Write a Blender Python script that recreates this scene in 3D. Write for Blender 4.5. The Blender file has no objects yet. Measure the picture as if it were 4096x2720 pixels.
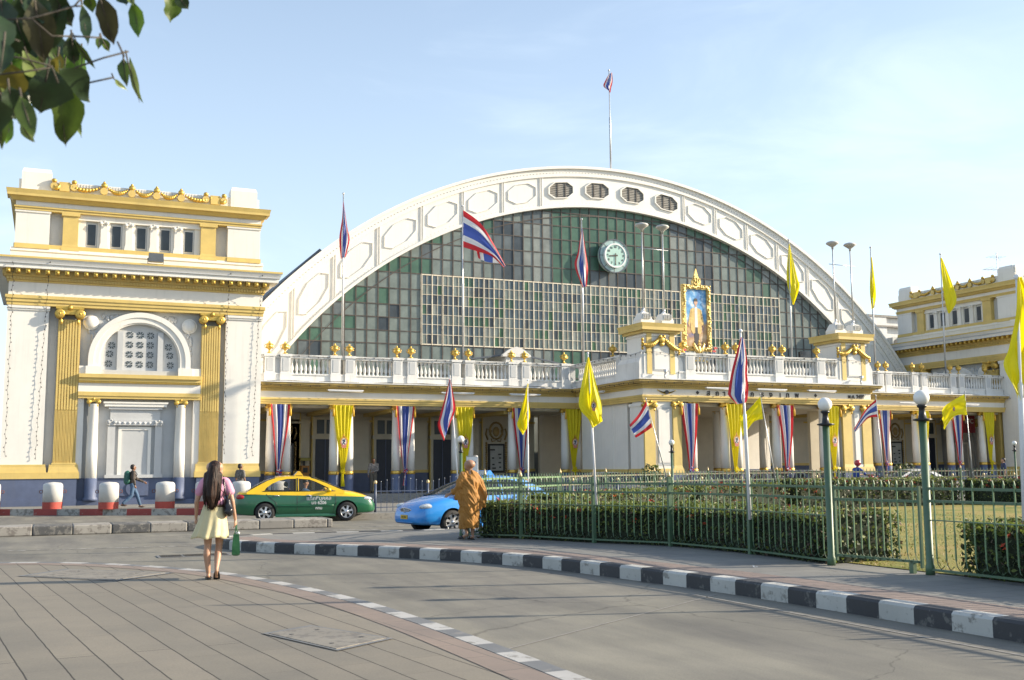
import bpy, bmesh, math, random
from mathutils import Vector, Matrix, noise
random.seed(7)
PI=math.pi; R=math.radians
SC=bpy.context.scene; COL=SC.collection
# ---------------------------------------------------------------- helpers
def link(o,parent=None):
    COL.objects.link(o)
    if parent is not None: o.parent=parent
    return o
def tag(o,label=None,cat=None,group=None,kind=None):
    if label: o['label']=label
    if cat: o['category']=cat
    if group: o['group']=group
    if kind: o['kind']=kind
    return o
def empty(name,loc=(0,0,0),rz=0,label=None,cat=None,group=None):
    o=bpy.data.objects.new(name,None); o.location=loc; o.rotation_euler=(0,0,rz); o.empty_display_size=.2
    link(o); return tag(o,label,cat,group)
def copy_tree(o,parent=None):
    c=o.copy(); COL.objects.link(c)
    if parent is not None: c.parent=parent
    for ch in list(o.children): copy_tree(ch,c)
    return c
def lin(r,g,b):
    f=lambda v:((v/255)/12.92 if v/255<=.04045 else ((v/255+.055)/1.055)**2.4)
    return (f(r),f(g),f(b))
MATS={}
def mat(name,col,rough=.6,metal=0,var=.12,vs=3.0,bump=0,bs=40,streak=0,spec=.5,col2=None,alpha=1,trans=0,emit=None,coat=0,detail=6,sub=0):
    if name in MATS: return MATS[name]
    m=bpy.data.materials.new(name); m.use_nodes=True; nt=m.node_tree; N=nt.nodes; L=nt.links
    b=N['Principled BSDF']; b.inputs['Roughness'].default_value=rough; b.inputs['Metallic'].default_value=metal
    b.inputs['Specular IOR Level'].default_value=spec
    if coat: b.inputs['Coat Weight'].default_value=coat; b.inputs['Coat Roughness'].default_value=.05
    c=(*col,1); c2=(*(col2 or [v*(1-2*var) for v in col]),1)
    tc=N.new('ShaderNodeTexCoord'); n=N.new('ShaderNodeTexNoise'); n.inputs['Scale'].default_value=vs; n.inputs['Detail'].default_value=detail; n.inputs['Roughness'].default_value=.65
    L.new(tc.outputs['Object'],n.inputs['Vector'])
    r=N.new('ShaderNodeMapRange'); r.inputs[1].default_value=.35; r.inputs[2].default_value=.68; L.new(n.outputs['Fac'],r.inputs[0])
    mx=N.new('ShaderNodeMix'); mx.data_type='RGBA'; mx.inputs[6].default_value=c; mx.inputs[7].default_value=c2
    L.new(r.outputs[0],mx.inputs[0]); out=mx.outputs[2]
    if streak:
        mp=N.new('ShaderNodeMapping'); mp.inputs['Scale'].default_value=(2.2,2.2,.16); L.new(tc.outputs['Object'],mp.inputs[0])
        n2=N.new('ShaderNodeTexNoise'); n2.inputs['Scale'].default_value=2.5; n2.inputs['Detail'].default_value=8; L.new(mp.outputs[0],n2.inputs['Vector'])
        r2=N.new('ShaderNodeMapRange'); r2.inputs[1].default_value=.55; r2.inputs[2].default_value=.8; r2.inputs[4].default_value=streak; L.new(n2.outputs['Fac'],r2.inputs[0])
        m2=N.new('ShaderNodeMix'); m2.data_type='RGBA'; m2.inputs[7].default_value=(.16,.15,.13,1); L.new(r2.outputs[0],m2.inputs[0]); L.new(out,m2.inputs[6]); out=m2.outputs[2]
    L.new(out,b.inputs['Base Color'])
    if bump:
        n3=N.new('ShaderNodeTexNoise'); n3.inputs['Scale'].default_value=bs; n3.inputs['Detail'].default_value=5; L.new(tc.outputs['Object'],n3.inputs['Vector'])
        bm_=N.new('ShaderNodeBump'); bm_.inputs['Strength'].default_value=bump; bm_.inputs['Distance'].default_value=.02; L.new(n3.outputs['Fac'],bm_.inputs['Height']); L.new(bm_.outputs[0],b.inputs['Normal'])
    if trans: b.inputs['Transmission Weight'].default_value=trans
    if alpha<1: b.inputs['Alpha'].default_value=alpha
    if sub: b.inputs['Subsurface Weight'].default_value=sub; b.inputs['Subsurface Radius'].default_value=(.02,.008,.004)
    if emit: b.inputs['Emission Color'].default_value=(*emit[0],1); b.inputs['Emission Strength'].default_value=emit[1]
    MATS[name]=m; return m
def cloth(name,col,tl=.35,var=.06):
    """thin cloth: diffuse plus translucent so flags glow when sun is behind"""
    if name in MATS: return MATS[name]
    m=bpy.data.materials.new(name); m.use_nodes=True; nt=m.node_tree; N=nt.nodes; L=nt.links
    b=N['Principled BSDF']; b.inputs['Base Color'].default_value=(*col,1); b.inputs['Roughness'].default_value=.55; b.inputs['Sheen Weight'].default_value=.15
    t=N.new('ShaderNodeBsdfTranslucent'); t.inputs[0].default_value=(*col,1)
    x=N.new('ShaderNodeMixShader'); x.inputs[0].default_value=tl; L.new(b.outputs[0],x.inputs[1]); L.new(t.outputs[0],x.inputs[2]); L.new(x.outputs[0],N['Material Output'].inputs[0])
    tc=N.new('ShaderNodeTexCoord'); n=N.new('ShaderNodeTexNoise'); n.inputs['Scale'].default_value=9; n.inputs['Detail'].default_value=4; L.new(tc.outputs['Object'],n.inputs[0])
    bp=N.new('ShaderNodeBump'); bp.inputs['Strength'].default_value=.25; bp.inputs['Distance'].default_value=.05; L.new(n.outputs[0],bp.inputs['Height']); L.new(bp.outputs[0],b.inputs['Normal'])
    MATS[name]=m; return m
class MB:
    """collects geometry; build() links it as one mesh object"""
    def __init__(s,xf=None): s.v=[]; s.f=[]; s.m=[]; s.sm=[]; s.xf=xf; s.mats=[]; s.cm=0
    def use(s,m):
        if m not in s.mats: s.mats.append(m)
        s.cm=s.mats.index(m); return s
    def add(s,vs,fs,smooth=False,m=None):
        if m is not None: s.use(m)
        k=len(s.v)
        for p in vs:
            p=Vector(p); s.v.append(s.xf@p if s.xf else p)
        for f in fs: s.f.append([i+k for i in f]); s.m.append(s.cm); s.sm.append(smooth)
        return s
    def box(s,x0,x1,y0,y1,z0,z1,m=None):
        return s.add([(x0,y0,z0),(x1,y0,z0),(x1,y1,z0),(x0,y1,z0),(x0,y0,z1),(x1,y0,z1),(x1,y1,z1),(x0,y1,z1)],
            [(0,3,2,1),(4,5,6,7),(0,1,5,4),(1,2,6,5),(2,3,7,6),(3,0,4,7)],m=m)
    def frus(s,x0,x1,y0,y1,z0,z1,dx,dy,m=None):
        """box whose top is inset by dx,dy (negative: flares out)"""
        return s.add([(x0,y0,z0),(x1,y0,z0),(x1,y1,z0),(x0,y1,z0),(x0+dx,y0+dy,z1),(x1-dx,y0+dy,z1),(x1-dx,y1-dy,z1),(x0+dx,y1-dy,z1)],
            [(0,3,2,1),(4,5,6,7),(0,1,5,4),(1,2,6,5),(2,3,7,6),(3,0,4,7)],m=m)
    def lathe(s,x,y,z,prof,n=12,m=None,axis='Z',smooth=True,cap=True):
        vs=[];fs=[]
        for r,h in prof:
            for i in range(n):
                a=2*PI*i/n; c,d=r*math.cos(a),r*math.sin(a)
                vs.append((x+c,y+d,z+h) if axis=='Z' else ((x+c,y+h,z+d) if axis=='Y' else (x+h,y+c,z+d)))
        for j in range(len(prof)-1):
            for i in range(n):
                q=(j*n+i,j*n+(i+1)%n,(j+1)*n+(i+1)%n,(j+1)*n+i)
                fs.append(q if axis!='Y' else q[::-1])
        s.add(vs,fs,smooth,m)
        if cap:
            e=(len(prof)-1)*n; t=list(range(e,e+n)); b=list(range(n))[::-1]
            k=len(s.v)-len(vs)
            for f in (t,b):
                s.f.append([i+k for i in (f if axis!='Y' else f[::-1])]); s.m.append(s.cm); s.sm.append(False)
        return s
    def tube(s,pts,r,n=8,m=None,smooth=True,cap=True):
        pts=[Vector(p) for p in pts]; vs=[]; fs=[]; up=None
        rr=r if isinstance(r,(list,tuple)) else [r]*len(pts)
        for i,p in enumerate(pts):
            t=(pts[min(i+1,len(pts)-1)]-pts[max(i-1,0)])
            if t.length<1e-9: t=Vector((0,0,1))
            t.normalize()
            if up is None: up=Vector((0,0,1)) if abs(t.z)<.9 else Vector((1,0,0))
            a=t.cross(up)
            if a.length<1e-6: a=t.cross(Vector((0,1,0)))
            a.normalize(); b=t.cross(a).normalized(); up=-b if False else up
            for k in range(n):
                g=2*PI*k/n; vs.append(p+(a*math.cos(g)+b*math.sin(g))*rr[i])
        for j in range(len(pts)-1):
            for i in range(n): fs.append((j*n+i,(j+1)*n+i,(j+1)*n+(i+1)%n,j*n+(i+1)%n))
        if cap: fs.append(tuple(range(n))); e=(len(pts)-1)*n; fs.append(tuple(range(e,e+n))[::-1])
        return s.add(vs,fs,smooth,m)
    def sphere(s,x,y,z,rx,ry=None,rz=None,n=12,k=8,m=None):
        ry=ry or rx; rz=rz or rx; vs=[(x,y,z-rz)]; fs=[]
        for j in range(1,k):
            a=-PI/2+PI*j/k
            for i in range(n): b=2*PI*i/n; vs.append((x+rx*math.cos(a)*math.cos(b),y+ry*math.cos(a)*math.sin(b),z+rz*math.sin(a)))
        vs.append((x,y,z+rz)); T=len(vs)-1
        for i in range(n):
            fs.append((0,1+(i+1)%n,1+i)); fs.append((T,T-n+i,T-n+(i+1)%n))
            for j in range(k-2): fs.append((1+j*n+i,1+j*n+(i+1)%n,1+(j+1)*n+(i+1)%n,1+(j+1)*n+i))
        return s.add(vs,fs,True,m)
    def prism(s,poly,y0,y1,m=None,plane='XZ',smooth=False):
        """extrude a polygon; XZ: (x,z) from y0 (front, viewer side) to y1"""
        n=len(poly)
        P=(lambda a,b,t:(a,t,b)) if plane=='XZ' else ((lambda a,b,t:(a,b,t)) if plane=='XY' else (lambda a,b,t:(t,a,b)))
        vs=[P(a,b,y0) for a,b in poly]+[P(a,b,y1) for a,b in poly]
        fs=[tuple(range(n)),tuple(range(n,2*n))[::-1]]+[(i,i+n,(i+1)%n+n,(i+1)%n) for i in range(n)]
        return s.add(vs,fs,smooth,m)
    def grid(s,P,nu,nv,m=None,smooth=True,mf=None,closed=False):
        """P(u,v) over [0,1]^2; mf(i,j)-> material"""
        vs=[P(i/nu,j/nv) for j in range(nv+1) for i in range(nu+1)]
        if mf is None:
            fs=[(j*(nu+1)+i,j*(nu+1)+i+1,(j+1)*(nu+1)+i+1,(j+1)*(nu+1)+i) for j in range(nv) for i in range(nu)]
            return s.add(vs,fs,smooth,m)
        k=len(s.v); s.add(vs,[])
        for j in range(nv):
            for i in range(nu):
                s.use(mf(i,j)); s.f.append([k+q for q in (j*(nu+1)+i,j*(nu+1)+i+1,(j+1)*(nu+1)+i+1,(j+1)*(nu+1)+i)]); s.m.append(s.cm); s.sm.append(smooth)
        return s
    def loft(s,rings,m=None,smooth=True,cap=True):
        n=len(rings[0]); vs=[p for r in rings for p in r]; fs=[]
        for j in range(len(rings)-1):
            for i in range(n): fs.append((j*n+i,j*n+(i+1)%n,(j+1)*n+(i+1)%n,(j+1)*n+i))
        if cap: fs.append(tuple(range(n))[::-1]); e=(len(rings)-1)*n; fs.append(tuple(range(e,e+n)))
        return s.add(vs,fs,smooth,m)
    def mark(s): s.marks=getattr(s,'marks',[])+[(len(s.v),len(s.f))]; return s
    def build_each(s,name,parent=None,**k):
        M_=getattr(s,'marks',[])+[(len(s.v),len(s.f))]; pv=pf=0; out=[]
        for v,f in M_:
            if f>pf:
                c=MB(); c.mats=s.mats; c.v=s.v[pv:v]; c.f=[[i-pv for i in q] for q in s.f[pf:f]]; c.m=s.m[pf:f]; c.sm=s.sm[pf:f]; out.append(c.build(name,parent,**k))
            pv,pf=v,f
        return out
    def build(s,name,parent=None,mats=None,label=None,cat=None,group=None,kind=None,norm=False,sharp=None,bevel=0,solid=0,sub=0,loc=None,weld=False):
        me=bpy.data.meshes.new(name); me.from_pydata([tuple(p) for p in s.v],[],s.f)
        for m in s.mats: me.materials.append(m)
        if s.mats: me.polygons.foreach_set('material_index',s.m)
        me.polygons.foreach_set('use_smooth',s.sm)
        if norm or weld:
            b=bmesh.new(); b.from_mesh(me)
            if weld: bmesh.ops.remove_doubles(b,verts=b.verts,dist=1e-4)
            bmesh.ops.recalc_face_normals(b,faces=b.faces); b.to_mesh(me); b.free()
        if sharp: me.set_sharp_from_angle(angle=R(sharp))
        me.update()
        o=bpy.data.objects.new(name,me); link(o,parent); tag(o,label,cat,group,kind)
        if loc: o.location=loc
        if solid: q=o.modifiers.new('solid','SOLIDIFY'); q.thickness=solid; q.offset=0
        if bevel: q=o.modifiers.new('bevel','BEVEL'); q.width=bevel; q.segments=2; q.limit_method='ANGLE'; q.angle_limit=R(50)
        if sub: q=o.modifiers.new('subsurf','SUBSURF'); q.levels=sub; q.render_levels=sub
        return o
def frame(loc=(0,0,0),rz=0,rx=0,ry=0,s=1):
    return Matrix.Translation(loc)@Matrix.Rotation(rz,4,'Z')@Matrix.Rotation(ry,4,'Y')@Matrix.Rotation(rx,4,'X')@Matrix.Scale(s,4)
def text_mesh(body,size,m,parent,name='lettering',xf=None,ext=.01,align='CENTER',bold=0):
    c=bpy.data.curves.new(name,'FONT'); c.body=body; c.size=size; c.extrude=ext; c.align_x=align; c.align_y='CENTER'; c.offset=bold
    o=bpy.data.objects.new(name,c); COL.objects.link(o); dg=bpy.context.evaluated_depsgraph_get(); dg.update()
    me=bpy.data.meshes.new_from_object(o.evaluated_get(dg)); bpy.data.objects.remove(o); me.name=name
    me.transform((xf or Matrix.Identity(4))@Matrix.Rotation(PI/2,4,'X')); me.materials.clear(); me.materials.append(m)
    q=bpy.data.objects.new(name,me); link(q,parent); return q
# ---------------------------------------------------------------- materials
WHITE=mat('white_render',(.80,.775,.715),.75,var=.04,vs=.9,streak=.15,bump=.15,bs=25)
WHITEB=mat('weathered_white_render',(.74,.73,.70),.8,var=.07,vs=1.6,streak=.32,bump=.25,bs=20)
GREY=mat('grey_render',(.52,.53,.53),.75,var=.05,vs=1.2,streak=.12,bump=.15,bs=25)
CREAMW=mat('cream_wall',(.62,.57,.46),.8,var=.06,vs=1.1,streak=.12)
OCHRE=mat('ochre_paint',(.69,.51,.165),.55,var=.08,vs=1.5,streak=.14,bump=.1,bs=30)
GOLD=mat('gold_leaf',(.70,.46,.10),.38,metal=.65,var=.12,vs=8,bump=.25,bs=60)
NAVY=mat('navy_paint',(.10,.128,.215),.55,var=.12,vs=1.4,streak=.18)
DARK=mat('dark_void',(.02,.022,.028),.5)
def glassm(n,c): return mat(n,c,.32,var=.16,vs=1.3,streak=.10,spec=.35,bump=.05,bs=8)
PG=[glassm('green_pane',(.078,.158,.115)),glassm('deep_green_pane',(.068,.138,.102)),glassm('grey_green_pane',(.195,.235,.222)),glassm('pale_grey_pane',(.25,.275,.26)),
    glassm('slate_pane',(.125,.15,.162)),glassm('dark_slate_pane',(.055,.072,.088)),glassm('blue_slate_pane',(.10,.14,.165)),glassm('bright_green_pane',(.062,.15,.082))]
MULL=mat('rusty_mullion',(.10,.085,.075),.7,var=.25,vs=3)
CRM=mat('cream_mullion',(.80,.75,.62),.6,var=.12,vs=4,col2=(.60,.50,.36))
OCHRED=mat('weathered_ochre',(.60,.42,.12),.7,var=.15,vs=2.5,streak=.5,col2=(.36,.26,.10),bump=.3,bs=20)
STEELR=mat('roof_metal',(.09,.11,.14),.6,var=.1)
GREEN=mat('green_fence_paint',(.06,.13,.07),.45,var=.15,vs=5,col2=(.10,.15,.09))
GREENL=mat('pale_green_fence_paint',(.15,.25,.12),.5,var=.12,vs=6)
RUST=mat('rusty_rail',(.20,.14,.10),.8,var=.3,vs=6,col2=(.12,.17,.10))
IRON=mat('black_iron',(.018,.018,.02),.4)
BLUEF=mat('blue_fence_paint',(.07,.095,.16),.45,var=.15)
OPAL=mat('opal_globe',(.86,.84,.79),.25,var=.02,spec=.5)
ALU=mat('aluminium_pole',(.55,.56,.57),.35,metal=.6,var=.1)
WPOLE=mat('white_pole',(.8,.8,.8),.4,var=.05)
ASPH=None
# ---------------------------------------------------------------- camera, light, sky
F_D,PITCH,ROLL,YAW=4274.4,.118395,-.00741853,.4088199
cam=bpy.data.cameras.new('camera'); cam.sensor_width=36; cam.lens=36*F_D/4096; cam.clip_end=2500; cam.clip_start=.1
co=bpy.data.objects.new('camera',cam); COL.objects.link(co); SC.camera=co
fw=Vector((math.sin(YAW)*math.cos(PITCH),math.cos(YAW)*math.cos(PITCH),math.sin(PITCH))); rt=Vector((math.cos(YAW),-math.sin(YAW),0)); dn=-rt.cross(fw)
rt2=rt*math.cos(ROLL)-dn*math.sin(ROLL); dn2=dn*math.cos(ROLL)+rt*math.sin(ROLL)
M=Matrix((rt2,-dn2,-fw)).transposed().to_4x4(); M.translation=(0,0,1.7); co.matrix_world=M
SC.render.resolution_x=1024; SC.render.resolution_y=680
cam.dof.use_dof=True; cam.dof.focus_distance=36; cam.dof.aperture_fstop=6.3
SUN_AZ=R(-16.5); SUN_EL=R(21.5)   # direction towards the sun: azimuth from +X
sd=Vector((math.cos(SUN_AZ)*math.cos(SUN_EL),math.sin(SUN_AZ)*math.cos(SUN_EL),math.sin(SUN_EL)))
sl=bpy.data.lights.new('sun','SUN'); sl.energy=5.0; sl.angle=R(.55); sl.color=(1,.87,.68)
so=bpy.data.objects.new('sun',sl); COL.objects.link(so); so.rotation_euler=sd.to_track_quat('Z','Y').to_euler()
w=bpy.data.worlds.new('World'); SC.world=w; w.use_nodes=True; nt=w.node_tree; N=nt.nodes; L=nt.links
sky=N.new('ShaderNodeTexSky'); sky.sky_type='NISHITA'; sky.sun_disc=False; sky.sun_elevation=SUN_EL; sky.sun_rotation=PI/2-SUN_AZ
sky.air_density=1.0; sky.dust_density=1.2; sky.ozone_density=1.6; sky.altitude=10
bg=N['Background']; bg.inputs[1].default_value=.13
tc=N.new('ShaderNodeTexCoord'); mp=N.new('ShaderNodeMapping'); mp.inputs['Scale'].default_value=(1.0,1.0,3.2); mp.inputs['Rotation'].default_value=(.25,.1,.5)
n1=N.new('ShaderNodeTexNoise'); n1.inputs['Scale'].default_value=3.2; n1.inputs['Detail'].default_value=9; n1.inputs['Roughness'].default_value=.58; n1.inputs['Distortion'].default_value=.6
L.new(tc.outputs['Generated'],mp.inputs[0]); L.new(mp.outputs[0],n1.inputs['Vector'])
mr=N.new('ShaderNodeMapRange'); mr.inputs[1].default_value=.44; mr.inputs[2].default_value=.80; mr.inputs[4].default_value=.5; mr.interpolation_type='SMOOTHSTEP'; L.new(n1.outputs['Fac'],mr.inputs[0])
# a thin veil that whitens towards the horizon
sx=N.new('ShaderNodeSeparateXYZ'); L.new(tc.outputs['Generated'],sx.inputs[0])
vr=N.new('ShaderNodeMapRange'); vr.inputs[1].default_value=.0; vr.inputs[2].default_value=.55; vr.inputs[3].default_value=.55; vr.inputs[4].default_value=.13; L.new(sx.outputs[2],vr.inputs[0])
mxm=N.new('ShaderNodeMath'); mxm.operation='MAXIMUM'; L.new(mr.outputs[0],mxm.inputs[0]); L.new(vr.outputs[0],mxm.inputs[1])
ad=N.new('ShaderNodeMath'); ad.operation='MULTIPLY_ADD'; ad.inputs[1].default_value=.55; L.new(mr.outputs[0],ad.inputs[0]); L.new(vr.outputs[0],ad.inputs[2]); ad.use_clamp=True
mc=N.new('ShaderNodeMix'); mc.data_type='RGBA'; mc.inputs[7].default_value=(4.6,5.3,5.9,1); L.new(ad.outputs[0],mc.inputs[0]); L.new(sky.outputs[0],mc.inputs[6]); L.new(mc.outputs[2],bg.inputs[0])
SC.view_settings.view_transform='Standard'; SC.view_settings.look='None'; SC.view_settings.exposure=.90; SC.view_settings.gamma=1
SC.cycles.max_bounces=7; SC.cycles.caustics_reflective=False; SC.cycles.caustics_refractive=False
try: SC.cycles.use_denoising=True
except Exception: pass
# ---------------------------------------------------------------- ground materials
def gmat(name,build):
    m=bpy.data.materials.new(name); m.use_nodes=True; N=m.node_tree.nodes; L=m.node_tree.links; b=N['Principled BSDF']; b.inputs['Roughness'].default_value=.85
    tc=N.new('ShaderNodeTexCoord'); build(N,L,b,tc.outputs['Object']); return m
def nz(N,L,vec,scale,detail=6,rough=.6,sc=None,rot=0):
    if sc:
        mp=N.new('ShaderNodeMapping'); mp.inputs['Scale'].default_value=sc; mp.inputs['Rotation'].default_value=(0,0,rot); L.new(vec,mp.inputs[0]); vec=mp.outputs[0]
    n=N.new('ShaderNodeTexNoise'); n.inputs['Scale'].default_value=scale; n.inputs['Detail'].default_value=detail; n.inputs['Roughness'].default_value=rough; L.new(vec,n.inputs['Vector']); return n.outputs['Fac']
def ramp(N,L,fac,stops):
    r=N.new('ShaderNodeValToRGB'); L.new(fac,r.inputs[0]); e=r.color_ramp.elements
    for i,(p,c) in enumerate(stops):
        q=e[i] if i<2 else e.new(p)
        q.position=p; q.color=(*c,1) if len(c)==3 else c
    return r.outputs[0]
def mixc(N,L,fac,a,b,mode='MIX'):
    m=N.new('ShaderNodeMix'); m.data_type='RGBA'; m.blend_type=mode
    for s,v in ((0,fac),(6,a),(7,b)):
        if hasattr(v,'is_linked') or hasattr(v,'links'): L.new(v,m.inputs[s])
        else: m.inputs[s].default_value=v if s==0 else (*v,1)
    return m.outputs[2]
def bumpn(N,L,b,h,st=.3,d=.01):
    q=N.new('ShaderNodeBump'); q.inputs['Strength'].default_value=st; q.inputs['Distance'].default_value=d; L.new(h,q.inputs['Height']); L.new(q.outputs[0],b.inputs['Normal'])
def b_asph(N,L,b,v):
    a=ramp(N,L,nz(N,L,v,.35,8,.6),[(.3,(.150,.144,.124)),(.7,(.252,.238,.200))])
    s=ramp(N,L,nz(N,L,v,.9,8,.65,(1.4,.22,1),.1),[(.35,(.68,.68,.71)),(.62,(1.04,1.03,1))])
    g=ramp(N,L,nz(N,L,v,55,4,.7),[(.3,(.72,.72,.72)),(.7,(1.15,1.15,1.12))])
    c=mixc(N,L,1.0,a,s,'MULTIPLY'); c=mixc(N,L,.8,c,g,'MULTIPLY')
    st=ramp(N,L,nz(N,L,v,2.3,8,.7),[(.62,(0,0,0)),(.72,(1,1,1))]); c=mixc(N,L,.0,c,(.06,.06,.06))
    cr=N.new('ShaderNodeTexVoronoi'); cr.feature='DISTANCE_TO_EDGE'; cr.inputs['Scale'].default_value=.22
    n=N.new('ShaderNodeTexNoise'); n.inputs['Scale'].default_value=1.2; n.inputs['Detail'].default_value=8; L.new(v,n.inputs['Vector'])
    ml=N.new('ShaderNodeVectorMath'); ml.operation='MULTIPLY_ADD'; ml.inputs[1].default_value=(.9,.9,0); L.new(n.outputs['Color'],ml.inputs[0]); L.new(v,ml.inputs[2]); L.new(ml.outputs[0],cr.inputs['Vector'])
    k=ramp(N,L,cr.outputs[0],[(.0,(.45,.45,.45)),(.004,(1,1,1))]); c=mixc(N,L,.75,c,k,'MULTIPLY')
    pt=ramp(N,L,nz(N,L,v,.17,5,.5),[(.50,(1,1,1)),(.515,(.90,.90,.92))]); c=mixc(N,L,1.0,c,pt,'MULTIPLY'); ol=ramp(N,L,nz(N,L,v,3.1,7,.7),[(.66,(1,1,1)),(.74,(.72,.72,.73))]); c=mixc(N,L,1.0,c,ol,'MULTIPLY'); L.new(c,b.inputs['Base Color']); bumpn(N,L,b,nz(N,L,v,70,4,.7),.35,.008)
ASPH=gmat('asphalt_surface',b_asph)
def brick(N,L,v,rot,rows,length,mort,c1,c2,cm,offset=.5):
    mp=N.new('ShaderNodeMapping'); mp.inputs['Rotation'].default_value=(0,0,rot); L.new(v,mp.inputs[0])
    n=N.new('ShaderNodeTexNoise'); n.inputs['Scale'].default_value=1.5; n.inputs['Detail'].default_value=5; L.new(v,n.inputs['Vector'])
    ml=N.new('ShaderNodeVectorMath'); ml.operation='MULTIPLY_ADD'; ml.inputs[1].default_value=(.03,.03,0); L.new(n.outputs['Color'],ml.inputs[0]); L.new(mp.outputs[0],ml.inputs[2])
    t=N.new('ShaderNodeTexBrick'); t.inputs['Scale'].default_value=1; t.inputs['Brick Width'].default_value=length; t.inputs['Row Height'].default_value=rows; t.inputs['Mortar Size'].default_value=mort; t.inputs['Mortar Smooth'].default_value=.3
    t.offset=offset; t.inputs['Color1'].default_value=(*c1,1); t.inputs['Color2'].default_value=(*c2,1); t.inputs['Mortar'].default_value=(*cm,1); L.new(ml.outputs[0],t.inputs['Vector']); return t
def b_plaza(N,L,b,v):
    t=brick(N,L,v,R(-96.5),.30,9.5,.0075,(.222,.198,.158),(.202,.182,.146),(.05,.044,.036))
    t2=brick(N,L,v,R(-96.5),.30,1.6,.0045,(1,1,1),(.90,.91,.92),(.66,.64,.61),.37)
    c=mixc(N,L,1.0,t.outputs[0],t2.outputs[0],'MULTIPLY')
    s=ramp(N,L,nz(N,L,v,.8,8,.65),[(.3,(.82,.83,.85)),(.7,(1.1,1.08,1.05))]); g=ramp(N,L,nz(N,L,v,60,4,.7),[(.3,(.82,.82,.82)),(.7,(1.1,1.1,1.1))])
    c=mixc(N,L,1.0,c,s,'MULTIPLY'); c=mixc(N,L,.8,c,g,'MULTIPLY'); L.new(c,b.inputs['Base Color'])
    bumpn(N,L,b,t.outputs['Fac'],-.5,.02)
PLAZA=gmat('plaza_paving',b_plaza)
def b_pink(N,L,b,v):
    t=brick(N,L,v,R(-96.5),.3,.62,.006,(.235,.185,.155),(.215,.172,.145),(.11,.10,.085))
    s=ramp(N,L,nz(N,L,v,1.2,8,.65),[(.3,(.8,.82,.85)),(.7,(1.1,1.08,1.05))]); c=mixc(N,L,1.0,t.outputs[0],s,'MULTIPLY'); L.new(c,b.inputs['Base Color']); bumpn(N,L,b,nz(N,L,v,60,4,.7),.3,.006)
PINK=gmat('pink_paving',b_pink)
def b_pinks(N,L,b,v):
    t=brick(N,L,v,0,.11,.6,.008,(.27,.205,.175),(.23,.18,.155),(.10,.085,.075))
    s=ramp(N,L,nz(N,L,v,1.2,8,.65),[(.3,(.8,.82,.85)),(.7,(1.1,1.08,1.05))]); c=mixc(N,L,1.0,t.outputs[0],s,'MULTIPLY'); L.new(c,b.inputs['Base Color'])
PINKS=gmat('pink_brick_strip',b_pinks)
def b_slab(N,L,b,v):
    t=brick(N,L,v,0,.4,.8,.006,(.225,.22,.20),(.205,.2,.184),(.10,.095,.09))
    s=ramp(N,L,nz(N,L,v,.9,8,.65),[(.3,(.75,.76,.8)),(.7,(1.1,1.08,1.05))]); c=mixc(N,L,1.0,t.outputs[0],s,'MULTIPLY'); L.new(c,b.inputs['Base Color'])
SLAB=gmat('grey_paving',b_slab)
def b_lawn(N,L,b,v):
    a=ramp(N,L,nz(N,L,v,.55,8,.6),[(.30,(.14,.19,.025)),(.5,(.30,.27,.06)),(.72,(.42,.29,.10))]); g=ramp(N,L,nz(N,L,v,30,6,.8),[(.3,(.5,.5,.5)),(.7,(1.25,1.25,1.2))])
    L.new(mixc(N,L,1.0,a,g,'MULTIPLY'),b.inputs['Base Color']); bumpn(N,L,b,nz(N,L,v,45,5,.8),.8,.05)
LAWN=gmat('dry_lawn',b_lawn)
def paint(name,c,wear,wc):
    def f(N,L,b,v):
        k=ramp(N,L,nz(N,L,v,5.5,8,.72),[(wear,(0,0,0)),(wear+.06,(1,1,1))]); g=ramp(N,L,nz(N,L,v,1.3,8,.65),[(.3,(.8,.8,.8)),(.7,(1.05,1.05,1.05))])
        L.new(mixc(N,L,1.0,mixc(N,L,k,c,wc),g,'MULTIPLY'),b.inputs['Base Color']); b.inputs['Roughness'].default_value=.7; bumpn(N,L,b,nz(N,L,v,40,4,.7),.3,.006)
    return gmat(name,f)
KW=paint('kerb_white',(.50,.49,.455),.54,(.27,.26,.235)); KB=paint('kerb_black',(.048,.048,.052),.56,(.13,.128,.12)); KR=paint('kerb_red',(.33,.06,.05),.6,(.3,.25,.22))
KWD=paint('dirty_kerb_white',(.42,.40,.36),.5,(.22,.2,.18)); KG=paint('dirty_kerb_grey',(.085,.085,.085),.5,(.2,.19,.17)); CONC=paint('old_concrete',(.26,.245,.22),.55,(.18,.17,.155))
LINEW=paint('worn_line_paint',(.42,.41,.38),.47,(.17,.16,.145)); DASHG=paint('grey_kerb_dash',(.16,.165,.17),.55,(.22,.21,.2))
# ---------------------------------------------------------------- ground
g=MB(); g.add([(-700,-60,-.02),(1200,-60,-.02),(1200,1400,-.02),(-700,1400,-.02)],[(0,1,2,3)],m=CONC); g.build('ground',kind='structure')
g=MB(); g.grid(lambda u,v:(-60+220*u,-12+59.5*v,0),60,16,m=ASPH,smooth=False); g.build('road',kind='structure')
def catmull(P,n=8,closed=False):
    out=[]; N_=len(P)
    for i in range(N_-1 if not closed else N_):
        p0=Vector(P[(i-1)%N_] if closed or i>0 else P[0]); p1=Vector(P[i]); p2=Vector(P[(i+1)%N_]); p3=Vector(P[(i+2)%N_] if closed or i+2<N_ else P[-1])
        for k in range(n):
            t=k/n; out.append(.5*((2*p1)+(-p0+p2)*t+(2*p0-5*p1+4*p2-p3)*t*t+(-p0+3*p1-3*p2+p3)*t**3))
    if not closed: out.append(Vector(P[-1]))
    return out
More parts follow.
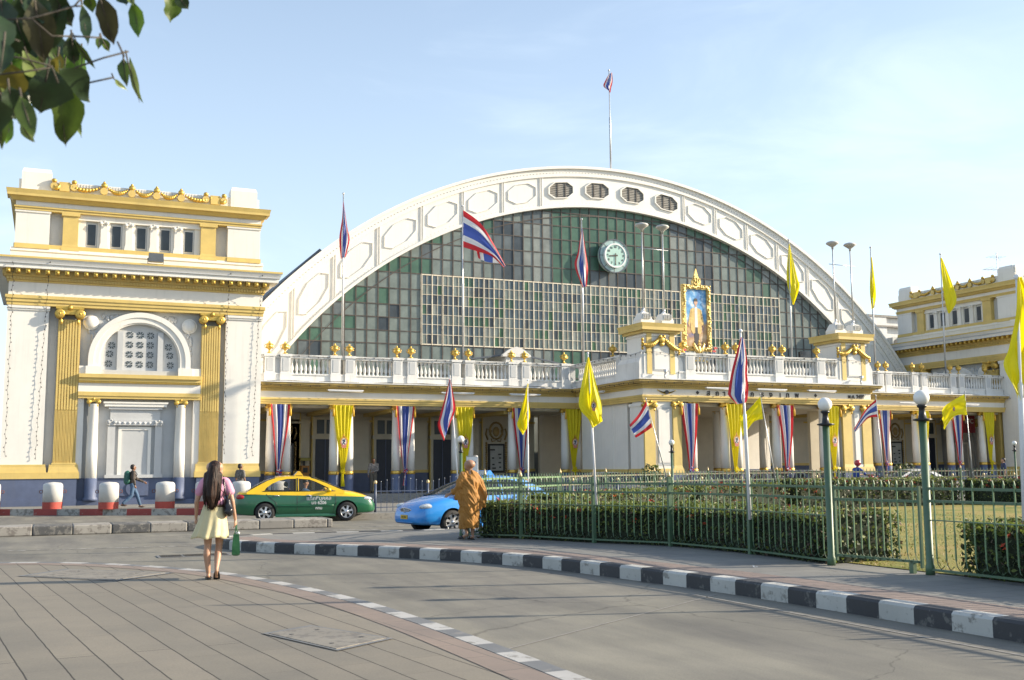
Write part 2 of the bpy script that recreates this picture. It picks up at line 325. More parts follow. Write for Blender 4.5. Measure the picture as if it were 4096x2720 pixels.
def resample(P,step):
    P=[Vector(p) for p in P]; out=[P[0]]; acc=0
    for a,b in zip(P,P[1:]):
        d=(b-a).length; t=step-acc
        while t<=d: out.append(a.lerp(b,t/d)); t+=step
        acc=(acc+d)%step if t>d else acc
        acc=d-(t-step)
    return out
def offset(P,d):
    out=[]
    for i,p in enumerate(P):
        t=(P[min(i+1,len(P)-1)]-P[max(i-1,0)]); t=Vector((t.x,t.y,0)).normalized(); out.append(p+Vector((-t.y,t.x,0))*d)
    return out
def kerb(name,P,step,w,z0,z1,mats,inner_round=.03,sub=3,start=0):
    """P: outer edge (road side); kerb body lies to the LEFT of the path by w; blocks alternate materials"""
    Q=resample(P,step/sub); A=Q; B=offset(Q,w); A2=offset(Q,inner_round); mb=MB(); zt=z1
    for i in range(len(Q)-1):
        m=mats[((i+start)//sub)%len(mats)]; j=i+1
        jt=lambda k:0
        vs=[(*A[i][:2],z0),(*A[j][:2],z0),(*A[j][:2],zt-inner_round),(*A[i][:2],zt-inner_round),(*A2[j][:2],zt),(*A2[i][:2],zt),(*B[j][:2],zt),(*B[i][:2],zt),(*B[j][:2],z0),(*B[i][:2],z0)]
        mb.add(vs,[(0,3,2,1)[::-1] if False else (0,1,2,3),(3,2,4,5),(5,4,6,7),(7,6,8,9)],m=m)
    return mb.build(name,kind='structure',norm=False)
# island kerb (runs from far tip towards the camera)
IK=[(3.5,24.6),(3.58,23.8),(3.8,23.1),(4.2,22.4),(4.85,21.6),(5.5,20.85),(6.28,19.75),(7.1,18.25),(7.62,17.0),(7.9,15.8),(8.22,13.8),(8.38,12.6),(8.48,11.4),(8.53,10.2),(8.57,9.0),(8.6,7.8),(8.62,5),(8.65,0),(8.7,-6)]
IKp=catmull([(x,y,0) for x,y in IK],8)
kerb('island_kerb',IKp,.51,.24,0,.2,[KW,KB],sub=4)
IB=[(3.5,24.6),(3.9,25.3),(5.2,25.6),(7.5,25.3),(9.2,25.4),(11,26.3),(13.5,28.6),(16.5,30.6),(20,31.9),(26,32.3),(60,32.6)]
IBp=catmull([(x,y,0) for x,y in IB],6)
kerb('island_back_kerb',IBp[::-1],.52,.24,0,.2,[KW,KB],sub=4)
inner=offset(resample(IKp,.3),.24); poly=[(p.x,p.y) for p in inner]+[(60,-6),(60,32.3)]+[(p.x,p.y) for p in offset(IBp[::-1],.24)][1:]
def flat(name,poly,z,m,kind='structure'):
    mb=MB(); n=len(poly); mb.add([(x,y,z) for x,y in poly],[tuple(range(n))],m=m); o=mb.build(name,kind=kind)
    b=bmesh.new(); b.from_mesh(o.data); bmesh.ops.triangulate(b,faces=b.faces,ngon_method='EAR_CLIP'); bmesh.ops.recalc_face_normals(b,faces=b.faces)
    for f in b.faces:
        if f.normal.z<0: f.normal_flip()
    b.to_mesh(o.data); b.free(); return o
flat('island_pavement',poly,.192,SLAB)
mb=MB(); A=offset(resample(IKp,.3),.26); B=offset(resample(IKp,.3),.85)
for i in range(len(A)-1): mb.add([(*A[i][:2],.196),(*A[i+1][:2],.196),(*B[i+1][:2],.196),(*B[i][:2],.196)],[(0,1,2,3)[::-1] if False else (0,1,2,3)],m=PINKS)
mb.build('brick_strip',kind='structure')
# near plaza with its flush kerb
NK=[(-14,22.5),(-8,21.6),(-4,20.9),(-.64,19.9),(.6,19.2),(1.6,18.0),(2.5,16.3),(3.06,14.2),(3.4,12.2),(3.55,10.3),(3.6,8.8),(3.62,7),(3.6,4),(3.5,0),(3.4,-6)]
NKp=catmull([(x,y,0) for x,y in NK],8)
KWN=paint('worn_white_dash',(.44,.43,.41),.55,(.24,.23,.21)); kerb('plaza_kerb',NKp[::-1],.46,.20,0,.2,[KWN,DASHG],sub=2,inner_round=.015)
inn=offset(resample(NKp[::-1],.3),.2); flat('plaza',[(p.x,p.y) for p in inn]+[(-30,22.5),(-30,-6)],.196,PLAZA)
mb=MB(); A=offset(resample(NKp[::-1],.3),.215); B=offset(resample(NKp[::-1],.3),.52)
for i in range(len(A)-1): mb.add([(*A[i][:2],.200),(*A[i+1][:2],.200),(*B[i+1][:2],.200),(*B[i][:2],.200)],[(0,1,2,3)],m=PINK)
mb.build('plaza_border',kind='structure')
COVER=paint('weathered_cover',(.235,.215,.18),.5,(.16,.145,.125))
def cover(pts,z,lab):
    root=empty('manhole_cover',(sum(p[0] for p in pts)/4,sum(p[1] for p in pts)/4,z),0,lab,'manhole cover'); cx,cy=root.location.x,root.location.y
    q=[Vector((p[0]-cx,p[1]-cy)) for p in pts]; fr=MB(); a=[p*1.13 for p in q]; 
    for i in range(4):
        j=(i+1)%4; fr.add([(*a[i],0.004),(*a[j],0.004),(*(q[j]*1.03),0.004),(*(q[i]*1.03),0.004)],[(0,1,2,3)],m=DASHG)
    fr.build('surround',root); s_=MB(); s_.prism([tuple(p) for p in q],-.01,.007,plane='XY',m=COVER); s_.build('slab',root,norm=True)
    [MB().lathe(q[i].x*.6,q[i].y*.6,.0075,[(.022,0),(.022,.002)],8,m=IRON).build('lifting_hole',root) for i in range(4)]
cover([(1.93,10.09),(2.39,10.37),(2.82,9.37),(2.28,9.0)],.2,'worn square concrete manhole cover in the plaza paving at the lower left')
cover([(-.21,17.1),(.38,17.9),(1.65,16.6),(.9,15.9)],.2,'large concrete manhole cover by the far edge of the plaza beside the walking woman')
# red and white kerb with pavement in front of the pavilion, then steps
RK=[(-30,58),(-12,51),(-1.6,46.1),(2.9,43.4),(5.5,42.1),(8.2,39.8),(10.0,36.4),(12,35.7),(60,36.6)]
RKp=catmull([(x,y,0) for x,y in RK[:5]],6); kerb('red_white_kerb',RKp[::-1],.95,.25,0,.24,[KR,KWD],sub=2)
RK2=catmull([(x,y,0) for x,y in RK[4:]],6); kerb('arcade_kerb',RK2[::-1],.95,.25,0,.18,[CONC],sub=2)
pts=offset(RK2[::-1],.25)+offset(RKp[::-1],.25)[1:]
flat('station_pavement',[(p.x,p.y) for p in pts]+[(-30,70),(70,70)],.17,SLAB)
flat('pavilion_pavement',[(p.x,p.y) for p in offset(RKp[::-1],.25)]+[(-30,69),(7.6,69)],.232,SLAB)
# dirty median
MDL=paint('dirty_median_white',(.33,.31,.275),.5,(.2,.18,.16)); mb=MB(); k=0; x=-14.0
while x<7.7:
    x2=min(x+.98,7.72); y0=31.0+.01*k*0; m=MDL if k%2 else (KG if x<4.5 else CONC)
    mb.box(x,x2-.012,31.05,32.35,0,.25,m=m); x=x2; k+=1
mb.box(-14,7.7,31.08,32.3,.0,.235,m=KG)
mb.build('median_kerb',kind='structure',bevel=.03)
# worn road lines
def line(p,q,w,z=.004,m=LINEW):
    p=Vector((*p,0)); q=Vector((*q,0)); d=(q-p).normalized(); n=Vector((-d.y,d.x,0))*w/2; lm.add([(*(p+n)[:2],z),(*(p-n)[:2],z),(*(q-n)[:2],z),(*(q+n)[:2],z)],[(0,1,2,3)],m=m)
lm=MB()
line((-.7,25.6),(3.1,25.2),.12); line((-6,26),(-2.2,25.8),.12)
line((6.2,29.8),(8.6,29.2),.18); line((8.5,31.0),(13,30),.15); line((3,28.6),(10.4,27.4),.10)
for i in range(3): line((8.2+.9*i,24.05+.12*i),(8.75+.9*i,24.1+.12*i),.1)
lm.build('road_markings',kind='structure')
lm=MB(); line((3.6,9.2),(8.2,12.2),.03,m=CONC); line((4.2,14.5),(7.6,14.4),.02,m=CONC); line((7.95,12.4),(8.1,3),.05,m=CONC); lm.build('road_joint',kind='structure')
dg_=empty('drain_grate',(2.75,22.3,.0),0,'dark grated drain cover in the road behind the walking woman','drain')
f_=MB(); f_.box(-.7,.7,-.28,.28,.001,.012,m=DASHG); f_.build('frame',dg_); 
f_=MB()
for i in range(3):
    for j in range(7): f_.box(-.64+.44*i,-.24+.44*i,-.22+.065*j,-.185+.065*j,.012,.018,m=IRON)
f_.build('slat',dg_)
# ---------------------------------------------------------------- building vocabulary (local frame: x right, z up, front towards -y)
def ionic(mb,x,y,z,w,m=None):
    """Ionic capital: top at z, width w, front plane about y"""
    m=m or GOLD; r=w*.185
    mb.box(x-w*.5,x+w*.5,y-r*1.3,y+r,z-w*.10,z,m=m)
    for sx in (-1,1):
        cx=x+sx*w*.36
        mb.lathe(cx,y-r*1.5,z-w*.10-r,[(r*.6,0),(r,.0),(r,r*2.2)],12,m=m,axis='Y')
        mb.lathe(cx,y-r*1.5-r*.12,z-w*.10-r,[(r*.55,0),(r*.6,r*.14)],10,m=m,axis='Y'); mb.sphere(cx,y-r*1.6,z-w*.10-r,r*.28,n=8,k=6,m=m)
        mb.sphere(cx-sx*w*.06,y-r*1.2,z-w*.12-r*2.5,r*.34,r*.3,r*.6,n=8,k=6,m=m)
    mb.box(x-w*.36,x+w*.36,y-r*1.1,y+r*.8,z-w*.10-r*1.1,z-w*.10,m=m); mb.sphere(x,y-r*1.5,z-w*.05,r*.5,r*.4,r*.55,n=8,k=6,m=m)
def column(mb,x,y,z0,z1,r,cap=True,n=18,m=WHITE,capm=None):
    hc=r*1.05 if cap else 0
    mb.lathe(x,y,z0,[(r*1.0,0),(r*1.0,(z1-z0)*.35),(r*.86,z1-z0-hc-.02),(r*.95,z1-z0-hc)],n,m=m)
    if cap: ionic(mb,x,y,z1,r*2.3,capm or GOLD)
def fluted(mb,x0,x1,y,z0,z1,m,n=8,d=.05):
    w=(x1-x0); mb.box(x0,x1,y,y+.2,z0,z1,m=m)
    for i in range(n):
        c=x0+w*(i+.5)/n; rw=w/n*.33
        zm=z0+(z1-z0)*.37
        mb.prism([(c-rw,zm+.02),(c+rw,zm+.02),(c+rw,z1-.05),(c-rw,z1-.05)],y-d,y,m=m)
        for k in (-.22,.22): mb.prism([(c+k*w/n-rw*.4,z0+.05),(c+k*w/n+rw*.4,z0+.05),(c+k*w/n+rw*.4,zm),(c+k*w/n-rw*.4,zm)],y-d*.7,y,m=m)
def dentils(mb,x0,x1,y,z0,z1,step,m,d=.08):
    n=int((x1-x0)/step)
    for i in range(n): a=x0+(i+.2)*(x1-x0)/n; mb.box(a,a+step*.6,y-d,y,z0,z1,m=m)
def garland(mb,x0,z0,x1,z1,y,sag,r,m=None,n=9):
    for i in range(n+1):
        t=i/n; z=z0+(z1-z0)*t-sag*4*t*(1-t); q=r*(.75+.7*math.sin(PI*t)); mb.sphere(x0+(x1-x0)*t,y,z,q*1.1,q,q,n=7,k=5,m=m or GOLD)
W_=10.55
def pav_face(root,xf,which='front'):
    """all mouldings of one pavilion facade, x 0..W_, front plane y=0"""
    def B(): return MB(xf)
    E_=.02
    # lower wall pieces: corner panels, recess back, blue dado
    b=B(); 
    b.box(0,1.6,0,.5,1.95,8.63,m=WHITE); b.box(8.94,W_,0,.5,1.95,8.63,m=WHITE)
    for x0,x1 in ((-.03,1.64),(8.9,W_+.03)): b.box(x0,x1,-.05,.0,8.42,8.5,m=WHITE); b.box(x0,x1,-.09,.0,8.5,8.6,m=WHITE)
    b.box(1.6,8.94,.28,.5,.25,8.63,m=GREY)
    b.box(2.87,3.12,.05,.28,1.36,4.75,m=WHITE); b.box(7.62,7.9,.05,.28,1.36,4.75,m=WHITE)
    b.build('corner_panel',root)
    b=B(); b.box(0,2.95,-.10,.5,.0,1.36,m=NAVY); b.box(7.82,W_,-.10,.5,.0,1.36,m=NAVY); b.box(2.95,7.82,.16,.5,0,1.36,m=NAVY)
    b.box(2.95,7.82,-.06,.16,0,.42,m=NAVY); b.box(-.04,2.97,-.15,-.1,0,.5,m=NAVY); b.box(7.8,W_+.04,-.15,-.1,0,.5,m=NAVY)
    b.box(4.6,5.85,.1,.16,.6,1.2,m=NAVY); b.lathe(5.22,.1,.9,[(.3,-.04),(.3,0)],20,m=NAVY,axis='Y'); b.build('dado',root)
    b=B()
    for x0,x1 in ((0,1.75),(1.85,3.0),(7.78,8.8),(8.85,W_)):
        b.mark(); b.frus(x0-.06,x1+.04,-.14,.3,1.36,1.62,0,0,m=OCHRE); b.frus(x0-.03,x1+.01,-.10,.3,1.62,1.74,.02,.02,m=OCHRE); b.frus(x0-.02,x1,-.08,.3,1.74,1.84,.02,.02,m=OCHRE); b.box(x0,x1-.03,-.05,.3,1.84,1.95,m=OCHRE)
    b.build_each('base_moulding',root)
    for x0,x1 in ((1.98,2.87),(7.9,8.72)):
        b=B(); fluted(b,x0,x1,.02,1.95,8.1,OCHRE,8); b.box(x0-.04,x1+.04,-.06,.2,1.95,2.02,m=OCHRE); p=b.build('pilaster',root)
        b=B(); ionic(b,(x0+x1)/2,.02,8.63,(x1-x0)*1.25); b.build('capital',p)
    # architrave, frieze, cornice
    b=B(); b.box(-.04,W_+.04,-.06,.5,8.63,8.77,m=OCHRE); b.box(-.07,W_+.07,-.10,.5,8.77,8.91,m=OCHRE); b.box(-.11,W_+.11,-.14,.5,8.91,9.05,m=OCHRE); b.build('architrave',root)
    b=B(); b.box(0,W_,-.02,.5,9.05,9.62,m=WHITE); b.build('frieze',root)
    b=B(); b.box(-.06,W_+.06,-.08,.5,9.62,9.70,m=OCHRE); b.box(-.10,W_+.10,-.12,.5,9.70,9.84,m=OCHRE); dentils(b,-.1,W_+.1,-.12,9.70,9.82,.125,OCHRE,.06); b.box(-.18,W_+.18,-.2,.5,9.84,9.90,m=OCHRE)
    b.box(-.25,W_+.25,-.26,.5,9.90,10.12,m=OCHRE)
    b.build('dentil_course',root)
    b=B(); n=29
    for i in range(n): b.mark(); a=-.2+(W_+.4)*(i+.25)/n; b.box(a,a+.17,-.56,-.24,9.93,10.11,m=GOLD); b.sphere(a+.085,-.56,10.0,.07,.05,.07,n=6,k=4,m=GOLD)
    b.build_each('modillion',root)
    b=B(); b.box(-.60,W_+.60,-.62,.5,10.12,10.30,m=WHITE); b.box(-.66,W_+.66,-.68,.5,10.30,10.36,m=GREY); b.frus(-.66,W_+.66,-.68,.5,10.36,10.52,-.08,-.08,m=WHITE); b.box(-.76,W_+.76,-.78,.5,10.52,10.60,m=OCHRE); b.build('cornice',root)
    # middle recess: mid entablature, small columns, door surround
    b=B(); b.box(2.87,7.9,-.05,.28,5.03,5.41,m=WHITE); b.box(2.87,7.9,-.09,.28,4.75,4.86,m=OCHRE); b.box(2.87,7.9,-.13,.28,4.86,5.03,m=OCHRE)
    b.box(2.87,7.9,-.10,.28,5.41,5.5,m=OCHRE); dentils(b,2.87,7.9,-.10,5.42,5.49,.09,GOLD,.05); b.box(2.87,7.9,-.17,.28,5.5,5.63,m=OCHRE); b.box(2.87,7.9,-.25,.28,5.63,5.79,m=OCHRE); b.build('middle_entablature',root)
    for x in (3.5,7.08):
        b=B(); b.lathe(x,.0,.42,[(.30,0),(.30,.1),(.25,.16),(.25,.94)],18,m=NAVY); column(b,x,.0,1.36,4.75,.23); b.build('column',root)
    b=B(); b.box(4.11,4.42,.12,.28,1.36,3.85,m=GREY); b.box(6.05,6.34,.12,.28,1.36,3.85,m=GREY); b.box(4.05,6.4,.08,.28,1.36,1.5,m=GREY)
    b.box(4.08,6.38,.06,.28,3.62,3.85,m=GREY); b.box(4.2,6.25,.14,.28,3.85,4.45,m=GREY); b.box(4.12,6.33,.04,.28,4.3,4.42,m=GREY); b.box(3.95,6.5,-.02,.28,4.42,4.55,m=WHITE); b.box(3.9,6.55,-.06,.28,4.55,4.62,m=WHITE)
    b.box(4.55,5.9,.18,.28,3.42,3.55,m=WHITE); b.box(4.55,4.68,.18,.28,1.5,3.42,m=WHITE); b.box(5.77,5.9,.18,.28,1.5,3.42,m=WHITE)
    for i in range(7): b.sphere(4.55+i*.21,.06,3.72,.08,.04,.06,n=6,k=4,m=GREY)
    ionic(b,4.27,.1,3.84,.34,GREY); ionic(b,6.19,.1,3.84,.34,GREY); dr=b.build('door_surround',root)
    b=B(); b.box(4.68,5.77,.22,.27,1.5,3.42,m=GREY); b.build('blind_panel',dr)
    # arch window
    cx,cz=5.33,6.42
    b=B(); ro,ri,rm=2.12,1.62,1.9
    def ringpts(r,n=28): return [(cx+r*math.cos(PI*i/n),cz+r*math.sin(PI*i/n)) for i in range(n+1)]
    for r0,r1,yf in ((rm,ro,-.05),(ri+.06,rm,.0),(ri,ri+.06,.06)):
        a=ringpts(r1);c=ringpts(r0)
        for i in range(28): b.prism([c[i],a[i],a[i+1],c[i+1]][::-1],yf,.28,m=WHITE)
        for sx in (-1,1): b.box(*sorted((cx+sx*r0,cx+sx*r1)),yf,.28,6.0,cz,m=WHITE)
    b.box(cx-ro-.08,cx-ri+.02,-.09,.28,5.79,6.14,m=WHITE); b.box(cx+ri-.02,cx+ro+.08,-.09,.28,5.79,6.14,m=WHITE); b.box(2.87,cx-ro-.08,.0,.28,5.79,6.14,m=WHITE); b.box(cx+ro+.08,7.9,.0,.28,5.79,6.14,m=WHITE)
    aw=b.build('arch_surround',root)
    b=B(); b.prism([(cx+ri,5.85)]+[(x,z) for x,z in ringpts(ri)]+[(cx-ri,5.85)],.24,.26,m=GREY)
    for x in (cx-.95,cx+.72): b.box(x,x+.23,.10,.24,5.85,cz+1.28,m=GREY)
    b.box(cx-ri,cx+ri,.05,.24,5.79,6.0,m=GREY); b.build('lattice_screen',aw)
    b=B(); cs=.43; DK=mat('lattice_opening',(.03,.05,.055),.6)
    cells=[(cx-.44+i*cs,6.28+j*.43) for i in range(3) for j in range(4)]+[(cx-1.28,6.28),(cx-1.25,6.71),(cx-1.18,7.08),(cx+1.28,6.28),(cx+1.25,6.71),(cx+1.18,7.08)]
    for (x,z) in cells:
        for k in range(8):
            a0=k*PI/4+.16; a1=(k+1)*PI/4-.16; hw=.135
            def sq(a): c,s=math.cos(a),math.sin(a); t=hw/max(abs(c),abs(s)); return (x+c*t,z+s*t)
            p=[(x+.035*math.cos((a0+a1)/2),z+.035*math.sin((a0+a1)/2)),sq(a0),sq(a1)]
            b.prism(p[::-1],.225,.24,m=DK)
    b.build('lattice_pattern',aw)
    for sx in (-1,1):
        x=cx+sx*2.05; b=B(); b.sphere(x,.2,8.05,.29,.16,.29,n=20,k=10,m=WHITE); b.lathe(x,.17,8.05,[(.33,0),(.33,.1)],22,m=WHITE,axis='Y'); b.build('roundel',root)
        b=B()
        for k in range(26):
            t=k/25; px=x+sx*.02+(-sx*(.5+.7*max(0,t-.5)*2) if t>.5 else sx*.02*k%2*.1); pz=(8.3 if t>.5 else 7.7-1.2*t*1.6); px+=random.uniform(-.09,.09); pz+=random.uniform(-.08,.08)
            b.sphere(px,.27,pz,.07,.05,.12,n=6,k=4,m=GREY)
        b.build('leaf_relief',root)
    # attic
    b=B(); b.box(.0,W_,.12,.6,10.6,11.1,m=WHITE); b.frus(-.02,W_+.02,.08,.6,10.98,11.12,.02,.02,m=WHITE); b.build('attic_plinth',root)
    b=B(); b.box(.14,W_-.14,.42,.6,11.1,12.9,m=GREY)
    for x0,x1 in ((.14,1.48),(8.95,W_-.14)): b.box(x0,x1,.14,.42,11.3,12.75,m=WHITE); b.box(x0-.04,x1+.04,.10,.42,12.66,12.76,m=WHITE)
    wx=[(2.93,3.4),(3.93,4.43),(4.97,5.47),(5.99,6.49),(7.02,7.5)]
    xs=[2.6]+[v for a in wx for v in a]+[7.76]
    for i in range(0,len(xs),2): b.box(xs[i],xs[i+1],.30,.42,11.3,12.75,m=WHITE)
    b.box(2.6,7.76,.22,.42,12.5,12.75,m=WHITE); b.build('attic_wall',root)
    for a,c in wx:
        b=B(); b.box(a,c,.36,.415,11.32,12.5,m=GREY); b.box(a+.04,c-.04,.34,.37,11.42,12.4,m=WHITE); wn=b.build('attic_window',root)
        b=B(); b.box(a+.07,c-.07,.325,.345,11.45,12.37,m=PG[5]); b.build('pane',wn)
    b=B()
    for x in (3.67,4.7,5.73,6.76): b.mark(); b.frus(x-.19,x+.19,.16,.3,11.3,11.5,.03,.0,m=WHITE); b.box(x-.14,x+.14,.18,.3,11.5,12.4,m=WHITE); ionic(b,x,.2,12.52,.36,WHITE)
    b.build_each('colonnette',root)
    b=B(); b.box(.1,W_-.1,.10,.42,11.1,11.3,m=OCHRE)
    for x0,x1 in ((.12,1.52),(8.92,W_-.12)): b.frus(x0,x1,.06,.42,11.1,11.3,.02,.02,m=OCHRE)
    for x0,x1 in ((2.0,2.62),(7.76,8.42)): b.frus(x0-.06,x1+.06,.08,.42,11.1,11.38,.06,.04,m=OCHRE); b.box(x0,x1,.12,.42,11.3,12.75,m=OCHRE); b.box(x0-.06,x1+.06,.06,.42,12.62,12.75,m=OCHRE)
    b.build('attic_pilaster',root)
    b=B(); b.box(.1,W_-.1,.08,.6,12.75,12.92,m=OCHRE); b.box(.06,W_-.06,.04,.6,12.86,12.93,m=OCHRE); b.box(.12,W_-.12,.10,.6,12.93,13.14,m=WHITE)
    b.frus(.0,W_,.0,.6,13.14,13.3,-.14,-.14,m=OCHRE); b.box(-.22,W_+.22,-.24,.6,13.3,13.40,m=OCHRE); b.frus(-.22,W_+.22,-.24,.6,13.40,13.58,-.05,-.05,m=OCHRE)
    b.build('attic_cornice',root)
    b=B(); b.box(.2,W_-.2,.24,.7,13.58,14.12,m=WHITE)
    for k in range(60):
        x=1.7+k*.12
        if x<8.9: b.box(x,x+.05,.2,.24,13.95,14.1,m=WHITE)
    for x0 in (.3,9.05): b.frus(x0-.06,x0+1.26,.14,.95,13.58,13.72,.06,.06,m=WHITE); b.box(x0,x0+1.2,.2,.95,13.72,14.45,m=WHITE); b.frus(x0,x0+1.2,.2,.95,14.45,14.62,.06,.06,m=WHITE)
    b.build('parapet',root)
    b=B(); st=[2.0,3.6,4.75,5.8,6.85,8.35]
    for i,x in enumerate(st):
        if i in (0,5):
            b.prism([(x-.2,13.7),(x+.2,13.7),(x+.22,14.1),(x-.22,14.1)],.08,.2,m=OCHRE); 
            for q in (-.42,.38): b.lathe(x+q,.06,13.9,[(.15,0),(.15,.1)],12,m=OCHRE,axis='Y'); b.sphere(x+q,.1,14.13,.12,.1,.1,n=7,k=5,m=GOLD)
        else: b.lathe(x,.06,13.85,[(.16,0),(.16,.1)],12,m=OCHRE,axis='Y'); b.sphere(x,.12,14.1,.15,.1,.13,n=7,k=5,m=GOLD); b.sphere(x,.12,14.24,.06,n=6,k=4,m=GOLD)
    sx=[1.5,1.5+.0]+st+[9.0]
    for a,c in zip([1.35]+st,st+[9.0]): garland(b,a+.2,13.98,c-.2,13.98,.12,.16,.07)
    b.build('garland',root)
def pavilion(name,loc,faces,label):
    root=empty(name,loc,0,label,'building')
    b=MB(); b.box(.5,W_-.3,.5,W_-.3,0,10.6,m=WHITE); b.box(.6,W_-.3,.6,W_-.6,10.6,13.6,m=WHITE); b.box(.45,W_,.5,W_-.0,9.0,10.55,m=WHITE); b.build('body',root)
    b=MB(); b.box(-.1,W_+.1,.5,W_+.1,13.2,13.56,m=OCHRE); b.box(-.6,W_+.6,.5,W_+.6,10.15,10.5,m=WHITE); b.box(.1,W_-.1,.5,W_-.1,8.7,9.0,m=OCHRE); b.build('side_cornice',root)
    for f in faces:
        if f=='front': pav_face(root,Matrix.Identity(4))
        else: pav_face(root,Matrix.Translation((-.006,W_-.02,0))@Matrix.Rotation(-PI/2,4,'Z')@Matrix.Diagonal((.9975,1,1,1))@Matrix.Translation((0,0,.002)),'side')
    return root
PAVL=pavilion('pavilion',(-1.78,49,0),['front'],'white and gold two storey pavilion at the left end, arched lattice screen in its front')
PAVR=pavilion('pavilion',(55.25,48.1,-.45),['front','side'],'far right white and gold pavilion whose shaded side shows behind the right arcade')
# ---------------------------------------------------------------- the great arch
YA=57.5; CO=(31.6,-8.2,28.28); CI=(31.65,-7.95,25.68)
def arcz(c,x,dr=0): v=(c[2]+dr)**2-(x-c[0])**2; return c[1]+math.sqrt(max(v,0))
hall=empty('station_hall',(31.6,YA,0),0,'great arched station hall with a white steel arch round a huge green glass wall','building')
H0=Matrix.Translation((-31.6,-YA,0))
def HB(): return MB(H0)
b=HB(); n=96; a0=math.asin(min(.999,(8.2+2)/28.28)); 
def arcpt(c,t,dr=0): return (c[0]-(c[2]+dr)*math.cos(t),c[1]+(c[2]+dr)*math.sin(t))
T=[.36+(PI-.72)*i/n for i in range(n+1)]
WARCH=mat('riveted_white_steel',(.80,.775,.715),.6,var=.03,vs=.7,streak=.12,bump=.12,bs=12)
def band(b,co,ro,ci,ri,y0,y1,m):
    A=[arcpt(co,t,ro) for t in T]; B_=[arcpt(ci,t,ri) for t in T]
    for i in range(n):
        p=[B_[i],A[i],A[i+1],B_[i+1]]; vs=[(x,y0,z) for x,z in p]+[(x,y1,z) for x,z in p]
        b.add(vs,[(0,3,2,1),(1,2,6,5),(0,4,7,3)],m=m)
band(b,CO,0,CI,0,YA,YA+.8,WARCH); af=b.build('arch_face',hall)
b=HB(); band(b,CO,.03,CO,-.5,YA-.10,YA,WARCH); b.mark(); band(b,CO,.12,CO,-.04,YA-.25,YA+.8,WARCH); b.mark(); band(b,CI,.10,CI,-.06,YA-.08,YA+.3,WARCH); b.build_each('rim_flange',af)
b=HB(); 
for i in range(300):
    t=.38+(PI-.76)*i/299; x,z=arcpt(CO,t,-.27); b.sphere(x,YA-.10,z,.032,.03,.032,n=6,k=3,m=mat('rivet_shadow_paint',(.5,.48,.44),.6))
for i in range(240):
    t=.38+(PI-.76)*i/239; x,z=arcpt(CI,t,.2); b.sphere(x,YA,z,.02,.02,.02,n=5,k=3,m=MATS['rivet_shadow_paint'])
b.build('rivet_row',af)
ribs=[9.6,11.95,14.2,16.72,19.3,21.83,24.39,26.9,37.05,39.45,41.87,44.3,46.75,49.15,51.55,53.8]
b=HB()
for x in ribs:
    zl=max(arcz(CI,x),1) if abs(x-CI[0])<CI[2] else 1; zh=arcz(CO,x,-.45)
    b.mark()
    for d in (-.07,.07): b.box(x+d-.02,x+d+.02,YA-.05,YA,zl,zh,m=WARCH)
b.build_each('rib',af)
def cell(x0,x1,cut=(.13,.34,.13,.33),sh=None):
    def P(u,v):
        x=x0+(x1-x0)*u; zl=arcz(CI,x,.25) if abs(x-CI[0])<CI[2] else arcz(CO,x)-4; zh=arcz(CO,x,-.55); return (x,zl+(zh-zl)*v)
    a,bq,c,d=cut
    return [P(a,d),P(bq,c),P(1-bq,c),P(1-a,d),P(1-a,1-d),P(1-bq,1-c),P(bq,1-c),P(a,1-d)]
cells=[(ribs[i],ribs[i+1]) for i in range(7)]+[(ribs[i],ribs[i+1]) for i in range(8,15)]
for (x0,x1) in cells:
    p=cell(x0,x1); b=HB(); cx_=sum(q[0] for q in p)/8; cz_=sum(q[1] for q in p)/8
    for i in range(8):
        a,c=p[i],p[(i+1)%8]; s=.955; ai=(cx_+(a[0]-cx_)*s,cz_+(a[1]-cz_)*s); ci_=(cx_+(c[0]-cx_)*s,cz_+(c[1]-cz_)*s)
        b.prism([a,c,ci_,ai],YA-.055,YA,m=WARCH)
    b.build('octagon_panel',af)
SL=mat('louvre_slat',(.33,.31,.27),.7,var=.2)
for xc in (28.25,30.75,33.25,35.75):
    p=cell(xc-1.12,xc+1.12,(.11,.3,.17,.36)); cx_=sum(q[0] for q in p)/8; cz_=sum(q[1] for q in p)/8
    b=HB(); 
    for i in range(8):
        a,c=p[i],p[(i+1)%8]; s=.90; ai=(cx_+(a[0]-cx_)*s,cz_+(a[1]-cz_)*s); ci_=(cx_+(c[0]-cx_)*s,cz_+(c[1]-cz_)*s); b.prism([a,c,ci_,ai],YA-.09,YA,m=WARCH)
    lv=b.build('louvre_frame',af)
    q8=[(cx_+(a[0]-cx_)*.9,cz_+(a[1]-cz_)*.9) for a in p]; b=HB(); b.prism(q8,YA-.01,YA-.002,m=DARK)
    zmin=min(q[1] for q in q8); zmax=max(q[1] for q in q8); k=9
    def span(z):
        xs=[]
        for i in range(8):
            a,c=q8[i],q8[(i+1)%8]
            if (a[1]-z)*(c[1]-z)<0: xs.append(a[0]+(c[0]-a[0])*(z-a[1])/(c[1]-a[1]))
        return (min(xs),max(xs)) if len(xs)>1 else None
    for i in range(k):
        z=zmin+(zmax-zmin)*(i+.5)/k; s=span(z)
        if s: b.add([(s[0],YA-.03,z-.03),(s[1],YA-.03,z-.03),(s[1],YA-.01,z+.05),(s[0],YA-.01,z+.05)],[(0,1,2,3)],m=SL)
    for q in (-.24,.28):
        s=[r for r in (zmin+.05,zmax-.05)]; b.box(cx_+q-.03,cx_+q+.03,YA-.05,YA-.03,zmin+.06,zmax-.06,m=MULL)
    b.build('louvre_slats',lv)
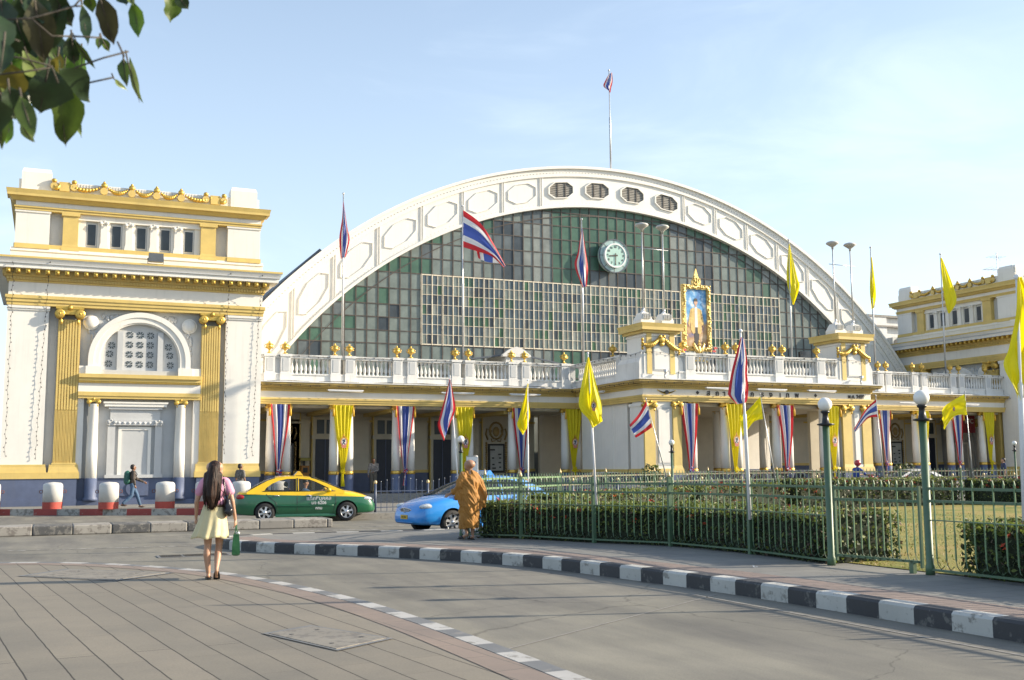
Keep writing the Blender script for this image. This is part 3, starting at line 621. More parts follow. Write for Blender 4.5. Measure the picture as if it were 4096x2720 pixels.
# glass wall
YG=YA+.25
xs=[]; x=6.0
x0g=19.36; st=.6435
k0=-20; 
cols=[x0g+st*k for k in range(-20,60)]
rows=[1.0+.0]+[7.0,7.76,8.68,9.42,10.18,10.93,11.86,12.79,13.72,14.62,15.5,16.35,17.2,18.1]
def pcol(i,xc,zc,j):
    h=noise.noise((xc*.7,zc*.6,3.1)); hh=random.random(); ra=math.hypot(xc-31.77,zc+7.41)
    if ra>24.6:
        s=(xc+zc*1.5)%5.2
        if 27.7<xc<36.2: return 0 if hh<.6 else 1
        return 0 if s<1.9 else (2 if s<4 else 4)
    if 27.7<xc<36.3:
        if zc<14.0 and 30.0<xc<33.9: return 5 if hh<.5 else 4
        return (0,1,0,0)[int(hh*4)]
    if 26.0<xc<=27.7 or 36.3<=xc<37.7: return 3 if hh<.7 else 2
    if 23.8<xc<=26.0 or 37.7<=xc<39.6: return 4 if hh<.7 else 5
    if ra>23.7 and (xc+zc)%4<1.3: return 0
    if zc<12.8: return 5 if hh<.02 else 2
    return 2 if hh<.8 else 3
b=HB()
mull=[]
for i in range(len(cols)-1):
    for j in range(len(rows)-1):
        xa,xb=cols[i],cols[i+1]; za,zb=rows[j],rows[j+1]; xc=(xa+xb)/2; zc=(za+zb)/2
        if 19.3<xc<44.5 and 8.68<zc<12.79: continue
        r=min(math.hypot(xx-CI[0],za-CI[1]) for xx in (xa,xb))
        if r>CI[2]+.05: continue
        ti=random.uniform(-.006,.006); tj=random.uniform(-.006,.006); m=PG[pcol(i,xc,zc,j)]
        b.add([(xa,YG+ti,za),(xb,YG-ti,za),(xb,YG-ti+tj,zb),(xa,YG+ti+tj,zb)],[(0,1,2,3)],m=m)
b.build('glass_wall',hall)
b=HB()
for x in cols:
    if abs(x-CI[0])<CI[2]-.4:
        zt=arcz(CI,x,.02)
        if 19.3<x<44.6: b.box(x-.03,x+.03,YG-.04,YG-.008,12.79,zt,m=MULL) if zt>12.79 else 0; b.box(x-.03,x+.03,YG-.04,YG-.008,5,8.68,m=MULL)
        else: b.box(x-.03,x+.03,YG-.04,YG-.008,5,zt,m=MULL)
for z in rows[1:]:
    hw=math.sqrt(max(0,CI[2]**2-(z-CI[1])**2)); xa,xb=CI[0]-hw,CI[0]+hw
    if hw<1: continue
    if 8.69<z<12.78:
        b.box(xa,19.36,YG-.035,YG-.006,z-.025,z+.025,m=MULL); b.box(44.45,xb,YG-.035,YG-.006,z-.025,z+.025,m=MULL)
    else: b.box(xa,xb,YG-.035,YG-.006,z-.028,z+.028,m=MULL)
C2=(31.77,-7.41,24.59)
pr=None
for i in range(81):
    t=.62+(PI-1.24)*i/80; q=arcpt(C2,t)
    if pr: b.add([(pr[0],YG-.045,pr[1]-.03),(q[0],YG-.045,q[1]-.03),(q[0],YG-.045,q[1]+.03),(pr[0],YG-.045,pr[1]+.03)],[(0,1,2,3)],m=MULL)
    pr=q
b.build('glazing_bars',hall)
b=HB(); cb=HB(); wcols=[19.36+st*k for k in range(40)]
wrow=[8.72+ (12.76-8.72)*k/7 for k in range(8)]
for i in range(39):
    for h in range(2):
        for j in range(7):
            xa=wcols[i]+st/2*h; xb=xa+st/2; xc=(xa+xb)/2; zc=wrow[j]+.3; hh=noise.noise((i*.45,j*.8,1.3)); r=random.random()
            m=PG[6] if hh<.02 else (PG[1] if hh<.22 else PG[2]); 
            if r<.1: m=PG[5]
            elif r<.2: m=PG[7 if r<.14 else 3]
            if j<1 and r>.2: m=PG[2]
            b.add([(xa,YG-.02,wrow[j]),(xb,YG-.02,wrow[j]),(xb,YG-.02,wrow[j+1]),(xa,YG-.02,wrow[j+1])],[(0,1,2,3)],m=m)
b.build('casement_panes',hall)
for i in range(40):
    x=wcols[i]; w2=.045 if i%2==0 else .026
    cb.box(x-w2,x+w2,YG-.07,YG-.0,8.68,12.79,m=CRM)
    if i%2==0: cb.box(x-.012,x+.012,YG-.076,YG-.07,8.7,12.77,m=MULL)
    if i<39: cb.box(x+st/2-.011,x+st/2+.011,YG-.05,YG-.004,8.72,12.76,m=CRM)
for j,z in enumerate(wrow): cb.box(19.36,44.46,YG-.055,YG-.002,z-(.03 if j in(0,7) else .013),z+(.03 if j in(0,7) else .013),m=CRM)
cb.build('casement_frames',hall)
# vault behind, end walls, ground storey wall
b=HB()
for i in range(n):
    p,q=arcpt(CO,T[i],-.25),arcpt(CO,T[i+1],-.25); b.add([(p[0],YA+.5,p[1]),(q[0],YA+.5,q[1]),(q[0],YA+70,q[1]),(p[0],YA+70,p[1])],[(0,3,2,1)],True,m=STEELR)
b.build('vault_roof',hall)
b=HB(); b.box(8,55,YA+.3,YA+.6,0,7.1,m=CREAMW); b.build('rear_wall',hall)
b=HB(); b.prism([(10.1,10.62),(13.6,14.0),(14.2,13.4),(10.4,9.6)],YA+1.0,YA+60,m=STEELR); b.build('side_roof',hall)
# finial mast brackets on top of the arch
# ---------------------------------------------------------------- arcades and porch
def baluster(b,x,y,z,h,m,n=7,f=.075):
    b.lathe(x,y,z,[(f*.9,0),(f*.9,.06*h),(f*.55,.1*h),(f*1.0,.28*h),(f*.95,.38*h),(f*.45,.62*h),(f*.5,.8*h),(f*.9,.9*h),(f*.9,h)],n,m=m,cap=False)
def urn(root,x,y,z,sc=1.0,xf=None):
    b=MB(xf); s=sc; P=[(.13,0),(.13,.05),(.06,.08),(.035,.16),(.05,.20),(.11,.26),(.17,.33),(.185,.40),(.14,.44),(.19,.47),(.19,.49),(.10,.54),(.04,.59),(.05,.63),(.0,.67)]
    b.lathe(x,y,z,[(r*s,h*s) for r,h in P],12,m=GOLD)
    for sx in (-1,1):
        b.tube([(x+sx*.13*s,y,z+.28*s),(x+sx*.22*s,y,z+.33*s),(x+sx*.25*s,y,z+.42*s),(x+sx*.19*s,y,z+.47*s)],.02*s,5,m=GOLD)
    return b.build('urn',root)
def ent(b,x0,x1,e0=.0,e1=.0):
    """entablature front, y=0 is frieze plane; e: how far mouldings return past each end"""
    b.box(x0,x1,-.02,.5,4.68,4.78,m=OCHRE); b.box(x0-e0*.06,x1+e1*.06,-.06,.5,4.78,4.88,m=OCHRE); b.box(x0-e0*.1,x1+e1*.1,-.10,.5,4.88,4.97,m=OCHRE)
def corn(b,x0,x1,e0=0,e1=0):
    f=lambda d,z0,z1,m: b.box(x0-e0*d,x1+e1*d,-d,.5,z0,z1,m=m)
    f(.05,5.27,5.32,OCHRE); dentils(b,x0-e0*.06,x1+e1*.06,-.05,5.33,5.42,.105,OCHRE,.06); f(.04,5.32,5.43,OCHRE); f(.16,5.43,5.50,OCHRE); f(.36,5.50,5.57,OCHRED); f(.42,5.57,5.66,OCHRED); f(.47,5.66,5.71,WHITEB)
def strings(b,pts,m=None,r=.012):
    m=m or IRON
    b.tube(pts,r*.5,4,m=m,cap=False)
    for p in pts[::1]: b.box(p[0]-r,p[0]+r,p[1]-r,p[1]+r,p[2]-.07,p[2],m=m)
def balustrade(root,x0,x1,piers,xf=None,zt=6.98,yb=.0,pw=.46):
    """piers: centres of square piers; between them balusters"""
    b=MB(xf); b.box(x0,x1,yb-.02,yb+.34,5.71,6.08,m=WHITEB); b.box(x0,x1,yb-.06,yb+.38,6.04,6.10,m=WHITEB); b.mark(); b.box(x0,x1,yb-.03,yb+.35,6.82,6.90,m=WHITEB); b.box(x0,x1,yb-.07,yb+.39,6.90,zt,m=WHITEB); b.build_each('rail',root)
    ps=sorted(piers)
    for p in ps:
        b=MB(xf); w=pw/2; b.box(p-w,p+w,yb-.07,yb+.4,5.71,6.9,m=WHITEB); b.box(p-w-.04,p+w+.04,yb-.11,yb+.43,6.88,zt+.02,m=WHITEB); b.box(p-w-.03,p+w+.03,yb-.10,yb+.42,5.71,6.12,m=WHITEB)
        b.box(p-w+.09,p+w-.09,yb-.085,yb-.07,6.2,6.8,m=GREY); b.build('pier',root)
    e=[x0]+ps+[x1]
    for a,c in zip(e,e[1:]):
        a2=a+(pw/2 if a!=x0 else 0); c2=c-(pw/2 if c!=x1 else 0)
        if c2-a2<.25: continue
        b=MB(xf)
        if c2-a2<.6: b.box(a2,c2,yb+.065,yb+.3,6.1,6.82,m=GREY); b.build('parapet_panel',root); continue
        n=max(2,int((c2-a2)/.2)); 
        for i in range(n): baluster(b,a2+(c2-a2)*(i+.5)/n,yb+.16,6.10,.72,WHITEB)
        b.build('balusters',root)
def pcol_(root,x,y,r=.215,dado=True,xf=None,z0=.5):
    b=MB(xf); column(b,x,y,1.56,4.68,r); c=b.build('column',root)
    b=MB(xf); b.lathe(x,y,z0,[(r*1.4,0),(r*1.4,.1),(r*1.1,.18),(r*1.1,.95)],16,m=NAVY); b.build('column_base',c)
    b=MB(xf); b.lathe(x,y,1.40,[(r*1.1,0),(r*1.15,.04),(r*1.15,.13),(r*1.05,.17)],16,m=GOLD); b.build('gold_ring',c)
def arcade(name,x0,x1,Yf,dz,pairs,piers,e0,e1,label):
    root=empty(name,(x0,Yf,dz),0,label,'arcade'); X=Matrix.Translation((-x0,0,0)); B=lambda: MB(X)
    b=B(); b.box(x0,x1,-1.75,-1.2,0.0,.19,m=CONC); b.box(x0,x1,-1.2,-.75,0,.34,m=CONC); b.box(x0,x1,-.75,6.0,-.4,.5,m=CONC); b.build('steps',root)
    b=B(); ent(b,x0,x1,e0,e1); b.build('architrave',root)
    b=B(); b.box(x0,x1,-.0,.5,4.97,5.27,m=WHITE); b.build('frieze',root)
    b=B(); corn(b,x0,x1,e0,e1); b.box(x0,x1,-.4,6,5.60,5.69,m=CONC); b.build('cornice',root)
    b=B(); b.box(x0,x1,.5,5.6,4.55,4.66,m=CREAMW); 
    for k in range(int((x1-x0)/3)): b.box(x0+3*k+.4,x0+3*k+.8,.5,5.6,4.38,4.55,m=OCHRE)
    b.build('ceiling',root)
    for p in pairs:
        for d in (-.36,.36): pcol_(root,p+d,.25,xf=X)
    balustrade(root,x0,x1,piers,xf=X)
    for p in piers: urn(root,p,.17,7.0,xf=X,sc=.92)
    b=B(); k=0; x=x0+.6
    while x<x1-1.6:
        w_=random.uniform(.8,1.6); b.box(x,x+w_,-.03,-.024,5.712,5.712+random.uniform(.03,.06),m=IRON); b.tube([(x-.3,-.2,5.73),(x+w_*.5,-.24,5.76),(x+w_+.5,-.2,5.73)],.012,4,m=IRON); x+=w_+random.uniform(.5,1.6)
    b.build('drain_slot',root)
    # light string clips under the rail and cornice edge
    b=B(); n=int((x1-x0)/.45); strings(b,[(x0+(x1-x0)*i/n,-.49,5.55+.03*math.sin(i*2.1)) for i in range(n+1)]); strings(b,[(x0+(x1-x0)*i/n,-.09,6.93+.03*math.sin(i*1.7)) for i in range(n+1)]); b.build('string_lights',root)
    # back wall
    b=B(); b.box(x0,x1,5.3,5.6,.5,4.56,m=CREAMW); b.box(x0,x1,5.22,5.3,.5,1.45,m=NAVY); b.box(x0,x1,5.2,5.3,1.45,1.6,m=OCHRE); b.box(x0,x1,5.16,5.3,4.1,4.2,m=OCHRE); b.build('back_wall',root)
    return root,X
def back_door(root,X,x,w=1.0,h=3.2):
    b=MB(X); b.box(x-w/2-.16,x+w/2+.16,5.05,5.3,.5,4.35,m=CREAMW); b.box(x-w/2-.2,x-w/2-.14,5.03,5.3,.5,4.4,m=OCHRE); b.box(x+w/2+.14,x+w/2+.2,5.03,5.3,.5,4.4,m=OCHRE); b.box(x-w/2-.2,x+w/2+.2,5.02,5.3,h+.02,h+.2,m=CREAMW); d=b.build('doorway',root)
    b=MB(X); b.box(x-w/2,x+w/2,5.02,5.06,.5,h,m=mat('dark_blue_door',(.018,.024,.045),.45)); b.box(x-.02,x+.02,5.0,5.02,.5,h,m=NAVY); b.build('door_leaf',d)
    for sx in (-1,1): b=MB(X); b.box(x+sx*w*.25-w*.19,x+sx*w*.25+w*.19,5.01,5.05,h+.28,h+1.0,m=PG[5]); b.build('transom_pane',d)
def back_pil(root,X,x,w=.9):
    b=MB(X); b.box(x-w,x+w,5.1,5.3,1.6,4.2,m=CREAMW); b.box(x-w-.05,x+w+.05,5.06,5.3,4.0,4.1,m=CREAMW); b.box(x-w,x+w,5.05,5.3,.5,1.45,m=NAVY); b.box(x-w-.03,x+w+.03,5.03,5.3,1.45,1.6,m=OCHRE); b.build('wall_pilaster',root)
YC=49.5
LP=[9.75,12.72,15.77,18.83,21.87,24.85]
AL,XL=arcade('arcade',8.78,25.05,YC,0,LP,[9.25,9.98,12.34,13.04,15.4,16.12,18.42,19.12,21.47,22.2,24.45],0,0,'left arcade of paired white columns under a gold cornice and urn topped balustrade')
for x in (16.33,19.49,13.1): back_door(AL,XL,x,1.0)
for x in (11.7,14.7,17.9,20.9): back_pil(AL,XL,x,.75 if x>12 else .6)
RP=[41.9,45.45,48.4,51.15,53.8]
AR,XR=arcade('arcade',38.9,55.2,YC,.22,RP,[45.3,45.9,47.95,48.7,51.0,51.7,53.9],0,0,'right arcade of paired white columns behind the hedges, from the porch to the far pavilion')
back_door(AR,XR,57.3-3.5,1.0); back_pil(AR,XR,48.4)
for x in (43,46.5,): back_pil(AR,XR,x,.6)
# fluorescent battens under the cornice
def batten(x,y,z,rz,label,n=1.9):
    r=empty('batten_light',(x,y,z),rz,label,'lamp','white tube lights under the cornice'); b=MB(); b.box(-n/2,n/2,-.07,.07,.0,.05,m=WPOLE); b.build('housing',r); b=MB(); b.tube([(-n/2+.05,-.03,-.03),(n/2-.05,-.03,-.03)],.02,8,m=OPAL); b.build('tube',r)
# ---------------------------------------------------------------- porch
YP=42.7; PX0,PX1=25.05,38.4
PO=empty('entrance_porch',((PX0+PX1)/2,YP,0),0,'projecting entrance porch with two square corner towers and a columned front','porch')
XP=Matrix.Translation((-(PX0+PX1)/2,0,0)); XS=XP@Matrix.Translation((PX0+.004,.006,0))@Matrix.Rotation(-PI/2,4,'Z')@Matrix.Translation((-(YC-YP),0,0))   # side face: local x 0 = back (Y=YC) .. 6.8 = front corner
D_=YC-YP
for nm,xf,a,c,e0,e1 in (('front',XP,PX0,PX1,1,1),('side',XS,0,D_,0,0)):
    b=MB(xf); ent(b,a,c,e0,e1); b.build('architrave',PO)
    b=MB(xf); b.box(a,c,-.0,.5,4.97,5.27,m=WHITE); b.build('frieze',PO)
    b=MB(xf); corn(b,a,c,e0,e1); b.build('cornice',PO)
    b=MB(xf); n=int((c-a)/.45); strings(b,[(a+(c-a)*i/n,-.49,5.55+.03*math.sin(i*2.1)) for i in range(n+1)]); strings(b,[(a+(c-a)*i/n,-.09,6.93+.04*math.sin(i*1.3)) for i in range(n+1)]); b.build('string_lights',PO)
b=MB(XP); b.box(PX0+.3,PX1-.1,.3,D_+6,5.55,5.68,m=CONC); b.box(PX0+.3,PX1-.3,.5,D_+6,4.5,4.66,m=CREAMW); b.box(PX1-.5,PX1-.005,.01,D_,4.69,5.5,m=WHITE); b.build('porch_roof',PO)
b=MB(XP); b.box(PX0-.3,PX1+.3,-.9,D_+2,0,.17,m=CONC); b.box(PX0-.15,PX1+.15,-.5,D_+2,.17,.34,m=CONC); b.box(PX0,PX1,-.2,D_+2,.34,.5,m=CONC); b.build('steps',PO)
# corner piers
for (a,g1,w1,g2) in ((PX0,.62,.92,.50),(36.5,.62,.62,.62)):
    xs=[a,a+g1,a+g1+w1,a+g1+w1+g2]
    b=MB(XP); b.box(xs[0]+.05,xs[3]-.02,.06,1.1,1.56,4.68,m=WHITE); b.box(xs[1]+.12,xs[2]-.1,.02,.06,1.75,4.4,m=GREY); b.box(xs[1]+.18,xs[2]-.16,.0,.03,1.85,4.3,m=WHITE); b.box(xs[1],xs[2],-.02,.06,1.56,1.7,m=WHITE); p=b.build('corner_pier',PO)
    b=MB(XP); b.box(xs[0],xs[3],-.06,1.2,.3,1.40,m=NAVY); b.build('pier_base',p)
    b=MB(XP); b.frus(xs[0]-.04,xs[3]+.04,-.10,1.2,1.38,1.58,.02,.02,m=OCHRE); b.build('gold_ring',p)
    for q0,q1 in ((xs[0],xs[1]),(xs[2],xs[3])):
        b=MB(XP); b.box(q0+.03,q1-.03,-.03,.1,1.58,4.45,m=OCHRE); b.frus(q0-.0,q1+.0,-.06,.1,1.56,1.72,.03,.03,m=OCHRE); ionic(b,(q0+q1)/2,.02,4.68,(q1-q0)*1.1); b.build('gold_pilaster',p)
for p in (27.45,30.0,33.0,35.85):
    for d in (-.36,.36):
        if p==27.45 and d<0: continue
        pcol_(PO,p+d,.25,xf=XP,z0=.42)
for x in (28.9,32.0,34.9): pcol_(PO,x,4.4,xf=XP,r=.2,z0=.42)
# shaded side wall of the porch
b=MB(XS); b.box(0.3,D_-1.75,.15,.35,1.56,4.68,m=WHITE); b.box(0.3,D_-1.75,.10,.35,.4,1.4,m=NAVY); b.box(.3,D_-1.7,.07,.35,1.4,1.56,m=OCHRE)
for x in (1.6,3.6): b.box(x,x+.05,.12,.15,1.6,4.6,m=WHITE)
b.build('side_wall',PO)
b=MB(XS); b.box(D_-1.25,D_-.05,.0,.3,1.56,4.6,m=WHITE); b.box(D_-1.3,D_-.0,-.04,.3,4.45,4.6,m=WHITE); b.box(D_-1.3,D_,-.03,.3,.3,1.4,m=NAVY); b.box(D_-1.33,D_+.0,-.05,.3,1.4,1.56,m=OCHRE); b.build('side_pier',PO)
b=MB(XP); b.box(PX0,PX1+.5,D_+4.6,D_+4.8,.4,4.6,m=CREAMW); b.mark(); b.box(34.2,36.4,D_-1.0,D_-.9,1.5,4.6,m=WHITE); b.box(34.2,36.4,D_-1.05,D_-.95,.4,1.5,m=NAVY); b.mark(); b.box(36.6,38.2,2.6,2.8,.4,4.6,m=CREAMW); b.build_each('inner_wall',PO)
# balustrades
balustrade(PO,27.0,36.3,[27.62,30.0,32.75,35.3],xf=XP,pw=.5); balustrade(PO,.0,D_-1.9,[D_-2.2],xf=XS,pw=.4)
b=MB(XP); b.box(PX0+.01,PX1,.012,.35,5.71,5.95,m=WHITEB); b.box(PX0+.015,PX0+.33,.35,D_,5.715,5.94,m=WHITEB); b.build('parapet_base',PO)
for x in (27.35,29.75,30.35,32.5,33.1,35.2): urn(PO,x,.17,7.0,xf=XP,sc=.92)
urn(PO,24.55-.1+.6,1.9+.9,7.0,xf=XP,sc=.92)
b=MB(XP); b.box(25.05,25.4,1.9,D_,6.9,7.0,m=WHITEB); b.build('parapet_cap',PO)
def tower(x0,label=None):
    x1=x0+1.72; y0,y1=.02,1.75; r=MB(XP)
    r.box(x0-.30,x1+.35,y0+.02,y1+.35,5.71,6.5,m=WHITEB); r.frus(x0-.30,x1+.35,y0+.02,y1+.35,6.5,6.75,.12,.0,m=WHITEB); r.box(x0-.2,x1+.2,y0+.03,y1+.15,6.7,6.95,m=WHITEB); r.box(x0-.05,x1+.05,y0-.015,y1,5.9,6.9,m=WHITE)
    r.box(x0+.05,x1-.05,y0+.03,y1,6.9,7.95,m=WHITE); r.box(x0,x1,y0-.02,y1+.03,7.72,7.8,m=WHITE)
    t=r.build('tower',PO)
    r=MB(XP); r.box(x0-.12,x1+.12,y0-.14,y1+.12,7.86,7.98,m=OCHRE); r.box(x0-.26,x1+.26,y0-.28,y1+.26,7.98,8.12,m=OCHRE); r.frus(x0-.26,x1+.26,y0-.28,y1+.26,8.12,8.30,-.05,-.05,m=OCHRE); r.build('tower_cap',t)
    r=MB(XP)
    for q in (x0+.10,x1-.38): r.mark(); r.box(q,q+.26,y0-.04,y0+.03,5.95,7.84,m=OCHRE)
    r.build_each('gold_strip',t)
    r=MB(XP); r.box(x0+.42,x1-.42,y0-.045,y0-.02,6.1,7.3,m=GREY); r.box(x0+.48,x1-.48,y0-.06,y0-.045,6.16,7.24,m=WHITE); r.build('panel',t)
    r=MB(XP); xm=(x0+x1)/2; r.sphere(xm,y0-.12,7.55,.17,.1,.2,m=GOLD); r.sphere(xm,y0-.12,7.33,.13,.08,.1,m=GOLD); r.sphere(xm-.1,y0-.15,7.68,.09,m=GOLD,n=8,k=5); r.sphere(xm+.1,y0-.15,7.68,.09,m=GOLD,n=8,k=5)
    garland(r,xm-.12,7.62,x0-.08,7.3,y0-.1,.16,.085,n=10); garland(r,xm+.12,7.62,x1+.08,7.1,y0-.1,.10,.085,n=10)
    for k in range(4): r.sphere(x0-.1,y0+.02,7.55-.14*k,.07,.07,.08,n=7,k=5,m=GOLD)
    for k in range(3): r.sphere(x1+.1,y0-.08,7.12-.1*k,.06,.06,.07,n=7,k=5,m=GOLD)
    r.build('garland',t)
    for q in (x0+.28,x1-.28-.02):
        r=MB(XP); r.box(q-.32,q+.32,y0+.2,y0+.95,8.30,8.5,m=WHITE); r.frus(q-.32,q+.32,y0+.2,y0+.95,8.5,8.86,.14,.14,m=WHITE); r.lathe(q,y0+.57,8.84,[(.16,0),(.10,.08),(.04,.16)],10,m=WPOLE)
        for k in range(5): r.prism([(q-.2+k*.09,8.55),(q-.16+k*.09,8.55),(q-.155+k*.085,8.8),(q-.185+k*.085,8.8)],y0+.16+.0,y0+.3,m=GREY)
        r.build('mast_pedestal',t)
    r=MB(XP); r.box(x0+.6,x1-.6,y0+.3,y0+.8,8.3,8.52,m=WHITE); r.build('cap_block',t)
    return x0,x1
def mast(x,z0,label):
    y=YP+.59; o=empty('twin_mast_lamp',(x,y,z0),0,label,'mast lamp','twin mast lamps on the porch towers')
    for sx in (-.58,.56):
        b=MB(); b.tube([(sx,0,0),(sx,0,4.05)],[.045,.03],8,m=ALU); b.lathe(sx,0,0,[(.08,0),(.04,.25)],8,m=ALU); p=b.build('mast',o)
        b=MB(); b.lathe(sx,0,3.92,[(.05,-.05),(.06,.05),(.18,.14),(.32,.24),(.33,.27),(.28,.33),(.12,.38),(.0,.39)],20,m=mat('lamp_housing',(.52,.50,.46),.5)); b.build('lamp_head',p)
    b=MB(); b.tube([(-.85,0,3.08),(.85,0,3.06)],.02,6,m=ALU); b.build('crossbar',o)
tower(25.2); tower(36.55)
mast(26.1,8.9,'twin mast with two flying saucer lamps on the left porch tower'); mast(37.45,8.9,'twin mast with two flying saucer lamps on the right porch tower')
for x,y,rz,l in ((12.7,48.95,0,'first white tube light under the left arcade cornice, above the yellow drape'),(18.3,48.95,0,'second white tube light under the left arcade cornice, behind the striped flag'),(21.9,48.95,0,'third white tube light under the left arcade cornice, above a striped drape'),
    (24.6,46.5,PI/2,'white tube light under the shaded side cornice of the porch'),(29.0,42.2,0,'leftmost tube light under the porch front cornice'),(31.9,42.2,0,'middle tube light under the porch front cornice'),(34.9,42.2,0,'rightmost tube light under the porch front cornice'),
    (47.0,48.95,0,'left tube light under the right arcade cornice'),(51.6,48.95,0,'right tube light under the right arcade cornice')): batten(x,y,5.30,rz,l,1.7)
# lettering on the frieze
INK=mat('dark_lettering',(.03,.03,.035),.5)
def letters(body,size,x,z,nm='lettering'):
    return text_mesh(body,size,INK,PO,nm,XP@Matrix.Translation((x,-.02,z)),ext=.012,bold=.008)
for ch,x in (('ส',28.6),('ถ',29.1),('า',29.5),('นี',30.45),('ก',31.1),('รุ',31.7),('ง',32.2),('เ',32.75),('ท',33.2),('พ',33.75)): letters(ch,.36,x,5.1)
letters('พ.ศ. 2459',.26,37.45,5.1)
b=MB(XP)
for x in (28.0,34.9): b.prism([(x-.09,5.12),(x,5.03),(x+.09,5.12),(x,5.21)],-.03,0,m=INK)
b.build('lozenge',PO)
b=MB(XP); xe=26.3
for sx in (-1,1):
    for k in range(4): b.prism([(xe+sx*.08,5.10+.03*k-.05),(xe+sx*(.5-.07*k),5.22-.035*k),(xe+sx*(.46-.07*k),5.17-.035*k),(xe+sx*.08,5.06+.02*k-.05)][::sx],-.05,0,m=GOLD)
b.lathe(xe,-.05,5.1,[(.10,-.02),(.10,.04)],12,m=IRON,axis='Y'); b.build('winged_emblem',PO)
# roof pediment stub behind the left balustrade
pe=empty('roof_pediment',(23.55,53.8,5.69),0,'small weathered white pediment rising behind the left balustrade','pediment')
b=MB(); b.box(-.62,.62,0,2.4,0,2.05,m=WHITEB); b.box(-.85,.85,-.12,2.5,2.05,2.15,m=WHITEB); b.prism([(-.85,2.15),(.85,2.15),(.45,2.45),(0,2.62),(-.45,2.45)],-.12,.1,m=WHITEB); b.build('block',pe)
for sx in (-.42,.42): b=MB(); b.lathe(sx,-.04,1.45,[(.17,0),(.17,.05)],16,m=WHITE,axis='Y'); b.sphere(sx,-.05,1.45,.08,n=10,k=6,m=WHITE); b.build('roundel',pe)
b=MB(); b.add([(-5.5,.2,1.5),(-.7,.2,2.2),(-.7,2.2,2.2),(-5.5,2.2,1.5)],[(0,1,2,3)],m=STEELR); b.prism([(-5.5,1.42),(-.7,2.12),(-.7,2.2),(-5.5,1.5)],.15,.25,m=STEELR); b.prism([(.7,2.12),(4.5,1.42),(4.5,1.5),(.7,2.2)],.15,.25,m=STEELR); b.build('roof_slope',pe)
# plain block seen between the hall and the far pavilion
ab=empty('annex_block',(69.3,75,0),0,'plain weathered concrete block behind the right end of the arch','building')
b=MB(); b.box(-1.6,0.4,0,6,0,15.1,m=WHITEB); b.box(.4,3.4,.3,6,0,15.2,m=WHITEB); b.box(-1.7,3.5,-.1,6,14.1,14.25,m=CONC); b.box(-1.7,3.5,-.05,6,15.0,15.2,m=CONC); b.build('wall',ab)
b=MB(); b.box(-1.2,-.2,-.06,0,11.2,12.8,m=PG[3]); b.build('window',ab)
for k,(x,z) in enumerate(((1.0,12.0),(2.9,12.3))):
    ac=empty('air_conditioner',(69.3+x,74.6,z-.8),0,('two fan air conditioner unit on the annex wall, nearer the arch','two fan air conditioner unit on the annex wall, nearer the pavilion')[k],'air conditioner','air conditioners on the annex block')
    b=MB(); b.box(-.6,.6,-.25,.5,0,1.9,m=mat('ac_casing',(.5,.5,.46),.6)); b.build('casing',ac)
    for zz in (.5,1.4): b=MB(); b.lathe(-.1,-.28,zz,[(.36,0),(.36,.04)],20,m=IRON,axis='Y'); b.build('fan',ac)
an=empty('aerial',(61.5,55,13.2),0,'thin television aerial on the roof of the far right pavilion','aerial')
b=MB(); b.tube([(0,0,0),(0,0,3.4)],.03,5,m=ALU); b.tube([(-1.4,0,2.1),(1.7,0,2.3)],.02,4,m=ALU); b.tube([(-.8,-.6,3.2),(.9,.5,3.0)],.015,4,m=ALU)
for k in range(6): b.tube([(-1.2+.5*k,-.7+.1*k,2.2),(-1.2+.5*k+.3,.5,2.2)],.012,4,m=ALU)
for k in range(4): b.tube([(-.6+.35*k,-.4,3.1),(-.6+.35*k,.4,3.1)],.012,4,m=ALU)
b.build('mast',an)
# ---------------------------------------------------------------- fences, gate, lamps
def fence_panel(root,p,q,z0,H,rails,pick,mr,mp_,n=None,double=True,hooks=True,sp=.155):
    p=Vector(p); q=Vector(q); L_=(q-p).length; d=(q-p)/L_; a=math.atan2(d.y,d.x); X=Matrix.Translation((p.x,p.y,0))@Matrix.Rotation(a,4,'Z')
    root_inv=Matrix.Translation(-root.location); X=root_inv@X
    b=MB(X)
    for z,t in rails: b.box(.03,L_-.03,-.02,.02,z0+z-t/2,z0+z+t/2,m=mr)
    pn=b.build('rail',root)
    b=MB(X); n=int((L_-.1)/sp)
    for i in range(n):
        x=.05+(L_-.1)*(i+.5)/n; w=.0105; zt=z0+rails[0][0]+.03
        b.box(x-w,x+w,-.026,-.014,z0+(.22 if hooks else .06),z0+rails[1][0],m=mp_)
        if not double or i%2==0: b.box(x-w,x+w,-.026,-.014,z0+rails[1][0],zt,m=mp_)
        b.prism([(x-w,zt-.01),(x+w,zt-.01),(x+w*1.5,zt+.03),(x,zt+.09),(x-w*1.5,zt+.03)],-.026,-.014,m=mp_)
        if hooks: b.tube([(x,-.02,z0+.24),(x+sp*.08,-.02,z0+.15),(x+sp*.45,-.02,z0+.09),(x+sp*.85,-.02,z0+.14)],.008,4,m=mr)
    b.build('pickets',pn)
def fence_post(root,x,y,z0,h,m,r=.034,tip=GOLD):
    x-=root.location.x; y-=root.location.y
    b=MB(); b.box(x-r,x+r,y-r,y+r,z0,z0+h,m=m); b.box(x-r*1.2,x+r*1.2,y-r*1.2,y+r*1.2,z0+h-.02,z0+h,m=m); p=b.build('post',root)
    b=MB(); b.lathe(x,y,z0+h,[(r*.9,0),(r*1.0,.03),(r*.7,.06),(0,.15)],8,m=tip); b.build('finial',p)
GP=mat('pale_gilt_tip',(.62,.47,.25),.4,metal=.3)
ZI=.195
NF=[(8.45,22.0),(9.25,20.95),(10.02,19.1),(10.85,17.6),(11.08,15.4)]
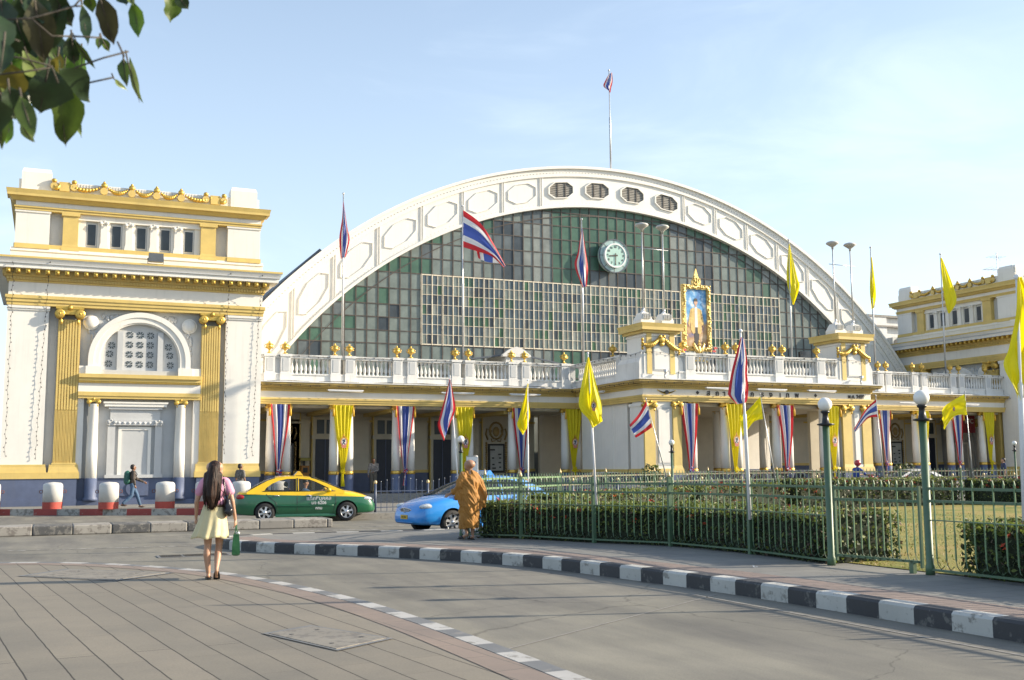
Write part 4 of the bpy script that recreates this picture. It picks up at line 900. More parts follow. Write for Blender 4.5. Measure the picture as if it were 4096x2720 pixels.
nf=empty('island_fence',(10,18,0),0,'green picket fence round the near side of the island, in front of the clipped hedge','fence')
for i,(x,y) in enumerate(NF): fence_post(nf,x,y,ZI,1.30,GREEN,tip=GP)
RL=[(1.17,.035),(1.0,.035),(.74,.014),(.07,.03)]
for a,c in zip(NF,NF[1:]+[(10.93,13.17)]): fence_panel(nf,(*a,0),(*c,0),ZI,1.3,RL,1,GREEN,GREENL)
nf2=empty('island_fence',(11,8,0),0,'green picket fence at the right edge, beyond the lamp post right of the gate','fence')
N2=[(11.17,11.4),(11.15,9.6),(11.12,7.4),(11.1,5.2)]
for x,y in N2[1:]: fence_post(nf2,x,y,ZI,1.30,GREEN,tip=GP)
for a,c in zip(N2,N2[1:]): fence_panel(nf2,(*a,0),(*c,0),ZI,1.3,RL,1,GREEN,GREENL)
bf=empty('island_back_fence',(25,31,0),0,'green fence with rusty rails along the far side of the island, behind the lawn','fence')
BF=[(8.45,22.1),(9.3,23.1),(10.6,24.1),(12.6,25.9),(15.0,27.8),(17.6,29.4),(20.4,30.6),(23.6,31.1),(26.4,31.2),(29.4,31.3),(32.4,31.3),(36,31.3),(40,31.4),(44,31.5),(48,31.6)]
for i,(x,y) in enumerate(BF[1:]): fence_post(bf,x,y,ZI,1.33,GREEN,tip=GP)
for i,(a,c) in enumerate(zip(BF,BF[1:])): fence_panel(bf,(*a,0),(*c,0),ZI,1.3,[(1.24,.045),(1.02,.04),(.08,.03)],1,RUST if i>2 else GREENL,GREEN,double=False,hooks=False,sp=.17)
# gate
gt=empty('gate',(11,12.3,0),0,'green iron gate between the two tall lamp posts, lawn showing through','gate')
fence_panel(gt,(10.96,13.08,0),(11.14,11.5,0),ZI+.06,1.3,[(1.10,.04),(.93,.035),(.1,.035)],1,GREEN,GREENL,sp=.13)
b=MB()
for x,y in ((-.04,.76),(.13,-.78)): b.mark(); b.box(x-.018,x+.018,y-.018,y+.018,ZI+.08,ZI+1.2,m=GREEN)
b.build_each('stile',gt); b=MB(); b.box(.08,.14,-.66,-.58,ZI-.0,ZI+.14,m=GREEN); b.build('drop_bolt',gt)
def globe_lamp(x,y,label,h=2.12,r=.052,gr=.108,fl=.13,gz=None):
    o=empty('globe_lamp',(x,y,ZI),0,label,'street lamp','globe lamps around the island')
    b=MB(); b.lathe(0,0,0,[(r*1.25,0),(r*1.2,.12),(r,.14),(r,h)],14,m=GREEN); b.build('post',o)
    b=MB(); b.lathe(0,0,h-.01,[(r*.8,-.02),(fl,-.0),(fl,.018),(r*1.1,.03),(r*.85,.12),(r*.8,.17),(r*1.25,.19),(r*1.3,.215)],16,m=IRON); b.build('collar',o)
    b=MB(); b.sphere(0,0,h+.205+gr*.93,gr,n=24,k=14,m=OPAL); b.build('globe',o); return o
globe_lamp(10.93,13.16,'tall green lamp post with white globe, left of the gate')
globe_lamp(11.17,11.42,'tall green lamp post with white globe, right of the gate')
globe_lamp(8.2,21.75,'small green globe lamp behind the monk, a striped flag tied to it',1.84,.033,.075,.05)
globe_lamp(17.85,28.75,'small green globe lamp standing in the far hedge below a leaning striped flag',1.94,.036,.09,.10)
globe_lamp(34.7,30.75,'small green globe lamp in the far bushes near the right edge',2.0,.036,.09,.10)
# roadside fence in front of the arcade
rf=empty('roadside_fence',(20,36,0),0,'dark blue railing along the kerb in front of the station steps','fence')
px=[10.6+1.95*k for k in range(24)]; yk=lambda x:36.6+.018*(x-10)
prev=None
for k,x in enumerate(px):
    y=yk(x); b=MB(); b.lathe(x-20,y-36,.17,[(.045,0),(.045,.98)],10,m=BLUEF); p=b.build('post',rf); b=MB(); b.sphere(x-20,y-36,1.2,.06,.06,.08,n=8,k=6,m=GP); b.build('finial',p)
    if prev:
        X=Matrix.Translation((-20,-36,0)); b=MB(X); b.box(prev[0],x,y-.012,y+.012,.32,.35,m=BLUEF); b.box(prev[0],x,y-.012,y+.012,.88,.91,m=BLUEF)
        n=9
        for i in range(1,n): xx=prev[0]+(x-prev[0])*i/n; hh=1.0+.22*(1-abs(i-4.5)/4.5); b.box(xx-.009,xx+.009,y-.009,y+.009,.2,hh+.17,m=BLUEF); b.sphere(xx,y,hh+.18,.018,n=5,k=4,m=ALU)
        b.build('railing',rf)
    prev=(x,y)
# ---------------------------------------------------------------- lawn and hedges
flat('lawn',[(11.35,4),(40,4),(60,20),(60,30.6),(30,30.6),(24,30.4),(20.6,29.8),(16,27),(12.8,24.6),(10.2,22.4),(9.6,21.3),(10.4,19.3),(11.2,17.6),(11.4,15)],.204,LAWN)
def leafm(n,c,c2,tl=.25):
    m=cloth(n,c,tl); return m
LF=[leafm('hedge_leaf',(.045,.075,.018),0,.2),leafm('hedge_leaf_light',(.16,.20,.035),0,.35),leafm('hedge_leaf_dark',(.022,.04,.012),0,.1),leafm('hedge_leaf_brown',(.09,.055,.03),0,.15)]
FLW=mat('ixora_flower',(.50,.06,.02),.6)
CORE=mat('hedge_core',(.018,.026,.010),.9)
def quadleaf(b,p,nrm,s,m,rnd=.8):
    n_=(nrm+Vector((random.gauss(0,rnd),random.gauss(0,rnd),random.gauss(0,rnd)))).normalized(); t=n_.orthogonal().normalized(); t.rotate(Matrix.Rotation(random.uniform(0,6.28),3,n_)); u=n_.cross(t)
    s*=random.uniform(.7,1.3); l=s*1.25; w_=s*.55
    b.add([p-t*l,p+u*w_+n_*s*.12,p+t*l,p-u*w_+n_*s*.12],[(0,1,2,3)],m=m)
def hedge(name,path,hw,z0,z1,dens,ls,label,brown=.05,flowers=20,group=None,lump=.05,cat='hedge'):
    P=[Vector((*p,0)) for p in path]; Q=resample(catmull([(p.x,p.y,0) for p in P],5),.12); c=Q[len(Q)//2].copy(); Lft=offset(Q,hw); Rgt=offset(Q,-hw)
    b=MB(); H_=z1-z0; 
    rings=[]
    for i,q in enumerate(Q):
        n_=(Lft[i]-q).normalized(); e=1.0 if 1<i<len(Q)-2 else .75
        def W(a,z): r=1-.10; return q+n_*a*e*r-c+Vector((0,0,z))
        rings.append([W(-hw,z0),W(hw,z0),W(hw*.98,z1-.12),W(hw*.75,z1-.05),W(-hw*.75,z1-.05),W(-hw*.98,z1-.12)])
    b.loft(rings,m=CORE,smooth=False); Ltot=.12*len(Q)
    N_=int(dens*Ltot*(2*H_+2*hw))
    for k in range(N_):
        i=random.randrange(len(Q)); q=Q[i]; n_=(Lft[i]-q).normalized(); t=Vector((n_.y,-n_.x,0)); r=random.random()*(2*H_+2*hw); up=Vector((0,0,1))
        lum=lump*noise.noise((q.x*1.7,q.y*1.7,r*2))*2
        if r<H_: a=hw*.97; z=z0+r; nr=n_
        elif r<2*H_: a=-hw*.97; z=z0+r-H_; nr=-n_
        else: a=(r-2*H_)-hw; z=z1-.03-.10*(abs(a)/hw)**4; nr=up
        p=q+n_*a+nr*(lum+random.uniform(-.07,.03))+t*random.uniform(-.06,.06)+Vector((0,0,z)); 
        if i<2 or i>len(Q)-3: nr=(nr+t*(1 if i<2 else -1)*2).normalized(); p=p+Vector((0,0,0))
        hh=random.random(); bn=noise.noise((q.x*.8,q.y*.8,5.5))
        lt=.80 if nr.z>.5 or (z>z1-.16) else .22  # light leaves crowd the top: the hedge's sunlit band put into leaf colour
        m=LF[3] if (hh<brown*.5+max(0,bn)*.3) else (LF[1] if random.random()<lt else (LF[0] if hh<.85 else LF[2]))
        quadleaf(b,p-c,nr,ls,m)
    # end caps
    for e,i in ((-1,0),(1,len(Q)-1)):
        q=Q[i]; n_=(Lft[i]-q).normalized(); t=(Q[-1]-Q[-2]).normalized() if e>0 else (Q[0]-Q[1]).normalized()
        for k in range(int(dens*hw*2*H_)):
            quadleaf(b,q+n_*random.uniform(-hw,hw)*.95+t*random.uniform(-.08,.06)+Vector((0,0,random.uniform(z0,z1)))-c,t,ls,random.choice(LF[:3]))
    o=b.build(name,label=label,cat=cat,group=group,loc=(c.x,c.y,0))
    if flowers:
        for k in range(flowers):
            i=random.randrange(len(Q)); q=Q[i]; n_=(Lft[i]-q).normalized(); 
            s=random.choice((-1,-1,0)); a=hw*1.02*s if s else random.uniform(-hw,hw); z=z1+.02 if not s else random.uniform(z0+.45*H_,z1)
            f=MB(); 
            for j in range(7): quadleaf(f,q+n_*a-c+Vector((random.gauss(0,.03),random.gauss(0,.03),z+random.gauss(0,.02))),Vector((0,0,1)),.03,FLW)
            f.build('flower',o)
    return o
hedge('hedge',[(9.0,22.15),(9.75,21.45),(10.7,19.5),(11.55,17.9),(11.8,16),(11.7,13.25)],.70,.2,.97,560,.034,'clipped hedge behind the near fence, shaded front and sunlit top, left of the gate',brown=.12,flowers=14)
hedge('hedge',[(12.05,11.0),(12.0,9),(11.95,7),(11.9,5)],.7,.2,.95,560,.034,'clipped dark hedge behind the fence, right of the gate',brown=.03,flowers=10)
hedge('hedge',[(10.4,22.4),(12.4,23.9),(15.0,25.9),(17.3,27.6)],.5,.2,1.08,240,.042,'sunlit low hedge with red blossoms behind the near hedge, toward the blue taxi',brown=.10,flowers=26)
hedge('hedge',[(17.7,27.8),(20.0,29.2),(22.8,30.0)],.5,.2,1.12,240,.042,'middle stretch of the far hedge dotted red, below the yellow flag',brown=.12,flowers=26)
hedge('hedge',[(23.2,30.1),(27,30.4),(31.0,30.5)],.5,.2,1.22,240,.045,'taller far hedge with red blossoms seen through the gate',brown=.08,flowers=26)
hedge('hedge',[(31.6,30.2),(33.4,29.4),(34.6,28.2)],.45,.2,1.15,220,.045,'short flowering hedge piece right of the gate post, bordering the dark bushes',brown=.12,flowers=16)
def bush(x,y,rx,ry,h,label,n=2600,ls=.06):
    b=MB()
    for k in range(n):
        a=random.uniform(0,2*PI); e=math.asin(random.uniform(-.1,1)); nr=Vector((math.cos(a)*math.cos(e),math.sin(a)*math.cos(e),math.sin(e))); l=1+.22*noise.noise(nr*2.2+Vector((x,y,0)))+random.uniform(-.12,.04)
        quadleaf(b,Vector((nr.x*rx*l,nr.y*ry*l,.1+nr.z*h*l)),nr,ls,random.choice((LF[0],LF[2],LF[0],LF[1])))
    b.sphere(0,0,.1,rx*.82,ry*.82,h*.84,m=CORE); b.build('bush',label=label,cat='bush',loc=(x,y,.2),group='dark bushes at the right edge')
bush(35.2,28.6,2.2,1.6,1.35,'broad dark rounded bush behind the short flowering hedge'); bush(34.5,25.6,1.9,1.5,1.25,'lower dark bush nearest the right edge of the far lawn')
bush(38.5,30.0,2.5,1.6,1.7,'tallest dark bush at the back of the right hedge corner')
bush(24.6,41.3,.9,.6,1.35,'small leafy shrub before the left porch tower base',900,.07); bush(38.9,41.2,.9,.6,1.4,'leafy shrub beside the right porch corner pier behind the rider',900,.07)
# scattered dry grass tufts by the gate
b=MB(); GT=[cloth('grass_blade',(.17,.19,.04),.3),cloth('dry_grass_blade',(.30,.22,.08),.3)]
for k in range(9000):
    x=11.4+random.random()**1.5*14; y=random.uniform(8,28)
    if y>17 and x<12.9+ (y-17)*.35: continue
    if y>24+ (x-12)*.5: continue
    a=random.uniform(0,6.28); h=random.uniform(.02,.055); w_=.012
    b.add([(x-w_*math.cos(a),y-w_*math.sin(a),.203),(x+w_*math.cos(a),y+w_*math.sin(a),.203),(x+random.gauss(0,.015),y+random.gauss(0,.015),.203+h)],[(0,1,2)],m=random.choice(GT))
b.build('grass',label='short dry grass on the island lawn',kind='stuff')
# ---------------------------------------------------------------- bollards
BW=paint('bollard_white',(.66,.65,.62),.66,(.4,.39,.36)); BR=paint('bollard_red',(.42,.07,.05),.68,(.45,.3,.27))
def bollard():
    o=empty('bollard',(0,0,.24),0,'x','bollard','red and white bollards before the pavilion')
    b=MB(); b.lathe(0,0,.26,[(.36,0),(.355,.62),(.34,.68),(.28,.73),(.0,.765)],24,m=BW); b.build('body',o)
    b=MB(); b.lathe(0,0,0,[(.36,0),(.365,.262)],24,m=BR,cap=False); b.build('base_band',o)
    for sx in (-1,1):
        b=MB(); 
        pts=[(sx*(.35+.07+.06*math.cos(t)),0,.66+.06*math.sin(t)) for t in [2*PI*k/10 for k in range(11)]]; b.tube(pts,.014,5,m=mat('rusty_ring',(.16,.05,.03),.6)); b.tube([(sx*.34,0,.66),(sx*.38,0,.66)],.02,5,m=MATS['rusty_ring']); b.build('chain_ring',o)
    return o
bo=bollard()
for i,(x,y,l) in enumerate(((-1.95,45.9,'leftmost red and white bollard, cut by the picture edge'),(.25,45.2,'red and white bollard below the left gold pilaster'),(2.2,43.7,'red and white bollard just left of the striding man'),(4.2,43.2,'red and white bollard just right of the striding man'),(5.6,42.7,'red and white bollard hidden behind the woman with long hair'),(6.85,42.0,'red and white bollard seen behind the boot of the green and yellow taxi'),(8.05,41.0,'red and white bollard seen through the windows of the green and yellow taxi'))):
    o=bo if i==0 else copy_tree(bo); o.location=(x,y,.235); o['label']=l
# ---------------------------------------------------------------- flags
RED=cloth('flag_red',(.62,.025,.035)); WHT=cloth('flag_white',(.80,.79,.78)); BLU=cloth('flag_blue',(.055,.10,.40)); YEL=cloth('flag_yellow',(.88,.76,.01),.45)
SR=Vector((math.cos(YAW),-math.sin(YAW),0)); SF=Vector((math.sin(YAW),math.cos(YAW),0))
def pl(pts,u):
    n=len(pts)-1; t=u*n; i=min(int(t),n-1); f=t-i
    def g(k): k=max(0,min(n,k)); return Vector(pts[k])
    p0,p1,p2,p3=g(i-1),g(i),g(i+1),g(i+2)
    return .5*((2*p1)+(-p0+p2)*f+(2*p0-5*p1+4*p2-p3)*f*f+(-p0+3*p1-3*p2+p3)*f**3)
EMB=[mat('emblem_pink',(.62,.22,.16),.6),mat('emblem_navy',(.03,.04,.10),.6),mat('emblem_white',(.75,.68,.6),.6),mat('emblem_gold',(.7,.35,.04),.5)]
def emblem(b,P,s):
    """small royal-yellow-flag crest; P(a,b) maps local coords to 3d"""
    def disc(cx,cy,rx,ry,m,n=14,k=0): b.add([P(cx+rx*math.cos(2*PI*i/n),cy+ry*math.sin(2*PI*i/n),k) for i in range(n)],[tuple(range(n))],m=m)
    disc(0,0,.19*s,.25*s,EMB[0],k=1)
    for i in range(7): a=PI*(.1+.8*i/6); disc(.17*s*math.cos(a),.22*s*math.sin(a),.045*s,.06*s,EMB[3],8,2)
    disc(0,.0,.13*s,.18*s,EMB[2],k=2)
    for (x,y,q) in ((-.04,.06,.04),(.03,.02,.045),(-.02,-.06,.04),(.05,.1,.03),(.04,-.12,.03),(-.07,-.12,.025)): disc(x*s,y*s,q*s,q*1.4*s,EMB[1],8,3)
    b.add([P(-.05*s,.24*s,2),P(.05*s,.24*s,2),P(0,.45*s,2)],[(0,1,2)],m=EMB[3]); b.add([P(-.14*s,-.22*s,2),P(.14*s,-.22*s,2),P(.10*s,-.33*s,2),P(-.10*s,-.33*s,2)],[(3,2,1,0)],m=EMB[0])
FLAGN=0
def flag(label,base,top,s,T_,B_,tri,polem=ALU,pr=.018,rip=.05,emb=None,group='flags on poles',extra=None,n=26,pr2=None):
    """s: local units per metre for the outline lists (x right, y down) measured from the pole top"""
    global FLAGN; FLAGN+=1; ph=FLAGN*1.7
    if 'roof' in group and not extra: T_=[(a*1.2,c) for a,c in T_]; B_=[(a*1.2,c) for a,c in B_]
    o=empty('flag_on_pole',base,0,label,'flag',group); bv=Vector(base); tv=Vector(top)-bv
    b=MB(); b.tube([(0,0,0),tv*.55,tv*.56,tv],[pr2 or pr*1.5,pr2 or pr*1.5,pr,pr*.8],8,m=polem); p=b.build('pole',o); b=MB(); b.sphere(*tv,pr*1.8,n=8,k=6,m=polem); b.build('finial',p)
    def P(u,v,off=0):
        a=pl(T_,u); c=pl(B_,u); q=a.lerp(c,v)/s; w_=(a-c).length/s
        d=rip*(math.sin(v*11+ph+u*3)+.6*math.sin(u*9+v*6+ph)+.35*math.sin(v*23-u*7+ph))*min(1,.3+u*1.2); return tv+SR*q.x+Vector((0,0,-q.y))+SF*(d-.02-off)
    b=MB()
    def mf(i,j):
        if not tri: return YEL
        v=(i+.5)/24; return RED if v<1/6 or v>5/6 else (WHT if v<1/3 or v>2/3 else BLU)
    b.grid(lambda v,u:P(u,v),24,n,mf=mf)
    c=b.build('cloth',o)
    if emb:
        u0,v0,es=emb; b=MB(); q0=P(u0,v0)
        emblem(b,lambda x,y,k:q0+SR*x*.8+Vector((0,0,y))-SF*(.045+.004*k)+SF*0,es); b.build('emblem',c)
    if extra:
        b=MB(); E0,E1=extra
        def P2(v,u): a=pl(E0,v); c2=pl(E1,v); q=a.lerp(c2,u)/s; return tv+SR*q.x+Vector((0,0,-q.y))+SF*(.08+.04*math.sin(v*6))
        def mf2(i,j): v=(i+.5)/12; return RED if v<.18 else (WHT if v<.32 else (BLU if v<.7 else WHT))
        b.grid(P2,12,6,mf=mf2); b.build('fold',o)
    return o
flag('large yellow flag on a white pole at the fence, left of the big striped flag',(10.02,18.98,.95),(9.88,18.98,3.96),115,[(0,8),(-9,42),(-20,92),(-23,118),(-16,136),(-2,152),(7,173)],[(3,12),(13,50),(20,78),(29,112),(31,135),(30,148),(31,157)],False,WPOLE,.014,.05,(.55,.62,.32),pr2=.024)
flag('narrow yellow flag on a pole at the back fence, above the blue taxi',(10.75,23.9,.25),(10.9,24.2,3.85),100,[(0,8),(-10,48),(-22,92),(-27,112),(-13,136)],[(2,10),(1,50),(4,80),(3,98),(-3,120)],False,WPOLE,.014,.05,(.5,.8,.2))
flag('striped red white blue flag on the small lamp behind the monk',(8.22,21.72,.3),(8.0,21.9,3.68),108,[(0,6),(-11,48),(-24,95),(-28,118),(-14,152)],[(2,10),(9,45),(14,72),(10,90),(-2,118)],True,WPOLE,.012,.04)
flag('striped flag on a leaning pole tied to the lamp before the porch',(17.9,28.7,.3),(16.7,28.3,3.75),82,[(0,6),(-20,40),(-43,66)],[(14,72),(-4,84),(-27,98)],True,ALU,.014,.04)
flag('big drooping striped flag on a white pole fixed to the near fence',(11.04,15.33,.78),(10.97,15.33,4.02),135,[(0,14),(-12,52),(-25,95),(-34,140),(-34,152),(-16,172)],[(7,20),(13,65),(12,100),(15,130),(12,155),(6,168)],True,WPOLE,.02,.04,pr2=.03)
flag('yellow flag blown left on a thin pole behind the middle hedge',(23.65,31.05,.25),(23.0,31.1,4.2),70,[(0,6),(-28,36),(-52,53)],[(5,62),(-20,70),(-48,106)],False,ALU,.016,.05)
flag('striped flag blown left beside the right porch corner',(28.55,31.2,.25),(28.3,31.2,4.25),60,[(0,8),(-25,32),(-52,75)],[(1,48),(-22,52),(-50,82)],True,ALU,.016,.04)
flag('yellow flag blown left over the far bushes',(33.0,31.25,.25),(32.85,31.3,4.5),57,[(0,5),(-42,28),(-55,48)],[(2,52),(-24,54),(-50,84)],False,ALU,.016,.05,(.4,.5,.3))
flag('large yellow flag at the right edge on a thick white pole',(11.05,9.7,1.0),(11.17,9.7,4.04),176,[(0,0),(-10,80),(-32,160),(-48,205),(-12,275)],[(12,0),(40,60),(60,150),(50,220),(5,265)],False,WPOLE,.022,.06,pr2=.035)
RG='flags on tall poles along the arcade roof'
flag('limp striped flag on the leftmost tall roof pole beside the pavilion',(12.93,50.5,6.0),(12.88,50.5,15.15),49,[(0,20),(-2,60),(-7,110),(-4,160)],[(1,22),(9,85),(14,115),(6,156)],True,ALU,.035,.05,group=RG)
flag('open striped flag streaming right on a tall roof pole across the white arch',(19.17,50.5,6.0),(19.14,50.5,15.1),47,[(2,10),(45,44),(78,98),(104,148)],[(2,102),(35,112),(72,126),(100,152)],True,ALU,.035,.06,group=RG,extra=([(34,110),(60,114),(98,140)],[(38,128),(62,138),(94,142)]))
flag('limp striped flag on the roof pole in front of the green glass',(26.03,50.5,6.0),(26.03,50.5,15.0),45,[(0,22),(-8,80),(-15,115),(0,168)],[(2,25),(8,80),(12,125),(8,166)],True,ALU,.035,.05,group=RG)
flag('limp yellow flag on a roof pole across the right half of the arch',(39.65,50.5,6.0),(39.77,50.5,14.95),40,[(0,10),(-7,90),(-2,130),(3,155)],[(2,12),(14,90),(18,112),(5,156)],False,ALU,.035,.05,group=RG)
flag('limp yellow flag on a roof pole against the sky beside the twin lamps',(45.87,50.5,6.2),(45.94,50.5,14.95),38,[(0,22),(-5,100),(-3,146)],[(2,24),(6,100),(2,142)],False,ALU,.035,.05,group=RG)
flag('rightmost yellow flag on a tall roof pole before the far pavilion',(51.5,50.5,6.2),(51.59,50.5,14.95),37,[(0,8),(2,80),(8,140)],[(3,10),(27,102),(12,142)],False,ALU,.035,.05,group=RG)
flag('small striped flag on the mast on top of the great arch',(31.98,57.9,19.9),(31.98,57.9,26.85),41,[(0,10),(-10,28),(-15,44),(2,58)],[(8,6),(9,30),(5,48),(3,60)],True,ALU,.035,.06,group='flag on the arch',pr2=.06)
# ---------------------------------------------------------------- drapes on the columns
def drape(x,y,tri,label,dz=0,w=1.0,h=3.05):
    o=empty('column_drape',(x,y,1.5+dz),0,label,'drape','drapes tied on the paired columns'); ph=x*1.3
    def P(i,j):
        u=i*2-1; t=j; wz=(w/2)*(1-.83*t**1.15)+.0; return Vector((u*wz+.02*math.sin(t*5+ph),-.05-.045*math.cos(u*PI*4.5+ph)*(1-.3*t)-.03*math.sin(t*4),3.15-h*t))
    def mf(i,j):
        if not tri: return YEL
        v=(i+.5)/30; return RED if v<.14 or v>.86 else (WHT if v<.32 or v>.68 else BLU)
    b=MB(); b.grid(P,30,24,mf=mf); c=b.build('cloth',o)
    b=MB(); K=[RED,WHT,BLU] if tri else [YEL]
    for k in range(40):
        a=random.uniform(0,6.28); r=random.uniform(.03,.13); b.use(random.choice(K)); p=Vector((r*math.cos(a),-.1+random.uniform(-.05,.05),.05+r*math.sin(a))); quadleaf(b,p,Vector((0,-1,0)),.055,random.choice(K),.6)
    b.sphere(0,-.06,.05,.09,.06,.09,n=8,k=6,m=K[0]); b.build('rosette',o)
    b=MB(); 
    b.grid(lambda u,v:Vector(((u-.5)*(.10+.10*v)+.02*math.sin(v*3+ph),-.07-.03*math.cos(u*12),-.02-.62*v)),10,8,mf=lambda i,j:YEL if not tri else (RED if i<3 else (WHT if i<5 else BLU))); b.build('tail',o)
    for sx in (-1,1):
        b=MB(); TS=mat('tassel_gold',(.75,.42,.03),.6); b.lathe(sx*w*.5,-.10,2.62,[(.055,0),(.05,.3),(.02,.36),(.03,.4)],8,m=TS); b.tube([(sx*w*.5,-.1,3.0),(sx*w*.49,-.08,3.2)],.012,4,m=TS); b.build('tassel',o)
    if not tri:
        b=MB(); emblem(b,lambda xx,yy,k:Vector((xx+.02,-.145-.004*k,1.45+yy)),.9); b.build('emblem',c)
    return o
DL=[(9.75,True,'striped drape on the first column pair beside the left pavilion'),(12.72,False,'yellow drape on the column pair behind the taxi bonnet'),(15.77,True,'striped drape beside the man standing in the dark doorway'),(18.83,False,'yellow drape behind the monk and the small globe lamp'),(21.87,True,'striped drape right of the gold framed notice board'),(24.85,False,'shaded yellow drape in the corner between arcade and porch')]
for x,t,l in DL: drape(x,49.5-.02,t,l,0,.95)
for x,t,l in ((27.5,True,'striped drape beside the gold pilaster at the left porch corner'),(30.0,False,'yellow drape on the second porch column pair'),(33.0,True,'striped drape on the third porch column pair'),(35.85,False,'yellow drape on the last porch pair behind the tall lamp')): drape(x,YP-.02,t,l,-.05,.95)
drape(37.6,46.3,True,'narrow striped drape deeper inside the porch',0,.6)
for x,t,l in ((45.45,True,'striped drape on the first visible pair of the right arcade'),(48.4,False,'yellow drape half hidden by the lamp post right of the gate'),(51.15,True,'striped drape in the right arcade beside the red banner'),(53.75,False,'rightmost yellow drape by the white drain pipe')): drape(x,49.48,t,l,.22,.95)
# ---------------------------------------------------------------- clock, portrait, notice boards
ck=empty('station_clock',(31.72,57.3,14.63),0,'round pale green clock on the glass wall with dark hands','clock')
ck.scale=(.81,.81,.81); CKF=mat('clock_face',(.42,.62,.55),.4,var=.05); CKR=mat('clock_ring_glass',(.36,.50,.49),.4,var=.1)
b=MB(); b.lathe(0,0,0,[(1.28,-.12),(1.28,.2)],40,m=CKR,axis='Y'); b.build('outer_ring',ck)
b=MB(); 
def rring(b,r0,r1,y0,y1,m,n=40):
    for i in range(n):
        a,c=2*PI*i/n,2*PI*(i+1)/n; q=lambda r,t:(r*math.cos(t),r*math.sin(t)); b.prism([q(r0,a),q(r1,a),q(r1,c),q(r0,c)][::-1],y0,y1,m=m)
rring(b,1.24,1.31,-.17,-.1,STEELR); 
for k in range(8):
    a=PI*k/4; c,s=math.cos(a),math.sin(a); b.add([(c*.9-s*.02,-.14,s*.9+c*.02),(c*1.27-s*.02,-.14,s*1.27+c*.02),(c*1.27+s*.02,-.14,s*1.27-c*.02),(c*.9+s*.02,-.14,s*.9-c*.02)],[(3,2,1,0)],m=MULL)
b.build('ring_bars',ck)
b=MB(); b.lathe(0,0,0,[(.90,-.32),(.90,-.12)],40,m=CKF,axis='Y'); b.build('dial',ck)
b=MB(); rring(b,.84,.94,-.36,-.12,WPOLE); b.build('bezel',ck)
for k in range(12):
    a=PI/2-2*PI*(k+1)/12; text_mesh(str(k+1),.23,MULL,ck,'numeral',Matrix.Translation((.67*math.cos(a),-.335,.67*math.sin(a))),ext=.006,bold=.006)
for nm,ang,l,w_ in (('hour_hand',R(186),.58,.04),('minute_hand',R(-91),.74,.028)):
    b=MB(Matrix.Translation((0,-.35,0))@Matrix.Rotation(-ang,4,'Y')); b.prism([(-.18,-w_*1.4),(l,-w_),(l,w_),(-.18,w_*1.4)],-.01,.0,m=MULL); b.build(nm,ck)
b=MB(); b.lathe(0,0,0,[(.05,-.37),(.05,-.33)],12,m=MULL,axis='Y'); b.build('hub',ck)
# portrait in a gilded frame (plain generic standing figure in a golden robe)
GF=mat('gilded_carving',(.85,.62,.22),.42,metal=.5,var=.25,vs=14,bump=.6,bs=18)
pf=empty('framed_portrait',(28.95,44.1,6.68),R(2),'tall gilded frame holding a painting of a standing figure in a golden robe','portrait')
b=MB(); pf.scale=(.8,.8,.8); w0,w1,h0,h1=-.78,.78,1.0,4.55
for (xa,xb,za,zb) in ((w0-.26,w0,h0-.28,h1+.26),(w1,w1+.26,h0-.28,h1+.26),(w0,w1,h1,h1+.26),(w0,w1,h0-.28,h0)): b.box(xa,xb,-.12,.05,za,zb,m=GF)
b.build('frame',pf)
b=MB()
for k in range(190):
    t=random.random()*2*(1.8+3.9); 
    if t<3.9: p=(w0-.13,h0-.1+t)
    elif t<7.8: p=(w1+.13,h0-.1+t-3.9)
    elif t<9.6: p=(w0+(t-7.8),h1+.13)
    else: p=(w0+(t-9.6),h0-.14)
    cl=1.0 if (abs(p[1]-h0)<.6 or abs(p[1]-h1)<.7 or abs(p[1]-2.7)<.5) else .55
    r=random.uniform(.05,.10)*cl; b.sphere(p[0]+random.gauss(0,.05),-.14,p[1]+random.gauss(0,.04),r,r*.8,r,n=6,k=4,m=GF)
b.build('carving',pf)
b=MB(); b.prism([(-.28,h1+.2),(.28,h1+.2),(.34,h1+.5),(.16,h1+.8),(0,h1+1.3),(-.16,h1+.8),(-.34,h1+.5)],-.14,-.04,m=GF)
for k in range(24): a=random.uniform(0,6.28); r=random.random()**.5*.26; b.sphere(r*math.cos(a),-.16,h1+.5+r*1.1*math.sin(a),.05,.05,.06,n=6,k=4,m=GF)
b.build('crown_crest',pf)
b=MB(); 
for sx in (-1,1): b.tube([(0,-.22,.55),(sx*.22,-.24,.8),(sx*.38,-.22,1.15),(sx*.30,-.2,1.32)],[.12,.12,.09,.02],6,m=GF)
b.sphere(0,-.24,.75,.16,.12,.32,m=GF); b.sphere(0,-.26,1.12,.09,m=GF); b.lathe(0,-.26,1.18,[(.06,0),(.0,.24)],8,m=GF); b.sphere(0,-.2,.35,.1,.08,.2,m=GF); b.build('winged_figure',pf)
def b_paint(N,L,b,v):
    mp=N.new('ShaderNodeSeparateXYZ'); L.new(v,mp.inputs[0]); n=N.new('ShaderNodeTexNoise'); n.inputs['Scale'].default_value=1.6; n.inputs['Detail'].default_value=6; L.new(v,n.inputs['Vector'])
    c=ramp(N,L,n.outputs['Fac'],[(.35,(.04,.16,.42)),(.5,(.10,.33,.62)),(.62,(.62,.72,.82))]); c2=ramp(N,L,n.outputs['Fac'],[(.35,(.10,.12,.30)),(.5,(.42,.24,.10)),(.65,(.55,.42,.28))])
    f=N.new('ShaderNodeMapRange'); f.inputs[1].default_value=2.3; f.inputs[2].default_value=2.7; L.new(mp.outputs[2],f.inputs[0]); L.new(mixc(N,L,f.outputs[0],c2,c),b.inputs['Base Color']); b.inputs['Roughness'].default_value=.4
